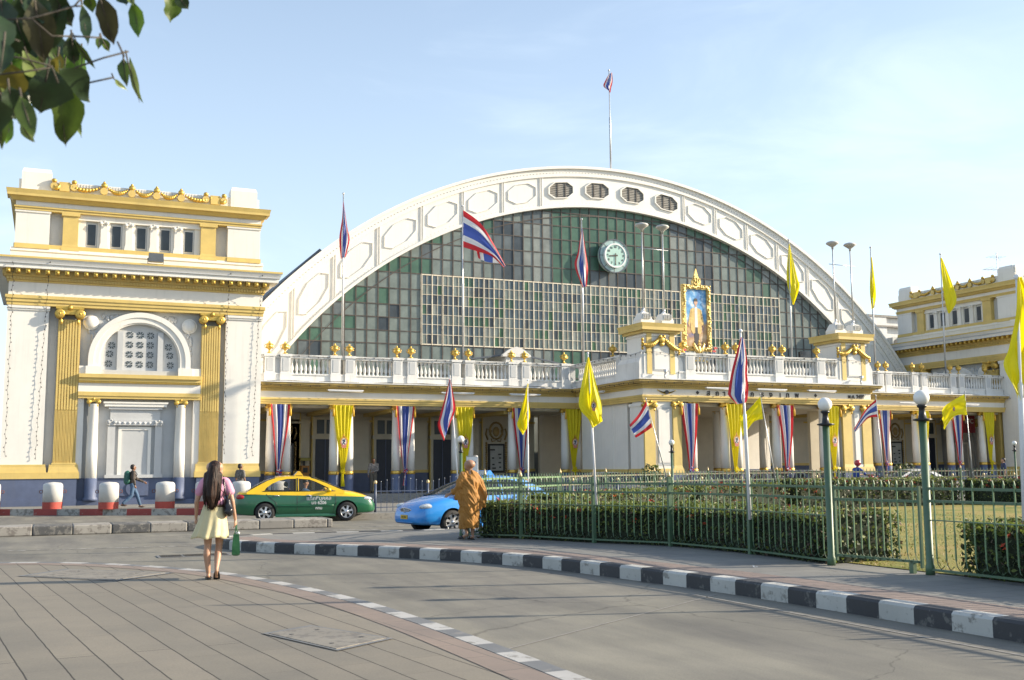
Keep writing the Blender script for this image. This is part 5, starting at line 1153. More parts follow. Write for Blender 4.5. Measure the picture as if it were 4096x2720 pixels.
b=MB(); b.box(w0,w1,-.02,.03,h0,h1,m=gmat('painted_sky_canvas',b_paint)); cv=b.build('canvas',pf)
b=MB(); RB=mat('painted_robe',(.72,.50,.17),.5,var=.2,vs=5); F=lambda pts,m,k: b.prism(pts,-.024-.004*k,-.02,m=m)
F([(-.14,1.02),(.16,1.02),(.20,1.9),(.12,2.9),(-.12,2.9),(-.18,1.9)],mat('painted_trousers',(.02,.02,.03),.5),1)
F([(-.42,2.1),(-.26,1.78),(-.10,1.85),(-.06,3.4),(-.30,3.38),(-.40,3.1)],RB,2); F([(.40,1.95),(.24,1.75),(.10,1.85),(.06,3.4),(.30,3.35),(.40,3.05)],RB,2)
F([(-.60,2.35),(-.46,2.3),(-.30,3.3),(-.40,3.3)],RB,2); F([(.58,2.35),(.44,2.3),(.28,3.3),(.40,3.28)],RB,2)
F([(-.11,2.2),(.11,2.2),(.09,3.45),(-.09,3.45)],mat('painted_tunic',(.78,.76,.72),.5),3)
SKP=mat('painted_skin',(.60,.36,.25),.5); F([(.13*math.cos(t*PI/8),3.75+.18*math.sin(t*PI/8)) for t in range(16)],SKP,3); F([(-.14,3.8),(.14,3.8),(.10,3.97),(0,4.0),(-.10,3.97)],mat('painted_hair',(.02,.02,.02),.5),4)
F([(-.05,3.42),(.05,3.42),(.05,3.6),(-.05,3.6)],SKP,2); F([(-.57,2.22),(-.48,2.22),(-.48,2.36),(-.56,2.36)],SKP,3); F([(.55,2.22),(.46,2.22),(.46,2.36),(.54,2.36)],SKP,3)
b.build('painted_figure',cv)
b=MB()
for sx in (-1,1): b.tube([(sx*.7,.0,.7),(sx*.95,1.6,.0)],.025,5,m=ALU); b.box(sx*.6-.04,sx*.6+.04,0,.1,-.2,.8,m=ALU)
b.build('stand',pf)
b=MB(); RS=mat('red_ribbon',(.60,.06,.05),.5); BS_=mat('blue_scroll',(.06,.14,.28),.5)
for i in range(14):
    a=PI*(1.18+.64*i/14); c=PI*(1.18+.64*(i+1)/14); q=lambda r,t:(r*1.15*math.cos(t),1.25+r*math.sin(t)); b.prism([q(1.05,a),q(1.25,a),q(1.25,c),q(1.05,c)][::-1],-.32,-.28,m=BS_)
b.build('blue_scroll',pf)
b=MB()
for sx in (-1,1):
    for k in range(4): b.prism([(sx*(.75+.12*k),.25+.2*k),(sx*(1.05+.1*k),.3+.2*k),(sx*(1.05+.06*k),.42+.2*k),(sx*(.72+.12*k),.38+.2*k)][::sx],-.30,-.26,m=RS)
b.build('red_ribbon',pf)
text_mesh('ทรงพระเจริญ',.2,mat('scroll_gold',(.75,.6,.2),.5),pf,'scroll_lettering',Matrix.Translation((0,-.33,.12)),ext=.01)
def flood(x,y,z,rz,label,s=1):
    o=empty('floodlight',(x,y,z),rz,label,'floodlight','floodlights on the roof edges'); b=MB(); b.box(-.32*s,.32*s,-.12*s,.12*s,.12*s,.5*s,m=IRON); b.frus(-.36*s,.36*s,-.24*s,-.1*s,.1*s,.52*s,.02,.0,m=mat('lamp_glass_dull',(.12,.13,.14),.2)); b.build('housing',o); b=MB(); b.tube([(-.36*s,0,.3*s),(-.36*s,0,.02),(.36*s,0,.02),(.36*s,0,.3*s)],.025*s,5,m=IRON); b.build('bracket',o)
flood(4.0,48.35,10.6,0,'black floodlight sitting on the left pavilion cornice',.9); flood(35.0,43.6,7.0,0,'black floodlight on the porch balustrade right of the framed portrait',.8)
for x,l in ((26.1,'small grey spotlight below the left porch tower'),(37.6,'small grey spotlight below the right porch tower')):
    o=empty('spotlight',(x,42.45,5.72),0,l,'spotlight','small spotlights on the porch cornice'); b=MB(); b.tube([(0,0,0),(0,0,.2)],.05,6,m=ALU); b.lathe(.02,0,.2,[(.04,0),(.12,.22)],10,m=ALU); b.build('head',o)
def notice(x,y,z,label):
    o=empty('notice_board',(x,y,z),0,label,'notice board','gold framed notice boards in the arcades'); G2=mat('dull_gold_carving',(.42,.30,.12),.5,metal=.4,var=.2,bump=.5,bs=14)
    b=MB(); b.box(-.78,.78,-.02,.05,-.9,2.3,m=CREAMW); b.box(-.84,-.78,-.04,.05,-.9,2.35,m=OCHRE); b.box(.78,.84,-.04,.05,-.9,2.35,m=OCHRE); b.box(-.84,.84,-.04,.05,2.3,2.38,m=OCHRE); b.build('backing',o)
    b=MB(); b.box(-.48,.48,-.10,-.02,-.8,.78,m=IRON); f=b.build('board_frame',o); b=MB(); b.box(-.38,.38,-.11,-.10,-.68,.68,m=mat('paper',(.45,.47,.46),.6)); b.build('sheet',f)
    b=MB()
    for k,(xx,zz,w_) in enumerate(((-.25,.45,.3),(.18,.2,.2),(-.22,.0,.14),(.2,0,.14),(.18,-.25,.16),(-.2,-.35,.14),(-.16,-.55,.22),(.2,-.5,.12))): b.box(xx-w_/2,xx+w_/2,-.113,-.11,zz-.04,zz+.04,m=INK)
    b.build('printed_lines',f)
    b=MB()
    for sx in (-1,1):
        for k in range(14): b.sphere(sx*.58,-.05,-.8+.125*k,.07,.05,.07,n=7,k=4,m=G2)
        b.tube([(sx*.5,-.06,1.0),(sx*.62,-.06,1.3),(sx*.55,-.06,1.6),(sx*.3,-.06,1.5),(sx*.38,-.06,1.25)],.05,6,m=G2); b.tube([(sx*.05,-.06,.95),(sx*.25,-.06,.9),(sx*.3,-.06,1.08)],.035,5,m=G2)
    pts=[(.38*math.cos(t),-.06,1.5+.45*math.sin(t)) for t in [2*PI*k/16 for k in range(17)]]; b.tube(pts,.06,6,m=G2); b.sphere(0,-.05,1.45,.2,.06,.28,m=G2); b.build('carved_surround',o)
notice(22.65,54.62,2.2,'gold carved notice board right of the monk, between two drapes'); notice(51.0,54.62,2.4,'gold carved notice board in the right arcade beside the tall lamp post'); notice(11.0,54.62,2.2,'gold carved notice board in shadow behind the first drape')
pq=empty('wall_plaque',(25.68,54.7,2.3),0,'small brown square plaque on the arcade wall','plaque'); b=MB(); b.box(-.34,.34,-.05,.05,-.3,.3,m=CREAMW); b.build('frame',pq); b=MB(); b.box(-.25,.25,-.06,-.05,-.22,.22,m=mat('brown_plaque',(.10,.07,.05),.5)); b.build('plate',pq)
ph=empty('payphone',(12.0,54.3,1.3),0,'orange payphone on the wall between first column pair and doorway','payphone'); b=MB(); b.box(-.2,.2,-.2,.2,0,.55,m=mat('orange_plastic',(.45,.20,.04),.5)); b.build('body',ph); b=MB(); b.box(-.12,.12,-.22,-.2,.2,.45,m=IRON); b.build('keypad',ph); b=MB(); b.box(-.26,.26,-.25,.25,.8,.95,m=mat('phone_hood',(.35,.30,.06),.5)); b.box(-.05,.05,.1,.2,.55,.8,m=IRON); b.build('hood',ph)
kf=empty('red_banner',(54.35,51.6,4.25),0,'dark red fast food banner over the doorway at the right end of the arcade','banner'); b=MB(); b.box(-.5,.5,-.03,.03,-.58,.58,m=mat('dark_red_banner',(.20,.02,.03),.5)); b.build('panel',kf); text_mesh('KFC',.40,mat('banner_letters',(.55,.5,.5),.5),kf,'lettering',Matrix.Translation((0,-.035,.15)),ext=.004,bold=.012)
# street sign seen from behind beside the monk
sg=empty('street_sign',(9.1,23.4,.2),R(-20),'white framed street sign seen from behind above the blue taxi','sign')
b=MB(); b.box(-.13,.13,-.012,.012,1.3,1.74,m=WPOLE); b.build('panel',sg); b=MB(); 
for x in (-.13,.13): b.tube([(x,0,0),(x,0,1.76)],.01,6,m=ALU)
b.tube([(-.13,0,1.76),(.13,0,1.76)],.01,6,m=ALU); b.build('frame',sg); text_mesh('อาคาร',.075,INK,sg,'lettering',Matrix.Translation((0,-.016,1.62))@Matrix.Diagonal((-1,1,1,1)),ext=.002)
# litter
for x,y,s_,l in ((10.2,8.7,.06,'crumpled clear plastic bag on the island pavement by the right fence'),(9.7,13.4,.02,'tiny white scrap on the island pavement left of the gate')):
    b=MB(); 
    for k in range(18): quadleaf(b,Vector((random.gauss(0,s_*.6),random.gauss(0,s_*.6),abs(random.gauss(s_*.4,s_*.3)))),Vector((0,0,1)),s_*.5,mat('white_plastic',(.75,.76,.76),.3))
    b.build('litter',label=l,cat='litter',loc=(x,y,.197))
# string lights on the left pavilion, hanging from cornice corners
for k,(x,zt,zb,lab) in enumerate(((-1.62,10.3,2.3,'string of small bulbs down the left edge of the left pavilion'),(-.25,10.4,2.2,'string of small bulbs down the inner edge of the left corner panel'),(7.2,10.4,2.4,'string of small bulbs down the right gold pilaster side'),(8.65,10.4,2.3,'string of small bulbs down the right corner of the left pavilion'))):
    b=MB(); n=44; yt,yb=48.3,48.93
    pts=[]
    for i in range(n+1):
        t=i/n; z=zt-(zt-zb)*t; f=min(1,(t/.25))**.6; pts.append((x+.025*math.sin(i*1.9)-.22*t*(k%2),yt+(yb-yt)*f,z))
    b.tube(pts,.006,4,m=IRON)
    for p in pts: b.sphere(p[0]+random.uniform(-.04,.04),p[1]-.01,p[2],.02,.02,.035,n=5,k=4,m=IRON)
    b.build('string_light',label=lab,cat='string lights',group='light strings on the left pavilion')
# ---------------------------------------------------------------- cars
def two_tone(name,c1,c2):
    m=bpy.data.materials.new(name); m.use_nodes=True; N=m.node_tree.nodes; L=m.node_tree.links; b=N['Principled BSDF']; b.inputs['Roughness'].default_value=.32; b.inputs['Coat Weight'].default_value=.7; b.inputs['Coat Roughness'].default_value=.04
    tc=N.new('ShaderNodeTexCoord'); s=N.new('ShaderNodeSeparateXYZ'); L.new(tc.outputs['Object'],s.inputs[0]); k=N.new('ShaderNodeMath'); k.operation='MULTIPLY_ADD'; k.inputs[1].default_value=.030; L.new(s.outputs[0],k.inputs[0]); L.new(s.outputs[2],k.inputs[2])
    g=N.new('ShaderNodeMath'); g.operation='GREATER_THAN'; g.inputs[1].default_value=.835; L.new(k.outputs[0],g.inputs[0]); base=mixc(N,L,g.outputs[0],c1,c2)
    n=N.new('ShaderNodeTexNoise'); n.inputs['Scale'].default_value=2.5; n.inputs['Detail'].default_value=6; L.new(tc.outputs['Object'],n.inputs[0]); d=ramp(N,L,n.outputs['Fac'],[(.3,(.9,.9,.9)),(.7,(1.03,1.03,1.03))]); L.new(mixc(N,L,1.0,base,d,'MULTIPLY'),b.inputs['Base Color']); return m
def carpaint(n,c): 
    m=mat(n,c,.3,var=.04,vs=2,coat=.7); return m
CHR=mat('chrome',(.75,.76,.78),.12,metal=1,var=.02); RUB=mat('tyre_rubber',(.022,.022,.023),.8,var=.15,vs=8); RIM=mat('alloy_rim',(.62,.63,.65),.28,metal=.7,var=.05); SEAM=mat('panel_gap',(.012,.014,.014),.6)
GLS=bpy.data.materials.new('car_glass'); GLS.use_nodes=True; _b=GLS.node_tree.nodes['Principled BSDF']; _b.inputs['Base Color'].default_value=(.03,.045,.045,1); _b.inputs['Roughness'].default_value=.03; _b.inputs['Alpha'].default_value=.32; _b.inputs['Specular IOR Level'].default_value=.9
LENS=mat('headlight_lens',(.62,.66,.68),.08,var=.3,vs=14,coat=.8); TAIL=mat('tail_lens',(.35,.01,.012),.15,var=.15,coat=.6); INTR=mat('car_interior',(.035,.035,.038),.8); AMB=mat('amber_lens',(.6,.2,.02),.2)
ST=[(-2.25,.58,.42,.66,.70),(-2.20,.72,.30,.80,.86),(-2.08,.79,.25,.90,.97),(-1.8,.825,.22,.925,1.0),(-1.35,.845,.2,.93,1.0),(-.8,.85,.19,.925,.965),(0,.85,.185,.92,.965),(.7,.85,.19,.92,.985),(1.15,.848,.2,.905,.995),(1.55,.835,.22,.845,.945),(1.85,.80,.24,.775,.865),(2.05,.75,.25,.70,.785),(2.18,.67,.27,.61,.69),(2.27,.50,.31,.52,.57)]
def stn(x):
    xs=[s[0] for s in ST]
    if x<=xs[0]: return ST[0][1:]
    if x>=xs[-1]: return ST[-1][1:]
    for i in range(len(xs)-1):
        if xs[i]<=x<=xs[i+1]:
            t=(x-xs[i])/(xs[i+1]-xs[i]); a=Vector(ST[max(0,i-1)][1:4]+(ST[max(0,i-1)][4],)); 
            P=[ST[max(0,i-1)],ST[i],ST[i+1],ST[min(len(ST)-1,i+2)]]; o=[]
            for k in range(1,5):
                p0,p1,p2,p3=[p[k] for p in P]; o.append(.5*((2*p1)+(-p0+p2)*t+(2*p0-5*p1+4*p2-p3)*t*t+(-p0+3*p1-3*p2+p3)*t**3))
            return o
def prof(x):
    w,zb,zs,zt=stn(x); h=zs-zb
    return [(w*.80,zb),(w*.93,zb+.03),(w*.975,zb+.18*h),(w*1.0,zb+.42*h),(w*.995,zb+.62*h),(w*.975,zb+.84*h),(w*.955,zb+.95*h),(w*.91,zs+.15*(zt-zs)),(w*.80,zs+.5*(zt-zs)),(w*.45,zs+.9*(zt-zs)),(0,zt)]
def side_y(x,z):
    p=prof(x)
    for a,b in zip(p,p[1:]):
        if a[1]<=z<=b[1]: return a[0]+(b[0]-a[0])*(z-a[1])/max(1e-6,b[1]-a[1])
    return p[0][0]
def gy(z): return .795-(z-.93)*.40
OUT=[(1.24,.975),(1.0,1.075),(.65,1.23),(.32,1.355),(.12,1.41),(-.15,1.435),(-.6,1.445),(-.9,1.42),(-1.2,1.325),(-1.5,1.17),(-1.78,1.01),(-1.86,.955)]
W1=[(.90,.985),(.62,1.13),(.34,1.268),(.12,1.35),(-.22,1.378),(-.22,.985)]
W2=[(-.31,.985),(-.31,1.378),(-.60,1.372),(-.85,1.32),(-1.08,1.215),(-1.25,1.09),(-1.31,1.0)]
def filled(loops):
    c=bpy.data.curves.new('fill','CURVE'); c.dimensions='2D'; c.fill_mode='BOTH'
    for l in loops:
        s=c.splines.new('POLY'); s.points.add(len(l)-1)
        for i,p in enumerate(l): s.points[i].co=(p[0],p[1],0,1)
        s.use_cyclic_u=True
    o=bpy.data.objects.new('fill',c); COL.objects.link(o); dg=bpy.context.evaluated_depsgraph_get(); dg.update(); me=bpy.data.meshes.new_from_object(o.evaluated_get(dg)); bpy.data.objects.remove(o)
    vs=[(v.co.x,v.co.y) for v in me.vertices]; fs=[tuple(p.vertices) for p in me.polygons]; bpy.data.meshes.remove(me); return vs,fs
def wheel(root,x,y,side,six=True):
    w=empty('wheel',(x,y,.31)); w.parent=root; del_=0
    b=MB(); b.lathe(0,0,0,[(.20,-.09),(.285,-.095),(.305,-.07),(.31,0),(.305,.07),(.285,.095),(.20,.09)],32,m=RUB,axis='Y',cap=False); b.build('tyre',w)
    b=MB(); s=side; yo=.075*s
    b.lathe(0,0,0,[(.0,.02*s),(.205,.02*s)],28,m=SEAM,axis='Y',cap=False)
    b.lathe(0,0,0,[(.20,.02*s),(.212,yo+.012*s),(.192,yo+.014*s),(.188,.02*s)],28,m=RIM,axis='Y',cap=False)
    n=6 if six else 7
    for k in range(n):
        a=2*PI*k/n+.3; c,q=math.cos(a),math.sin(a); t=(-q,c)
        def pt(r,h): return (c*r+t[0]*h,yo+(.012*s if r>.1 else .018*s),q*r+t[1]*h)
        vs=[pt(.03,.034),pt(.03,-.034),pt(.12,-.028),pt(.195,-.045),pt(.195,.045),pt(.12,.028)]; b.add(vs,[(0,1,2,5),(5,2,3,4)],m=RIM); b.add([(v[0],v[1]-.03*s,v[2]) for v in vs],[(0,1,2,5),(5,2,3,4)],m=RIM)
    b.lathe(0,0,0,[(.05,yo+.0),(.045,yo+.026*s),(.0,yo+.028*s)],14,m=CHR,axis='Y',cap=False); b.build('rim',w); return w
def car(label,loc,rz,paint,sign=None,group='cars in the station forecourt',texts=None,detail=True,name='taxi',cat='taxi'):
    root=empty(name,loc,rz,label,cat,group)
    # lower shell with wheel arches cut out
    b=MB(); xs=[-2.25+4.52*i/56 for i in range(57)]; rings=[]
    for x in xs:
        p=prof(x); rings.append([(x,-y,z) for y,z in p]+[(x,y,z) for y,z in p[-2::-1]])
    b.loft(rings,m=paint); body=b.build('body',root,norm=True)
    cut=MB(); 
    for xw in (-1.28,1.32):
        for s in (-1,1): cut.lathe(xw,s*.86,.32,[(.0,-.26),(.355,-.26),(.355,.26),(.0,.26)],32,m=SEAM,axis='Y',cap=False)
    cu=cut.build('cutter',root,norm=True,weld=True); mo=body.modifiers.new('b','BOOLEAN'); mo.object=cu; mo.operation='DIFFERENCE'; mo.solver='EXACT'; mo.material_mode='TRANSFER'
    dg=bpy.context.evaluated_depsgraph_get(); dg.update(); me=bpy.data.meshes.new_from_object(body.evaluated_get(dg)); body.modifiers.clear(); old=body.data; body.data=me; bpy.data.meshes.remove(old); cm=cu.data; bpy.data.objects.remove(cu); bpy.data.meshes.remove(cm)
    body.data.set_sharp_from_angle(angle=R(38))
    # greenhouse
    vs,fs=filled([OUT+[(-1.86,.90),(1.24,.88)],W1,W2]); b=MB()
    for s in (-1,1):
        b.add([(x,s*gy(z),z) for x,z in vs],[f if s<0 else f[::-1] for f in fs],m=paint); b.add([(x,s*(gy(z)-.025),z) for x,z in vs],fs,m=INTR)
    n=12
    top=[Vector((p[0],0,p[1])) for p in OUT]; sm=catmull([(p.x,p.z,0) for p in top],4)
    def Sf(p,t): z=p.y; return (p.x+(.10*(1-t*t) if p.x>.2 else (-.06*(1-t*t) if p.x<-1.0 else 0)),t*gy(z),z+.035*(1-t*t)*(1 if -1<p.x<.3 else .6))
    roof=[p for p in sm if -1.02<=p.x<=.20]; ws=[p for p in sm if p.x>=.14]; rw=[p for p in sm if p.x<=-.95]
    b.grid(lambda u,v:Sf(roof[min(len(roof)-1,round(v*(len(roof)-1)))],-1+2*u),n,len(roof)-1,m=paint); cab=b.build('cabin',root,sharp=40)
    b=MB(); b.grid(lambda u,v:Sf(ws[round(v*(len(ws)-1))],-.93+1.86*u),n,len(ws)-1,m=GLS); b.build('windscreen',root)
    b=MB(); b.grid(lambda u,v:Sf(rw[round(v*(len(rw)-1))],-.90+1.8*u),n,len(rw)-1,m=GLS); b.build('rear_window',root)
    for s in (-1,1):
        for nm,wl in (('front_window',W1),('rear_door_window',W2)):
            b=MB(); q=[(x,s*(gy(z)-.012),z) for x,z in wl]; b.add(q,[tuple(range(len(q)))],m=GLS); b.build(nm,root)
        b=MB(); 
        for a,c in (((-.265,.97),(-.265,1.39)),((-1.03,.985),(-1.03,1.24))): b.tube([(a[0],s*(gy(a[1])+.002),a[1]),(c[0],s*(gy(c[1])+.002),c[1])],.022 if a[0]>-.5 else .012,4,m=SEAM)
        b.tube([(x,s*(gy(z)+.003),z) for x,z in [(.95,.975),(-.25,.978),(-1.36,.985)]],.012,4,m=SEAM)
        for L_ in ([(.93,.95),(.97,.6),(.88,.28)],[(-.265,.95),(-.27,.3)],[(-1.30,.95),(-1.15,.80),(-.93,.62),(-.88,.3)]):
            b.tube([(x,s*(side_y(x,z)+.001),z) for x,z in [tuple(Vector(L_[i]).lerp(Vector(L_[i+1]),k/6)) for i in range(len(L_)-1) for k in range(7)]],.006,4,m=SEAM)
        b.build('door_gap',root)
        b=MB(); b.tube([(x,s*(side_y(x,.52)+.004),.52) for x in [-.93+1.83*k/10 for k in range(11)]],.016,5,m=paint); b.build('side_trim',root)
        b=MB(); b.grid(lambda u,v:(-.95+1.9*u,s*(side_y(-.95+1.9*u,.22)+.03-.02*v),.17+.10*v),8,2,m=paint); b.box(-.95,.97,*sorted((s*.72,s*.86)),.165,.2,m=paint); b.build('side_skirt',root)
        for x in (.02,-.98): b=MB(); b.tube([(x-.02,s*(side_y(x,.84)+.01),.838),(x+.06,s*(side_y(x,.84)+.035),.845),(x+.15,s*(side_y(x,.84)+.01),.838)],.014,6,m=CHR); b.build('door_handle',root)
        b=MB(); b.sphere(.74,s*.90,1.01,.07,.085,.06,n=12,k=8,m=paint); b.box(.72,.80,*sorted((s*.78,s*.86)),.96,.99,m=SEAM); b.build('mirror',root)
        b=MB(); b.sphere(1.90,s*.60,.705,.27,.165,.088,n=18,k=10,m=LENS); hl=b.build('headlight',root); b=MB(); b.sphere(2.0,s*.56,.705,.10,.10,.062,n=12,k=8,m=CHR); b.build('reflector',hl)
        b=MB(); b.sphere(-2.03,s*.66,.81,.17,.165,.10,n=16,k=10,m=TAIL); b.build('tail_light',root)
        b=MB(); b.sphere(2.15,s*.50,.36,.06,.12,.05,n=12,k=8,m=LENS); b.build('fog_light',root)
        for xw in (-1.28,1.32): wheel(root,xw,s*.745,s,six=(sign!='blue'))
    b=MB(); b.sphere(2.215,0,.60,.055,.29,.075,n=18,k=8,m=SEAM)
    for k in range(4): b.tube([(2.262-.01*abs(k-1.5),-.24,.55+.032*k),(2.278-.01*abs(k-1.5),0,.55+.032*k),(2.262-.01*abs(k-1.5),.24,.55+.032*k)],.007,5,m=CHR)
    pts=[(2.262-.03*abs(math.cos(t))**3,.29*math.cos(t),.60+.075*math.sin(t)) for t in [2*PI*k/24 for k in range(25)]]; b.tube(pts,.009,5,m=CHR)
    b.tube([(2.285,.05*math.cos(t),.60+.032*math.sin(t)) for t in [2*PI*k/14 for k in range(15)]],.006,5,m=CHR); b.build('grille',root)
    b=MB(); b.box(2.15,2.262,-.42,.42,.31,.37,m=SEAM); b.build('air_intake',root)
    b=MB(); b.box(2.27,2.285,-.17,.17,.395,.50,m=mat('yellow_plate',(.62,.40,.02),.4)); pl_=b.build('number_plate',root)
    if detail: t_=text_mesh('ทธ 2491',.07,SEAM,pl_,'plate_lettering',Matrix.Translation((2.288,0,.445))@Matrix.Rotation(PI/2,4,'Z'),ext=.001)
    b=MB(); b.tube([(1.18,-.1,.97),(.93,-.62,1.06)],.008,4,m=SEAM); b.tube([(1.22,.45,.955),(1.06,-.05,1.03)],.008,4,m=SEAM); b.build('wiper',root)
    if detail:
        b=MB(); b.box(-1.7,1.1,-.70,.70,.28,.60,m=INTR)
        for (x,w_) in ((-.15,.24),(-1.1,.6)):
            for s in ((-1,1) if w_<.5 else (0,)):
                b.frus(x-.45,x+.05,s*.38-w_,s*.38+w_,.45,.62,.02,.02,m=INTR); b.frus(x-.52,x-.35,s*.38-w_,s*.38+w_,.55,1.08,.03,.05,m=INTR)
        for s in (-1,1): b.sphere(-.60,s*.38,1.19,.06,.12,.085,n=10,k=6,m=INTR); b.sphere(-1.45,s*.35,1.08,.06,.12,.07,n=10,k=6,m=INTR)
        b.box(.75,1.15,-.70,.70,.60,.93,m=INTR); b.tube([(.55+.05*math.sin(t),-.38+.17*math.cos(t),.90+.16*math.sin(t)) for t in [2*PI*k/16 for k in range(17)]],.012,5,m=INTR); b.build('interior',root)
    if sign:
        cw=mat('sign_face',(.55,.52,.45),.4); b=MB(); c=YSIGN if sign=='yellow' else BLUEP
        b.prism([(-.36,1.475),(-.06,1.475),(-.17,1.62),(-.23,1.62)],-.28,.28,m=c); b.build('roof_sign',root)
        b=MB(); b.add([(-.075,-.24,1.49),(-.075,.24,1.49),(-.165,.24,1.61),(-.165,-.24,1.61)],[(0,1,2,3)],m=cw); b.add([(-.345,-.24,1.49),(-.345,.24,1.49),(-.235,.24,1.61),(-.235,-.24,1.61)],[(3,2,1,0)],m=cw)
        for sx,ax in ((1,-.068),(-1,-.352)):
            q=1
        b.v=[Vector((v.x+(.006 if v.x>-.2 else -.006),v.y,v.z)) for v in b.v]; b.build('sign_panel',root); b=MB(); b.box(-.3,-.1,-.3,.3,1.45,1.478,m=SEAM); b.build('sign_mount',root)
    if texts:
        for body,size,x,z in texts: text_mesh(body,size,WHTTXT,root,'lettering',Matrix.Translation((x,-side_y(x,z)-.012,z)),ext=.003,bold=.003)
    return root
YSIGN=carpaint('yellow_paint',(.80,.52,.02)); BLUEP=carpaint('sky_blue_paint',(.03,.27,.72)); WHTTXT=mat('white_vinyl',(.75,.75,.72),.5)
GYP=two_tone('green_and_yellow_paint',(.010,.115,.048),(.88,.55,.005))
T1=car('green and yellow saloon taxi driving right behind the concrete median',(7.85,35.5,0),R(-9),GYP,'yellow',group='taxis on the road',texts=[('แท็กซี่บุคคล',.17,.42,.74),('มจ 6206',.14,.42,.60),('กทม',.12,.42,.43)])
T2=car('sky blue saloon taxi with a roof sign, facing left behind the monk',(10.72,27.15,0),R(180+12),BLUEP,'blue',group='taxis on the road')
for i,(x,y,rz,c,l) in enumerate(((21.2,38.9,R(-82),(.10,.11,.13),'dark car parked before the shaded side of the porch'),(26.5,39.3,R(-85),(.22,.23,.24),'grey car parked before the gold pilaster of the porch'),(29.3,39.4,R(-84),(.05,.06,.07),'dark parked car in front of the second porch column pair'),(31.9,39.6,R(-88),(.10,.13,.20),'dark blue parked car in front of the porch behind the tall lamp'),(37.9,40.0,R(178),(.5,.51,.52),'silver car parked before the right arcade beside the motorcycle rider'))):
    car(l,(x,y,0),rz,carpaint('parked_paint_%d'%i,c),None,'cars parked before the porch',detail=False,name='parked_car',cat='car')
# ---------------------------------------------------------------- people
def skinm(n,c): return mat(n,c,.5,var=.06,vs=6,sub=.12)
SK=skinm('tan_skin',(.48,.27,.17)); SKD=skinm('brown_skin',(.27,.14,.085)); HAIR=mat('black_hair',(.022,.017,.014),.42,var=.2,vs=10)
def fuse(name,parent,m,caps=[],ells=[],vox=.014,smooth=2,fold=None,extra=None):
    """one continuous surface grown over tapered limbs and rounded masses"""
    b=MB()
    for p,q,r0,r1 in caps:
        p=Vector(p);q=Vector(q); b.tube([p,p.lerp(q,.5),q],[r0,(r0+r1)/2,r1],12); b.sphere(*p,r0,n=12,k=8); b.sphere(*q,r1,n=12,k=8)
    for e in ells: b.sphere(*e[:3],*e[3:6],n=16,k=12)
    if extra: extra(b)
    b.use(m); b.m=[0]*len(b.f); o=b.build(name,parent,norm=True)
    r=o.modifiers.new('r','REMESH'); r.mode='VOXEL'; r.voxel_size=vox; r.use_smooth_shade=True
    if smooth: s=o.modifiers.new('s','SMOOTH'); s.factor=.5; s.iterations=smooth
    dg=bpy.context.evaluated_depsgraph_get(); dg.update(); me=bpy.data.meshes.new_from_object(o.evaluated_get(dg)); o.modifiers.clear(); old=o.data; o.data=me; bpy.data.meshes.remove(old)
    if fold:
        me.calc_loop_triangles(); ns=[v.normal.copy() for v in me.vertices]
        for v,n in zip(me.vertices,ns): v.co+=n*fold(v.co,n)
        me.update()
    me.materials.clear(); me.materials.append(m); me.polygons.foreach_set('use_smooth',[True]*len(me.polygons)); me.polygons.foreach_set('material_index',[0]*len(me.polygons)); return o
def foldf(a,sx=7,sz=2.2,ph=0,tw=0):
    def f(c,n):
        q=Vector((c.x*sx+c.z*tw,c.y*sx,c.z*sz))+Vector((ph,ph,ph)); v=noise.noise(q); v2=noise.noise(q*2.3)
        return a*((1-abs(v)*2.6)-.3)+a*.4*v2
    return f
def head(c,yaw=0,s=1.0,pitch=0):
    """ellipsoid masses of a head with face: returns list for fuse, oriented to look along local +y turned by yaw"""
    c=Vector(c); M_=Matrix.Rotation(yaw,3,'Z')@Matrix.Rotation(pitch,3,'X'); o=[]
    for (x,y,z,a,b,d) in ((0,-.012,.025,.076,.092,.088),(0,.018,-.035,.058,.068,.075),(0,.045,-.085,.034,.034,.028),(0,.092,-.018,.013,.020,.022),(-.077,.0,-.012,.012,.022,.033),(.077,.0,-.012,.012,.022,.033),(0,.078,-.052,.026,.014,.012),(0,.07,.012,.055,.022,.012)):
        p=M_@Vector((x*s,y*s,z*s)); r=max(a,b) if abs(yaw)>.4 else None
        o.append((c.x+p.x,c.y+p.y,c.z+p.z,(a if not r else (a*abs(math.cos(yaw))+b*abs(math.sin(yaw))))*s,(b if not r else (b*abs(math.cos(yaw))+a*abs(math.sin(yaw))))*s,d*s))
    return o
def eyes(parent,c,yaw,s=1.0):
    c=Vector(c); M_=Matrix.Rotation(yaw,3,'Z'); b=MB()
    for sx in (-.03,.03):
        p=c+M_@Vector((sx*s,.083*s,-.002*s)); b.sphere(*p,.011*s,n=8,k=6,m=IRON)
        p=c+M_@Vector((sx*s,.086*s,.016*s)); b.sphere(*p,.018*s,.006*s,.004*s,n=6,k=4,m=HAIR)
    b.build('eyes',parent)
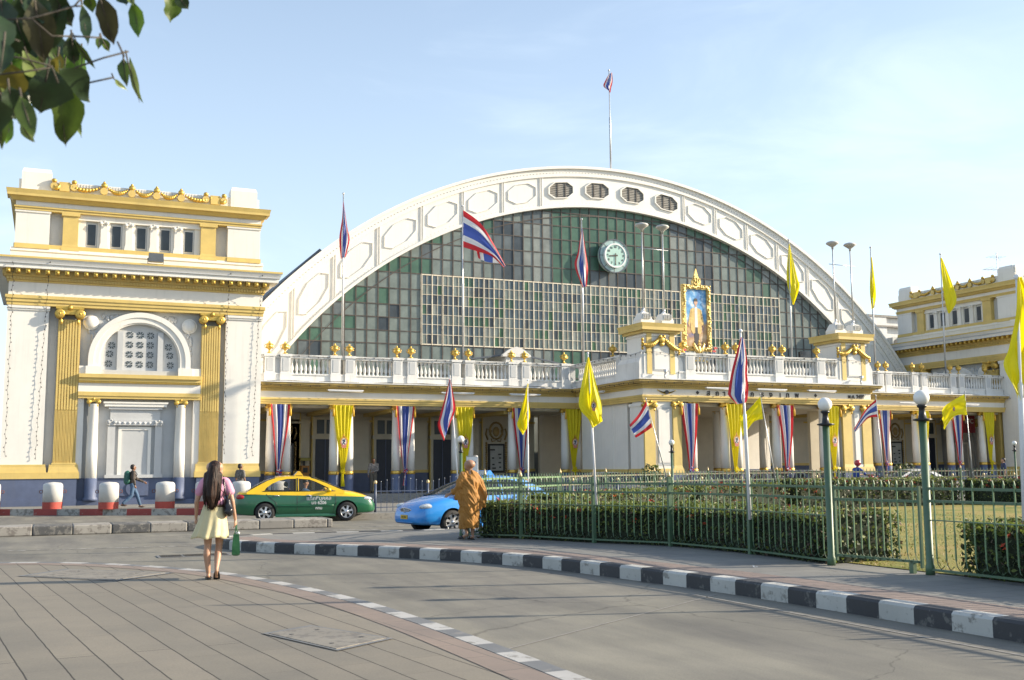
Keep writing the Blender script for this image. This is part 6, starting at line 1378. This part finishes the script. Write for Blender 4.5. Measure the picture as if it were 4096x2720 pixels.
def hand(w,d,palm,curl,s=1.0,thumb=(1,0,0)):
    """palm and five fingers as tapered chains; w wrist, d direction, palm = side axis across the knuckles, curl = direction fingers bend to"""
    w=Vector(w); d=Vector(d).normalized(); a=Vector(palm).normalized(); c=Vector(curl).normalized(); caps=[(w,w+d*.07*s,.022*s,.028*s)]
    for k,(o,l) in enumerate(((-.030,.062),(-.010,.072),(.011,.066),(.030,.050))):
        k0=w+d*.075*s+a*o*s; k1=k0+(d*.7+c*.45)*l*.5*s; k2=k1+(d*.25+c*.9)*l*.5*s; caps+= [(w+d*.03*s+a*o*.6*s,k0,.013*s,.011*s),(k0,k1,.0105*s,.0095*s),(k1,k2,.0095*s,.008*s)]
    t0=w+d*.025*s-a*.025*s; t1=t0+(d*.6-a*.7+c*.4)*.035*s; t2=t1+(d*.8+c*.5)*.03*s; caps+=[(t0,t1,.014*s,.012*s),(t1,t2,.012*s,.009*s)]; return caps
PG_='people around the station'
# --- woman with long hair walking away
g=empty('person',(2.16,15.42,.198),R(-9),'woman with long dark hair, pink top and cream skirt, walking away with a green bag','person','people on the pavement')
hc=(0.0,.02,1.505); rw=(.285,.05,.80)
bodycaps=[((0,0,1.30),(0,.005,1.42),.055,.048),((-.085,0,.86),(-.078,.03,.47),.086,.050),((-.078,.03,.47),(-.085,-.01,.34),.050,.052),((-.085,-.01,.34),(-.062,-.01,.09),.052,.030),((-.062,-.02,.05),(-.058,.13,.03),.030,.020),((-.07,.08,.03),(-.05,.15,.025),.026,.018),
 ((.085,0,.86),(.072,.07,.46),.086,.050),((.072,.07,.46),(.062,-.03,.34),.050,.050),((.062,-.03,.34),(.048,-.15,.155),.050,.029),((.048,-.17,.13),(.05,-.07,.045),.028,.024),((.05,-.08,.05),(.055,-.02,.03),.028,.02),
 ((.165,0,1.32),(.235,-.01,1.06),.044,.034),((.235,-.01,1.06),rw,.034,.021),((-.165,0,1.32),(-.24,.0,1.06),.044,.034),((-.24,0,1.06),(-.245,.08,.83),.034,.021)]+hand(rw,(.05,.05,-1),(0,1,0),(-.7,0,-.3),.85)+hand((-.245,.08,.83),(-.0,.25,-1),(0,1,0),(.6,0,-.2),.85)
fuse('body',g,SK,bodycaps,[(0,0,.90,.15,.10,.10),(0,0,1.1,.115,.085,.2),(0,0,1.25,.15,.085,.11)]+head(hc,R(-62)),.0095,2); eyes(g,hc,R(-62))
PINKT=mat('pink_cotton',(.66,.30,.42),.7,var=.1,vs=5,bump=.2,bs=18)
fuse('top',g,PINKT,[((-.15,0,1.315),(-.205,-.0,1.19),.062,.064),((.15,0,1.315),(.205,-.0,1.19),.062,.064),((-.13,0,1.34),(.13,0,1.34),.058,.058),((0,0,1.36),(0,.01,1.395),.07,.062)],[(0,.0,1.05,.140,.108,.13),(0,.0,1.22,.170,.108,.15)],.012,2,foldf(.006,9,4))
b=MB(); rings=[]
for j in range(15):
    t=j/14; z=1.015-.45*t; rx=.128+.115*t**.85; ry=.100+.11*t**.85; cx_=-.015-.045*t*t
    rings.append([(cx_+(rx*(1+.075*t*math.cos(11*a+.8*math.sin(3*a))))*math.cos(a),(ry*(1+.07*t*math.cos(11*a+1)))*math.sin(a),z-.012*t*math.cos(5.5*a)+(.0 if t<1 else 0)) for a in [2*PI*k/96 for k in range(96)]])
CRS=cloth('cream_skirt_cloth',(.72,.64,.38),.25); b.loft(rings,m=CRS,cap=False); b.build('skirt',g,solid=.004)
b=MB(); b.loft([[( (.134)*math.cos(a),.106*math.sin(a),z) for a in [2*PI*k/40 for k in range(40)]] for z in (.985,1.02)],m=mat('brown_belt',(.10,.055,.03),.5),cap=False); b.build('belt',g,solid=.006)
def b_hair(N,L,b,v):
    n=nz(N,L,v,14,5,.6,(3,3,.12)); L.new(ramp(N,L,n,[(.35,(.008,.005,.004)),(.55,(.03,.014,.009)),(.72,(.10,.045,.025))]),b.inputs['Base Color']); b.inputs['Roughness'].default_value=.5; b.inputs['Specular IOR Level'].default_value=.25; bumpn(N,L,b,n,.8,.02)
HG=gmat('long_dark_hair',b_hair)
def hx(b_):
    b_.sphere(-.005,-.0,1.53,.092,.108,.098,n=18,k=12)
fuse('hair',g,HG,[((-.02,-.07,1.50),(-.035,-.10,1.33),.085,.095),((-.035,-.10,1.33),(-.045,-.125,1.14),.095,.082),((-.045,-.125,1.14),(-.035,-.13,.985),.080,.040),((-.10,-.06,1.42),(-.125,-.09,1.12),.055,.04),((.045,-.08,1.42),(.035,-.12,1.10),.055,.04),((-.085,-.10,1.2),(-.075,-.125,1.02),.05,.022),((.02,-.12,1.15),(.015,-.13,1.0),.045,.018),((-.125,-.06,1.15),(-.135,-.07,1.03),.035,.012)],[(-.012,-.012,1.535,.092,.103,.092)],.011,2,lambda c,n:.006*noise.noise((c.x*42,c.y*42,c.z*1.3)))
b=MB()
for k in range(110):
    x=random.gauss(-.03,.05); x0=x*.9; y0=-.13-.03*random.random(); zt=random.uniform(1.2,1.5); zb=random.uniform(.93,1.08); w_=random.uniform(-.03,.03)
    b.tube([(x0*.8,y0+.03,zt),(x0*1.3,y0,(zt+zb)/2+.05),(x*1.25+w_*.4,y0-.01,(zt+zb)/2-.08),(x*1.1+w_,y0-.015,zb)],[.004,.006,.005,.0015],4,m=HG)
b.build('hair_strands',bpy.data.objects['hair'])
b=MB(); 
for (x,y,z,rx_,ang) in ((-.06,.055,.004,0,0),(.052,-.095,.045,-1,0)):
    X_=frame((x,y,z),0,rx=0 if not rx_ else R(-42)); q=MB(X_); n=16; pts=[(.045*math.cos(2*PI*k/n)*(1+.15*math.sin(2*PI*k/n)),.125*math.sin(2*PI*k/n)) for k in range(n)]; q.prism(pts,0,.018,plane='XY',m=IRON); q.tube([(-.035,.02,.02),(0,.06,.045),(.035,.02,.02)],.008,5,m=IRON); q.build('flip_flop',g,norm=True)
hb=empty('shoulder_bag',(2.16,15.42,.198),R(-9),'black leather shoulder bag hanging at the walking woman\'s right side','bag')
BLK=mat('black_leather',(.015,.015,.017),.25,bump=.4,bs=14)
fuse('bag',hb,BLK,[((.17,-.06,1.06),(.19,-.10,.92),.045,.065),((.17,.06,1.06),(.19,.08,.92),.045,.065),((.185,-.10,.93),(.19,.08,.92),.068,.065)],[],.012,2,foldf(.008,12,8))
b=MB(); b.tube([(.165,-.06,1.08),(.135,-.065,1.2),(.115,-.055,1.36),(.11,0,1.40),(.12,.06,1.34),(.165,.07,1.08)],.011,6,m=BLK); b.tube([(.18,-.06,1.10),(.2,-.09,1.17),(.2,.0,1.2),(.18,.06,1.1)],.007,5,m=GP); b.build('strap',hb)
gb=empty('carrier_bag',(2.16,15.42,.198),R(-9),'green cloth carrier bag with long handles held in the woman\'s right hand','bag')
GBM=cloth('green_bag_cloth',(.02,.13,.045),.15); b=MB()
b.loft([[(.30+sx*w_,.07+sy*d_,z) for sx,sy in ((-1,-1),(1,-1),(1,1),(-1,1))] for z,w_,d_ in ((.31,.03,.10),(.33,.055,.14),(.45,.052,.15),(.58,.04,.15),(.61,.034,.15))],m=GBM,smooth=False); b.build('bag',gb)
b=MB(); 
for sx in (-.02,.02): b.tube([(.30+sx,-.02,.60),(.297,.04,.73),(.295,.06,.745),(.297,.09,.73),(.30+sx,.15,.60)],.008,5,m=GBM)
b.build('handle',gb); b=MB(); [b.sphere(.30+random.gauss(0,.015),-.02+.03*k,.62,.02,n=6,k=4,m=WPOLE) for k in range(4)]; b.build('contents',gb)
# --- monk
mk=empty('person',(8.2,21.25,.196),R(8),'monk in ochre robes with shaven head walking beside the fence, left hand out','person','people on the pavement')
hc=(0,.0,1.545); lw=(-.375,.17,.955)
fuse('body',mk,SKD if False else skinm('monk_skin',(.36,.20,.125)),[((0,-.01,1.32),(0,0,1.46),.065,.056),((-.07,0,.8),(-.06,.1,.42),.08,.06),((-.06,.10,.42),(-.075,-.02,.13),.055,.034),((-.08,-.03,.10),(-.13,.10,.05),.034,.026),((-.10,.04,.06),(-.15,.14,.045),.032,.02),((.08,0,.8),(.08,.03,.42),.08,.06),((.08,.03,.42),(.07,-.01,.10),.055,.034),((.07,-.03,.05),(.07,.12,.03),.032,.022),
 ((-.16,0,1.36),(-.24,.02,1.12),.05,.042),((-.24,.02,1.12),lw,.042,.028)]+hand(lw,(-.8,.45,-.25),(.3,.5,.6),(-.2,.2,-.9),.95),[(0,0,1.1,.15,.11,.25)]+head(hc,R(28),1.06),.0105,2)
eyes(mk,hc,R(28),1.06)
ROBE=mat('ochre_robe',(.36,.165,.028),.75,var=.12,vs=4,bump=.35,bs=14)
def rf_(c,n):
    t=math.atan2(c.y,c.x); q=Vector((c.x*5+c.z*2.6,c.y*5,c.z*1.6)); v=noise.noise(q*1.5); v3=noise.noise(q*3.4+Vector((4,4,4))); return .024*(.75-abs(v)*3.2)*.8+.010*(.6-abs(v3)*3)
fuse('robe',mk,ROBE,[((-.13,0,1.34),(-.225,.02,1.13),.085,.10),((-.225,.02,1.13),(-.315,.11,1.0),.098,.062),((-.235,.04,1.05),(-.27,.07,.85),.08,.05),((-.20,.0,1.0),(-.2,.0,.6),.07,.05),((.12,-.01,1.35),(.21,0,1.18),.085,.11),((.21,0,1.18),(.32,0,.88),.11,.11),((.32,0,.88),(.325,-.02,.70),.10,.045),((.24,0,1.0),(.235,0,.68),.10,.07),((-.08,-.02,1.40),(.10,-.02,1.40),.055,.055)],
  [(0,0,1.2,.19,.145,.20)],.013,2,rf_,extra=lambda b_: b_.loft([[(cx_+rx*math.cos(a),ry*math.sin(a),z+.03*math.cos(a-1)*(z<.3)) for a in [2*PI*k/32 for k in range(32)]] for z,cx_,rx,ry in ((.25,-.015,.215,.17),(.34,-.015,.215,.17),(.55,-.01,.215,.18),(.8,0,.222,.185),(1.0,0,.215,.18),(1.2,0,.19,.155),(1.34,0,.14,.11))]))
b=MB(); 
for x,y,z,rz_ in ((-.115,.055,.012,.55),(.07,.05,.0,0)):
    q=MB(frame((x,y,z),rz_)); n=16; q.prism([(.047*math.cos(2*PI*k/n),.14*math.sin(2*PI*k/n)) for k in range(n)],0,.02,plane='XY',m=BLK); q.sphere(0,.05,.035,.05,.07,.035,n=12,k=8,m=BLK); q.build('slipper',mk,norm=True)
# --- simple walkers
def walker(label,loc,rz,shirt,pants,skin,pose='stand',hairm=HAIR,grp='people near the station front',s=1.0,extra=None,armR=None,armL=None,short=True,name='person',shorts=False):
    o=empty(name,loc,rz,label,'person',grp); o.scale=(s,s,s); hc=(0,.02,1.56)
    st=.27 if pose=='walk' else .02
    legs=[((-.09,0,.88),(-.09,st*.75,.48),(-.09,st*1.25,.09)),((.09,0,.88),(.09,-st*.15,.47),(.09,-st*1.35,.16 if pose=='walk' else .09))]
    caps=[((0,0,1.34),(0,.01,1.47),.06,.052)]
    for h,k,a in legs: caps+=[(h,k,.075,.052),(k,a,.05,.034),((a[0],a[1]-.03,a[2]-.045),(a[0],a[1]+.13,max(.03,a[2]-.08)),.034,.024)]
    aR=armR or ((.24,.02,1.10),(.25,.10,.86)); aL=armL or ((-.24,.0,1.10),(-.25,.05,.86))
    for sx,(e,w_) in ((1,aR),(-1,aL)):
        caps+=[((sx*.19,0,1.38),e,.045,.036),(e,w_,.036,.024)]+hand(w_,Vector(w_)-Vector(e),(0,1,0) if abs(w_[1]-e[1])<.15 else (0,0,1),(-sx*.5,.2,-.5),.95)
    fuse('body',o,skin,caps,[(0,0,1.15,.14,.09,.25)]+head(hc,0,1.0),.014,2); eyes(o,hc,0)
    fuse('shirt',o,shirt,[((-.15,0,1.385),(.15,0,1.385),.06,.06)]+[((sx*.18,0,1.37),tuple(Vector((sx*.19,0,1.38)).lerp(Vector(e),.75 if short else 1.0)),.068,.062) for sx,(e,w_) in ((1,aR),(-1,aL))]+([] if short else [(e,tuple(Vector(e).lerp(Vector(w_),.85)),.055,.045) for e,w_ in (aR,aL)]),[(0,0,1.0,.165,.12,.13),(0,0,1.22,.185,.125,.19)],.014,2,foldf(.008,8,4))
    fuse('trousers',o,pants,sum([[(h,k,.095,.075),(k,tuple(Vector(k).lerp(Vector(a),.9)),.075,.062)] for h,k,a in legs],[]),[(0,0,.93,.155,.115,.10)],.014,2,foldf(.006,8,3,3))
    fuse('hair',o,hairm,[],[(0,-.012,1.60,.084,.098,.086),(0,-.045,1.56,.078,.062,.075)],.012,1)
    for (h,k,a) in legs: b=MB(); b.sphere(a[0],a[1]+.05,max(.035,a[2]-.055),.045,.13,.035,n=10,k=6,m=mat('brown_shoe',(.06,.04,.03),.5)); b.build('shoe',o)
    return o
walker('man in a brown jacket striding right past the pavilion with jeans and a green backpack',(3.1,44.6,.235),R(-84),mat('brown_jacket',(.07,.055,.045),.8,var=.1),mat('blue_denim',(.08,.15,.26),.8,var=.2,vs=5),SKD,'walk',short=False,armR=((.26,-.02,1.12),(.27,.05,.87)),armL=((-.22,.20,1.10),(-.20,.47,.99)))
bp=empty('backpack',(3.1,44.6,.235),R(-84),'green backpack on the back of the striding man','backpack'); fuse('bag',bp,mat('teal_backpack',(.02,.12,.09),.6,var=.2),[((0,-.20,1.32),(0,-.21,1.02),.12,.13)],[],.015,2,foldf(.01,8,6))
b=MB(); [b.tube([(sx*.1,-.12,1.36),(sx*.12,.06,1.42),(sx*.13,.14,1.3),(sx*.13,.05,1.05),(sx*.1,-.1,1.0)],.018,5,m=BLK) for sx in (-1,1)]; b.build('strap',bp)
walker('man in a grey patterned shirt standing behind the boot of the green taxi',(7.0,43.2,.235),R(-60),mat('grey_patterned_shirt',(.20,.19,.17),.8,var=.45,vs=22),mat('dark_trousers',(.03,.032,.04),.8),SKD)
walker('man in a checked shirt and khaki trousers leaning in the dark doorway of the arcade',(14.55,50.6,.5),R(165),mat('checked_shirt',(.42,.38,.35),.8,var=.45,vs=24),mat('khaki_trousers',(.17,.15,.12),.8),SKD,armL=((-.20,.12,1.1),(-.02,.2,1.02)),short=False)
walker('dark haired person in a white top right of the small far lamp',(45.5,39.6,.3),R(-60),mat('white_shirt',(.7,.7,.7),.8),mat('dark_trousers',(.03,.032,.04),.8),SK)
walker('dark haired person in a dark blue top near the right edge behind the bushes',(44.2,39.9,.3),R(60),mat('navy_shirt',(.03,.05,.12),.8),mat('dark_trousers',(.03,.032,.04),.8),SK,hairm=HAIR)
walker('person in a pale pink top in the right arcade between two drapes',(50.0,51.4,.72),R(200),mat('pale_pink_shirt',(.45,.25,.25),.8),mat('dark_trousers',(.03,.032,.04),.8),SKD)
# driver and passenger space
dr_=empty('person',(7.85,35.5,0),R(-9),'driver in a pale blue shirt at the wheel of the green and yellow taxi','person','people in vehicles')
fuse('body',dr_,SK,[((.0,-.38,1.0),(.02,-.38,1.16),.05,.05),((.02,-.55,1.0),(.25,-.58,.86),.04,.035),((.25,-.58,.86),(.5,-.45,.98),.035,.026),((.02,-.22,1.0),(.3,-.2,.9),.04,.03),((.3,-.2,.9),(.5,-.3,.98),.03,.026)]+hand((.5,-.45,.98),(1,.2,.2),(0,0,1),(0,.6,-.6),.8),[(.02+x[2-1] if False else .02+(x[1]),-.38+x[0],1.24+x[2]-0,x[4],x[3],x[5]) for x in head((0,0,0),0,.95)],.012,2)
fuse('shirt',dr_,mat('pale_blue_shirt',(.32,.50,.70),.7),[((0,-.56,1.0),(0,-.20,1.0),.07,.07),((.02,-.55,1.0),(.16,-.57,.92),.06,.05)],[(-.02,-.38,.86,.12,.19,.2)],.014,2); fuse('hair',dr_,HAIR,[],[(.0,-.38,1.285,.10,.082,.08)],.012,1)
# motorcycle rider
mo=empty('motorcycle',(30.2,34.3,.24),R(-8),'red scooter carrying the rider in blue, half hidden by the back fence','motorcycle')
MR=carpaint('red_plastic',(.45,.02,.03))
for x in (-.6,.62): b=MB(); pts=[(x+.27*math.cos(t),0,.29+.27*math.sin(t)) for t in [2*PI*k/22 for k in range(23)]]; b.tube(pts,.045,8,m=RUB); w_=b.build('wheel',mo); b=MB(); b.lathe(x,-.02,.29,[(.23,0),(.23,.04)],18,m=RIM,axis='Y'); b.build('rim',w_)
fuse('fairing',mo,MR,[((-.75,0,.78),(-.15,0,.62),.09,.11),((.42,0,.95),(.5,0,.45),.11,.08),((-.1,0,.45),(.42,0,.42),.09,.07),((.6,0,.58),(.72,0,.52),.06,.04)],[],.018,2)
b=MB(); b.box(-.65,.05,-.12,.12,.80,.88,m=BLK); b.build('seat',mo,bevel=.03); b=MB(); b.tube([(.36,-.33,1.03),(.42,-.1,1.0),(.42,.1,1.0),(.36,.33,1.03)],.018,6,m=IRON); b.tube([(.42,0,1.0),(.62,0,.3)],.03,6,m=CHR); b.sphere(.55,0,.9,.08,n=10,k=8,m=LENS); b.build('handlebar',mo); b=MB()
[b.tube([(.38,s_*.25,1.05),(.36,s_*.32,1.22)],.008,4,m=CHR) or b.sphere(.36,s_*.32,1.25,.03,.06,.04,m=IRON) for s_ in (-1,1)]; b.build('mirror',mo)
ri=empty('person',(30.2,34.3,.24),R(-8),'motorcycle rider in blue shirt and red helmet beyond the back fence','person','people in vehicles')
fuse('body',ri,SKD,[((-.2,0,1.30),(-.17,0,1.42),.055,.05),((-.16,-.2,1.26),(.05,-.24,1.05),.045,.036),((.05,-.24,1.05),(.33,-.28,1.06),.036,.026),((-.16,.2,1.26),(.05,.24,1.05),.045,.036),((.05,.24,1.05),(.33,.28,1.06),.036,.026),((-.2,-.1,.9),(.2,-.14,.8),.08,.055),((.2,-.14,.8),(.2,-.14,.4),.05,.035),((-.2,.1,.9),(.2,.14,.8),.08,.055),((.2,.14,.8),(.2,.14,.4),.05,.035)]+hand((.33,-.28,1.06),(1,0,0),(0,1,0),(0,0,-1),.9)+hand((.33,.28,1.06),(1,0,0),(0,-1,0),(0,0,-1),.9),[(-.17,0,1.5,.085,.07,.10)],.014,2)
fuse('shirt',ri,mat('royal_blue_shirt',(.02,.06,.32),.7,var=.1),[((-.22,-.16,1.27),(-.22,.16,1.27),.075,.075),((-.18,-.2,1.25),(.0,-.23,1.10),.07,.06),((-.18,.2,1.25),(.0,.23,1.10),.07,.06)],[(-.25,0,1.08,.13,.17,.22)],.016,2,foldf(.008)); fuse('trousers',ri,mat('dark_trousers',(.03,.032,.04),.8),[((-.2,-.1,.9),(.2,-.14,.8),.1,.075),((.2,-.14,.8),(.2,-.14,.42),.07,.055),((-.2,.1,.9),(.2,.14,.8),.1,.075),((.2,.14,.8),(.2,.14,.42),.07,.055)],[],.016,2)
b=MB(); b.sphere(-.17,0,1.52,.135,.12,.13,n=20,k=14,m=MR); b.build('helmet',ri); b=MB(); b.sphere(-.135,0,1.525,.125,.115,.055,n=16,k=10,m=IRON); b.build('visor',ri)
# ---------------------------------------------------------------- tree overhanging the camera's left
LV= [(-0.012,2.684,2.841,-0.032,2.742,2.722,0.079,0),(-0.072,2.652,2.806,-0.044,2.721,2.673,0.072,1),(0.037,3.031,2.961,0.057,3.029,2.849,0.032,0),(0.072,2.701,2.857,0.113,2.782,2.765,0.054,1),(0.169,3.009,2.987,0.187,3.021,2.89,0.044,3),(0.317,3.615,3.303,0.324,3.656,3.21,0.069,2),(0.33,3.541,3.266,0.373,3.557,3.226,0.049,0),(0.144,3.189,3.093,0.16,3.174,3.041,0.044,0),(0.014,3.021,2.868,0.027,3.092,2.809,0.042,0),(0.022,2.965,2.839,0.078,3.018,2.785,0.019,2),(0.09,3.169,2.933,0.086,3.14,2.886,0.022,2),(0.095,3.231,2.957,0.122,3.258,2.927,0.024,2),(0.149,3.047,2.838,0.159,3.028,2.751,0.035,2),(0.178,3.431,2.982,0.225,3.476,2.853,0.027,4),(0.134,3.295,2.864,0.174,3.347,2.85,0.014,4),(-0.016,3.043,2.783,0.066,3.116,2.725,0.078,0),(-0.036,2.79,2.692,-0.054,2.864,2.589,0.106,0),(-0.013,2.878,2.684,0.013,2.978,2.541,0.084,2),(0.017,3.229,2.769,0.055,3.226,2.645,0.03,4),(-0.086,2.514,2.519,-0.055,2.515,2.428,0.046,2),(-0.106,3.078,2.633,-0.069,3.093,2.581,0.029,4),(-0.114,2.813,2.561,-0.123,2.816,2.49,0.037,3),(-0.13,2.68,2.55,-0.129,2.703,2.447,0.035,2),(-0.115,2.593,2.565,-0.098,2.63,2.499,0.061,0),(-0.119,2.739,2.673,-0.094,2.811,2.618,0.073,5),(-0.091,2.866,2.746,-0.046,2.938,2.702,0.05,4),(-0.13,2.889,2.814,-0.129,2.979,2.742,0.063,0),(-0.147,2.696,2.812,-0.129,2.697,2.725,0.062,0),(-0.113,2.905,2.906,-0.077,2.988,2.853,0.079,0),(-0.121,2.935,2.861,-0.087,2.978,2.785,0.064,0),(-0.051,2.952,2.84,-0.016,2.952,2.763,0.04,2),(0.054,3.177,3.062,0.072,3.207,3.024,0.037,2),(-0.123,2.497,2.637,-0.127,2.481,2.553,0.044,0),(-0.147,2.881,2.683,-0.126,2.955,2.651,0.027,4),(-0.13,2.357,2.467,-0.12,2.418,2.399,0.053,0),(-0.069,2.681,2.835,-0.05,2.679,2.752,0.062,0),(-0.035,2.673,2.84,0.014,2.734,2.781,0.056,0),(-0.137,2.9,2.762,-0.11,2.881,2.683,0.06,3),(-0.159,2.633,2.753,-0.14,2.632,2.631,0.069,0),(-0.079,2.924,2.735,-0.1,2.94,2.644,0.066,0),(-0.058,3.03,2.945,-0.029,3.119,2.878,0.076,0),(-0.016,2.893,2.767,-0.034,2.977,2.71,0.027,5),(0.155,3.011,3.009,0.168,2.984,2.964,0.022,4)]
TWG= [[(0.023,2.683,2.66),(0.086,2.671,2.69),(0.142,2.661,2.711)],[(0.056,2.693,2.631),(0.11,2.685,2.649)],[(-0.181,2.694,2.613),(-0.083,2.69,2.638),(-0.028,2.685,2.655)],[(-0.163,2.658,2.715),(-0.099,2.667,2.701)],[(0.01,2.658,2.728),(0.075,2.655,2.733)],[(-0.193,2.675,2.664),(-0.095,2.68,2.666),(-0.028,2.684,2.657),(-0.012,2.697,2.622)],[(-0.195,2.65,2.729),(-0.076,2.647,2.753),(0.016,2.632,2.793),(0.046,2.615,2.832)],[(-0.076,2.647,2.753),(-0.03,2.66,2.722),(0.013,2.658,2.728)],[(0.046,2.615,2.832),(0.148,2.609,2.837),(0.241,2.592,2.86)],[(0.016,2.632,2.793),(0.032,2.631,2.795)],[(0.115,2.655,2.73),(0.133,2.666,2.698)],[(-0.16,2.694,2.616),(-0.123,2.714,2.562),(-0.108,2.725,2.529)]]
def leafmat(n,c,tl):
    m=bpy.data.materials.new(n); m.use_nodes=True; N=m.node_tree.nodes; L=m.node_tree.links; b=N['Principled BSDF']; b.inputs['Roughness'].default_value=.38
    tc=N.new('ShaderNodeTexCoord'); f=nz(N,L,tc.outputs['Object'],9,5,.6); col=ramp(N,L,f,[(.3,tuple(v*.7 for v in c)),(.5,c),(.68,tuple(min(1,v*1.5) for v in c))]); L.new(col,b.inputs['Base Color'])
    t=N.new('ShaderNodeBsdfTranslucent'); L.new(col,t.inputs[0]); x=N.new('ShaderNodeMixShader'); x.inputs[0].default_value=tl; L.new(b.outputs[0],x.inputs[1]); L.new(t.outputs[0],x.inputs[2]); L.new(x.outputs[0],N['Material Output'].inputs[0]); return m
TM=[leafmat('dark_tree_leaf',(.022,.045,.014),.15),leafmat('brownish_tree_leaf',(.045,.045,.018),.15),leafmat('olive_tree_leaf',(.07,.115,.015),.35),leafmat('bright_tree_leaf',(.10,.19,.02),.45),leafmat('pale_tree_leaf',(.20,.26,.08),.4),leafmat('yellow_tree_leaf',(.16,.14,.02),.4)]
BARK=mat('tree_bark',(.10,.085,.065),.85,var=.3,vs=8,bump=.6,bs=14)
TB=Vector((-4.4,.6,0)); tr=empty('tree',TB,0,'broad leaved tree beside the camera whose hanging leaves fill the top left corner','tree')
b=MB(); b.tube([(0,0,0),(.05,.02,1.0),(.0,.1,2.0),(.15,.2,3.0),(.3,.3,4.2),(.4,.3,5.4)],[.19,.16,.15,.13,.10,.06],14,m=BARK); b.build('trunk',tr)
b=MB()
def loc(p): return Vector(p)-TB
ends=[s_[0] for s_ in TWG if True]
for s_ in TWG: b.tube([loc(p) for p in s_],.0024,5,m=BARK)
hub=loc(TWG[6][0]); 
for a_,c_ in (((.2,.22,3.3),TWG[5][0]),((.25,.28,3.8),TWG[6][0]),((.2,.22,3.2),TWG[2][0]),((.25,.28,3.9),TWG[3][0])):
    q=loc(c_); p=Vector(a_); b.tube([p,p.lerp(q,.3)+Vector((0,0,.12)),p.lerp(q,.7)+Vector((0,0,.1)),q],[.07,.045,.02,.006],8,m=BARK)
b.build('branch',tr)
b=MB(); vr=(Vector((0,0,1.7))-Vector((0,3,3))).normalized()
def leaf(b,p,q,w_,m,face,roll):
    ax=(q-p); l=ax.length; ax.normalize(); s_=ax.cross(face).normalized(); s_=(s_*math.cos(roll)+face*math.sin(roll)).normalized(); n_=s_.cross(ax)
    prof_=[(0,.04),(.06,.22),(.16,.60),(.3,.93),(.45,1.0),(.6,.9),(.74,.66),(.86,.34),(.94,.12),(1.0,.0)]; prof_=[(t,h*random.uniform(.88,1.08)) for t,h in prof_]; vs=[]; cu=random.uniform(-.22,.22); fo=random.uniform(.10,.42); sk=random.uniform(-.12,.12)
    for t,hw in prof_:
        c_=p+ax*l*t+n_*l*cu*(t-.5)**2*4+s_*w_*sk*math.sin(PI*t)*(1+math.sin(t*5)); wv=w_/2*hw
        for e in (-1,-.5,0,.5,1): vs.append(c_+s_*wv*e+n_*wv*fo*abs(e)+n_*w_*.05*math.sin(t*14+e*2)*abs(e))
    fs=[(j*5+i,j*5+i+1,j*5+i+6,j*5+i+5) for j in range(len(prof_)-1) for i in range(4)]
    b.add(vs,fs,True,m); b.tube([p-ax*l*.10+Vector((0,0,.01)),p+ax*l*.1,p+ax*l*.55,p+ax*l*.97],[.0025,.0022,.0016,.0006],4,m=BARK)
for (x0,y0,z0,x1,y1,z1,w_,k) in LV:
    p,q=loc((x0,y0,z0)),loc((x1,y1,z1)); face=(loc((0,0,1.7))-(p+q)/2).normalized(); leaf(b,p,q,w_,TM[k],face,random.uniform(-.45,.45))
for k in range(120):
    s0=random.choice(LV); x0,y0,z0,x1,y1,z1,w_,kk=s0
    if x0>.06: continue
    p=loc((x0+random.uniform(-.16,.03),y0+random.uniform(.1,.5),z0+random.uniform(-.05,.16))); q=p+Vector((random.uniform(-.05,.05),random.uniform(-.03,.03),-random.uniform(.09,.16))); d_=q+TB-Vector((0,0,1.7)); v_=d_.dot(dn2)/d_.dot(fw); u_=d_.dot(rt2)/d_.dot(fw)
    if v_>-.205-.35*max(0,u_+.44): continue
    leaf(b,p,q,random.uniform(.05,.09),TM[random.choice((0,0,2,1,5,3))],(loc((0,0,1.7))-p).normalized(),random.uniform(-1,1))
# the rest of the crown, above and beside the picture
for k in range(700):
    a_=random.uniform(0,2*PI); e_=random.uniform(-.2,1); rr=random.uniform(.5,1)**.5
    p=Vector((1.0+2.2*rr*math.cos(a_),.4+1.7*rr*math.sin(a_),4.3+1.3*e_*rr+random.uniform(-.2,.2)))
    wp=p+TB
    if wp.y>.2:  # keep clear of the photographed part of the sky
        d_=wp-Vector((0,0,1.7)); u=d_.dot(rt2)/max(.1,d_.dot(fw)); v=-d_.dot(dn2)/max(.1,d_.dot(fw))
        if u>-.60 and v<.46 and d_.dot(fw)>0: continue
    q=p+Vector((random.uniform(-.08,.08),random.uniform(-.08,.08),-random.uniform(.12,.2))); leaf(b,p,q,random.uniform(.05,.09),TM[random.choice((0,0,1,2,3))],Vector((random.gauss(0,1),random.gauss(0,1),.3)).normalized(),0)
b.build('crown',tr)
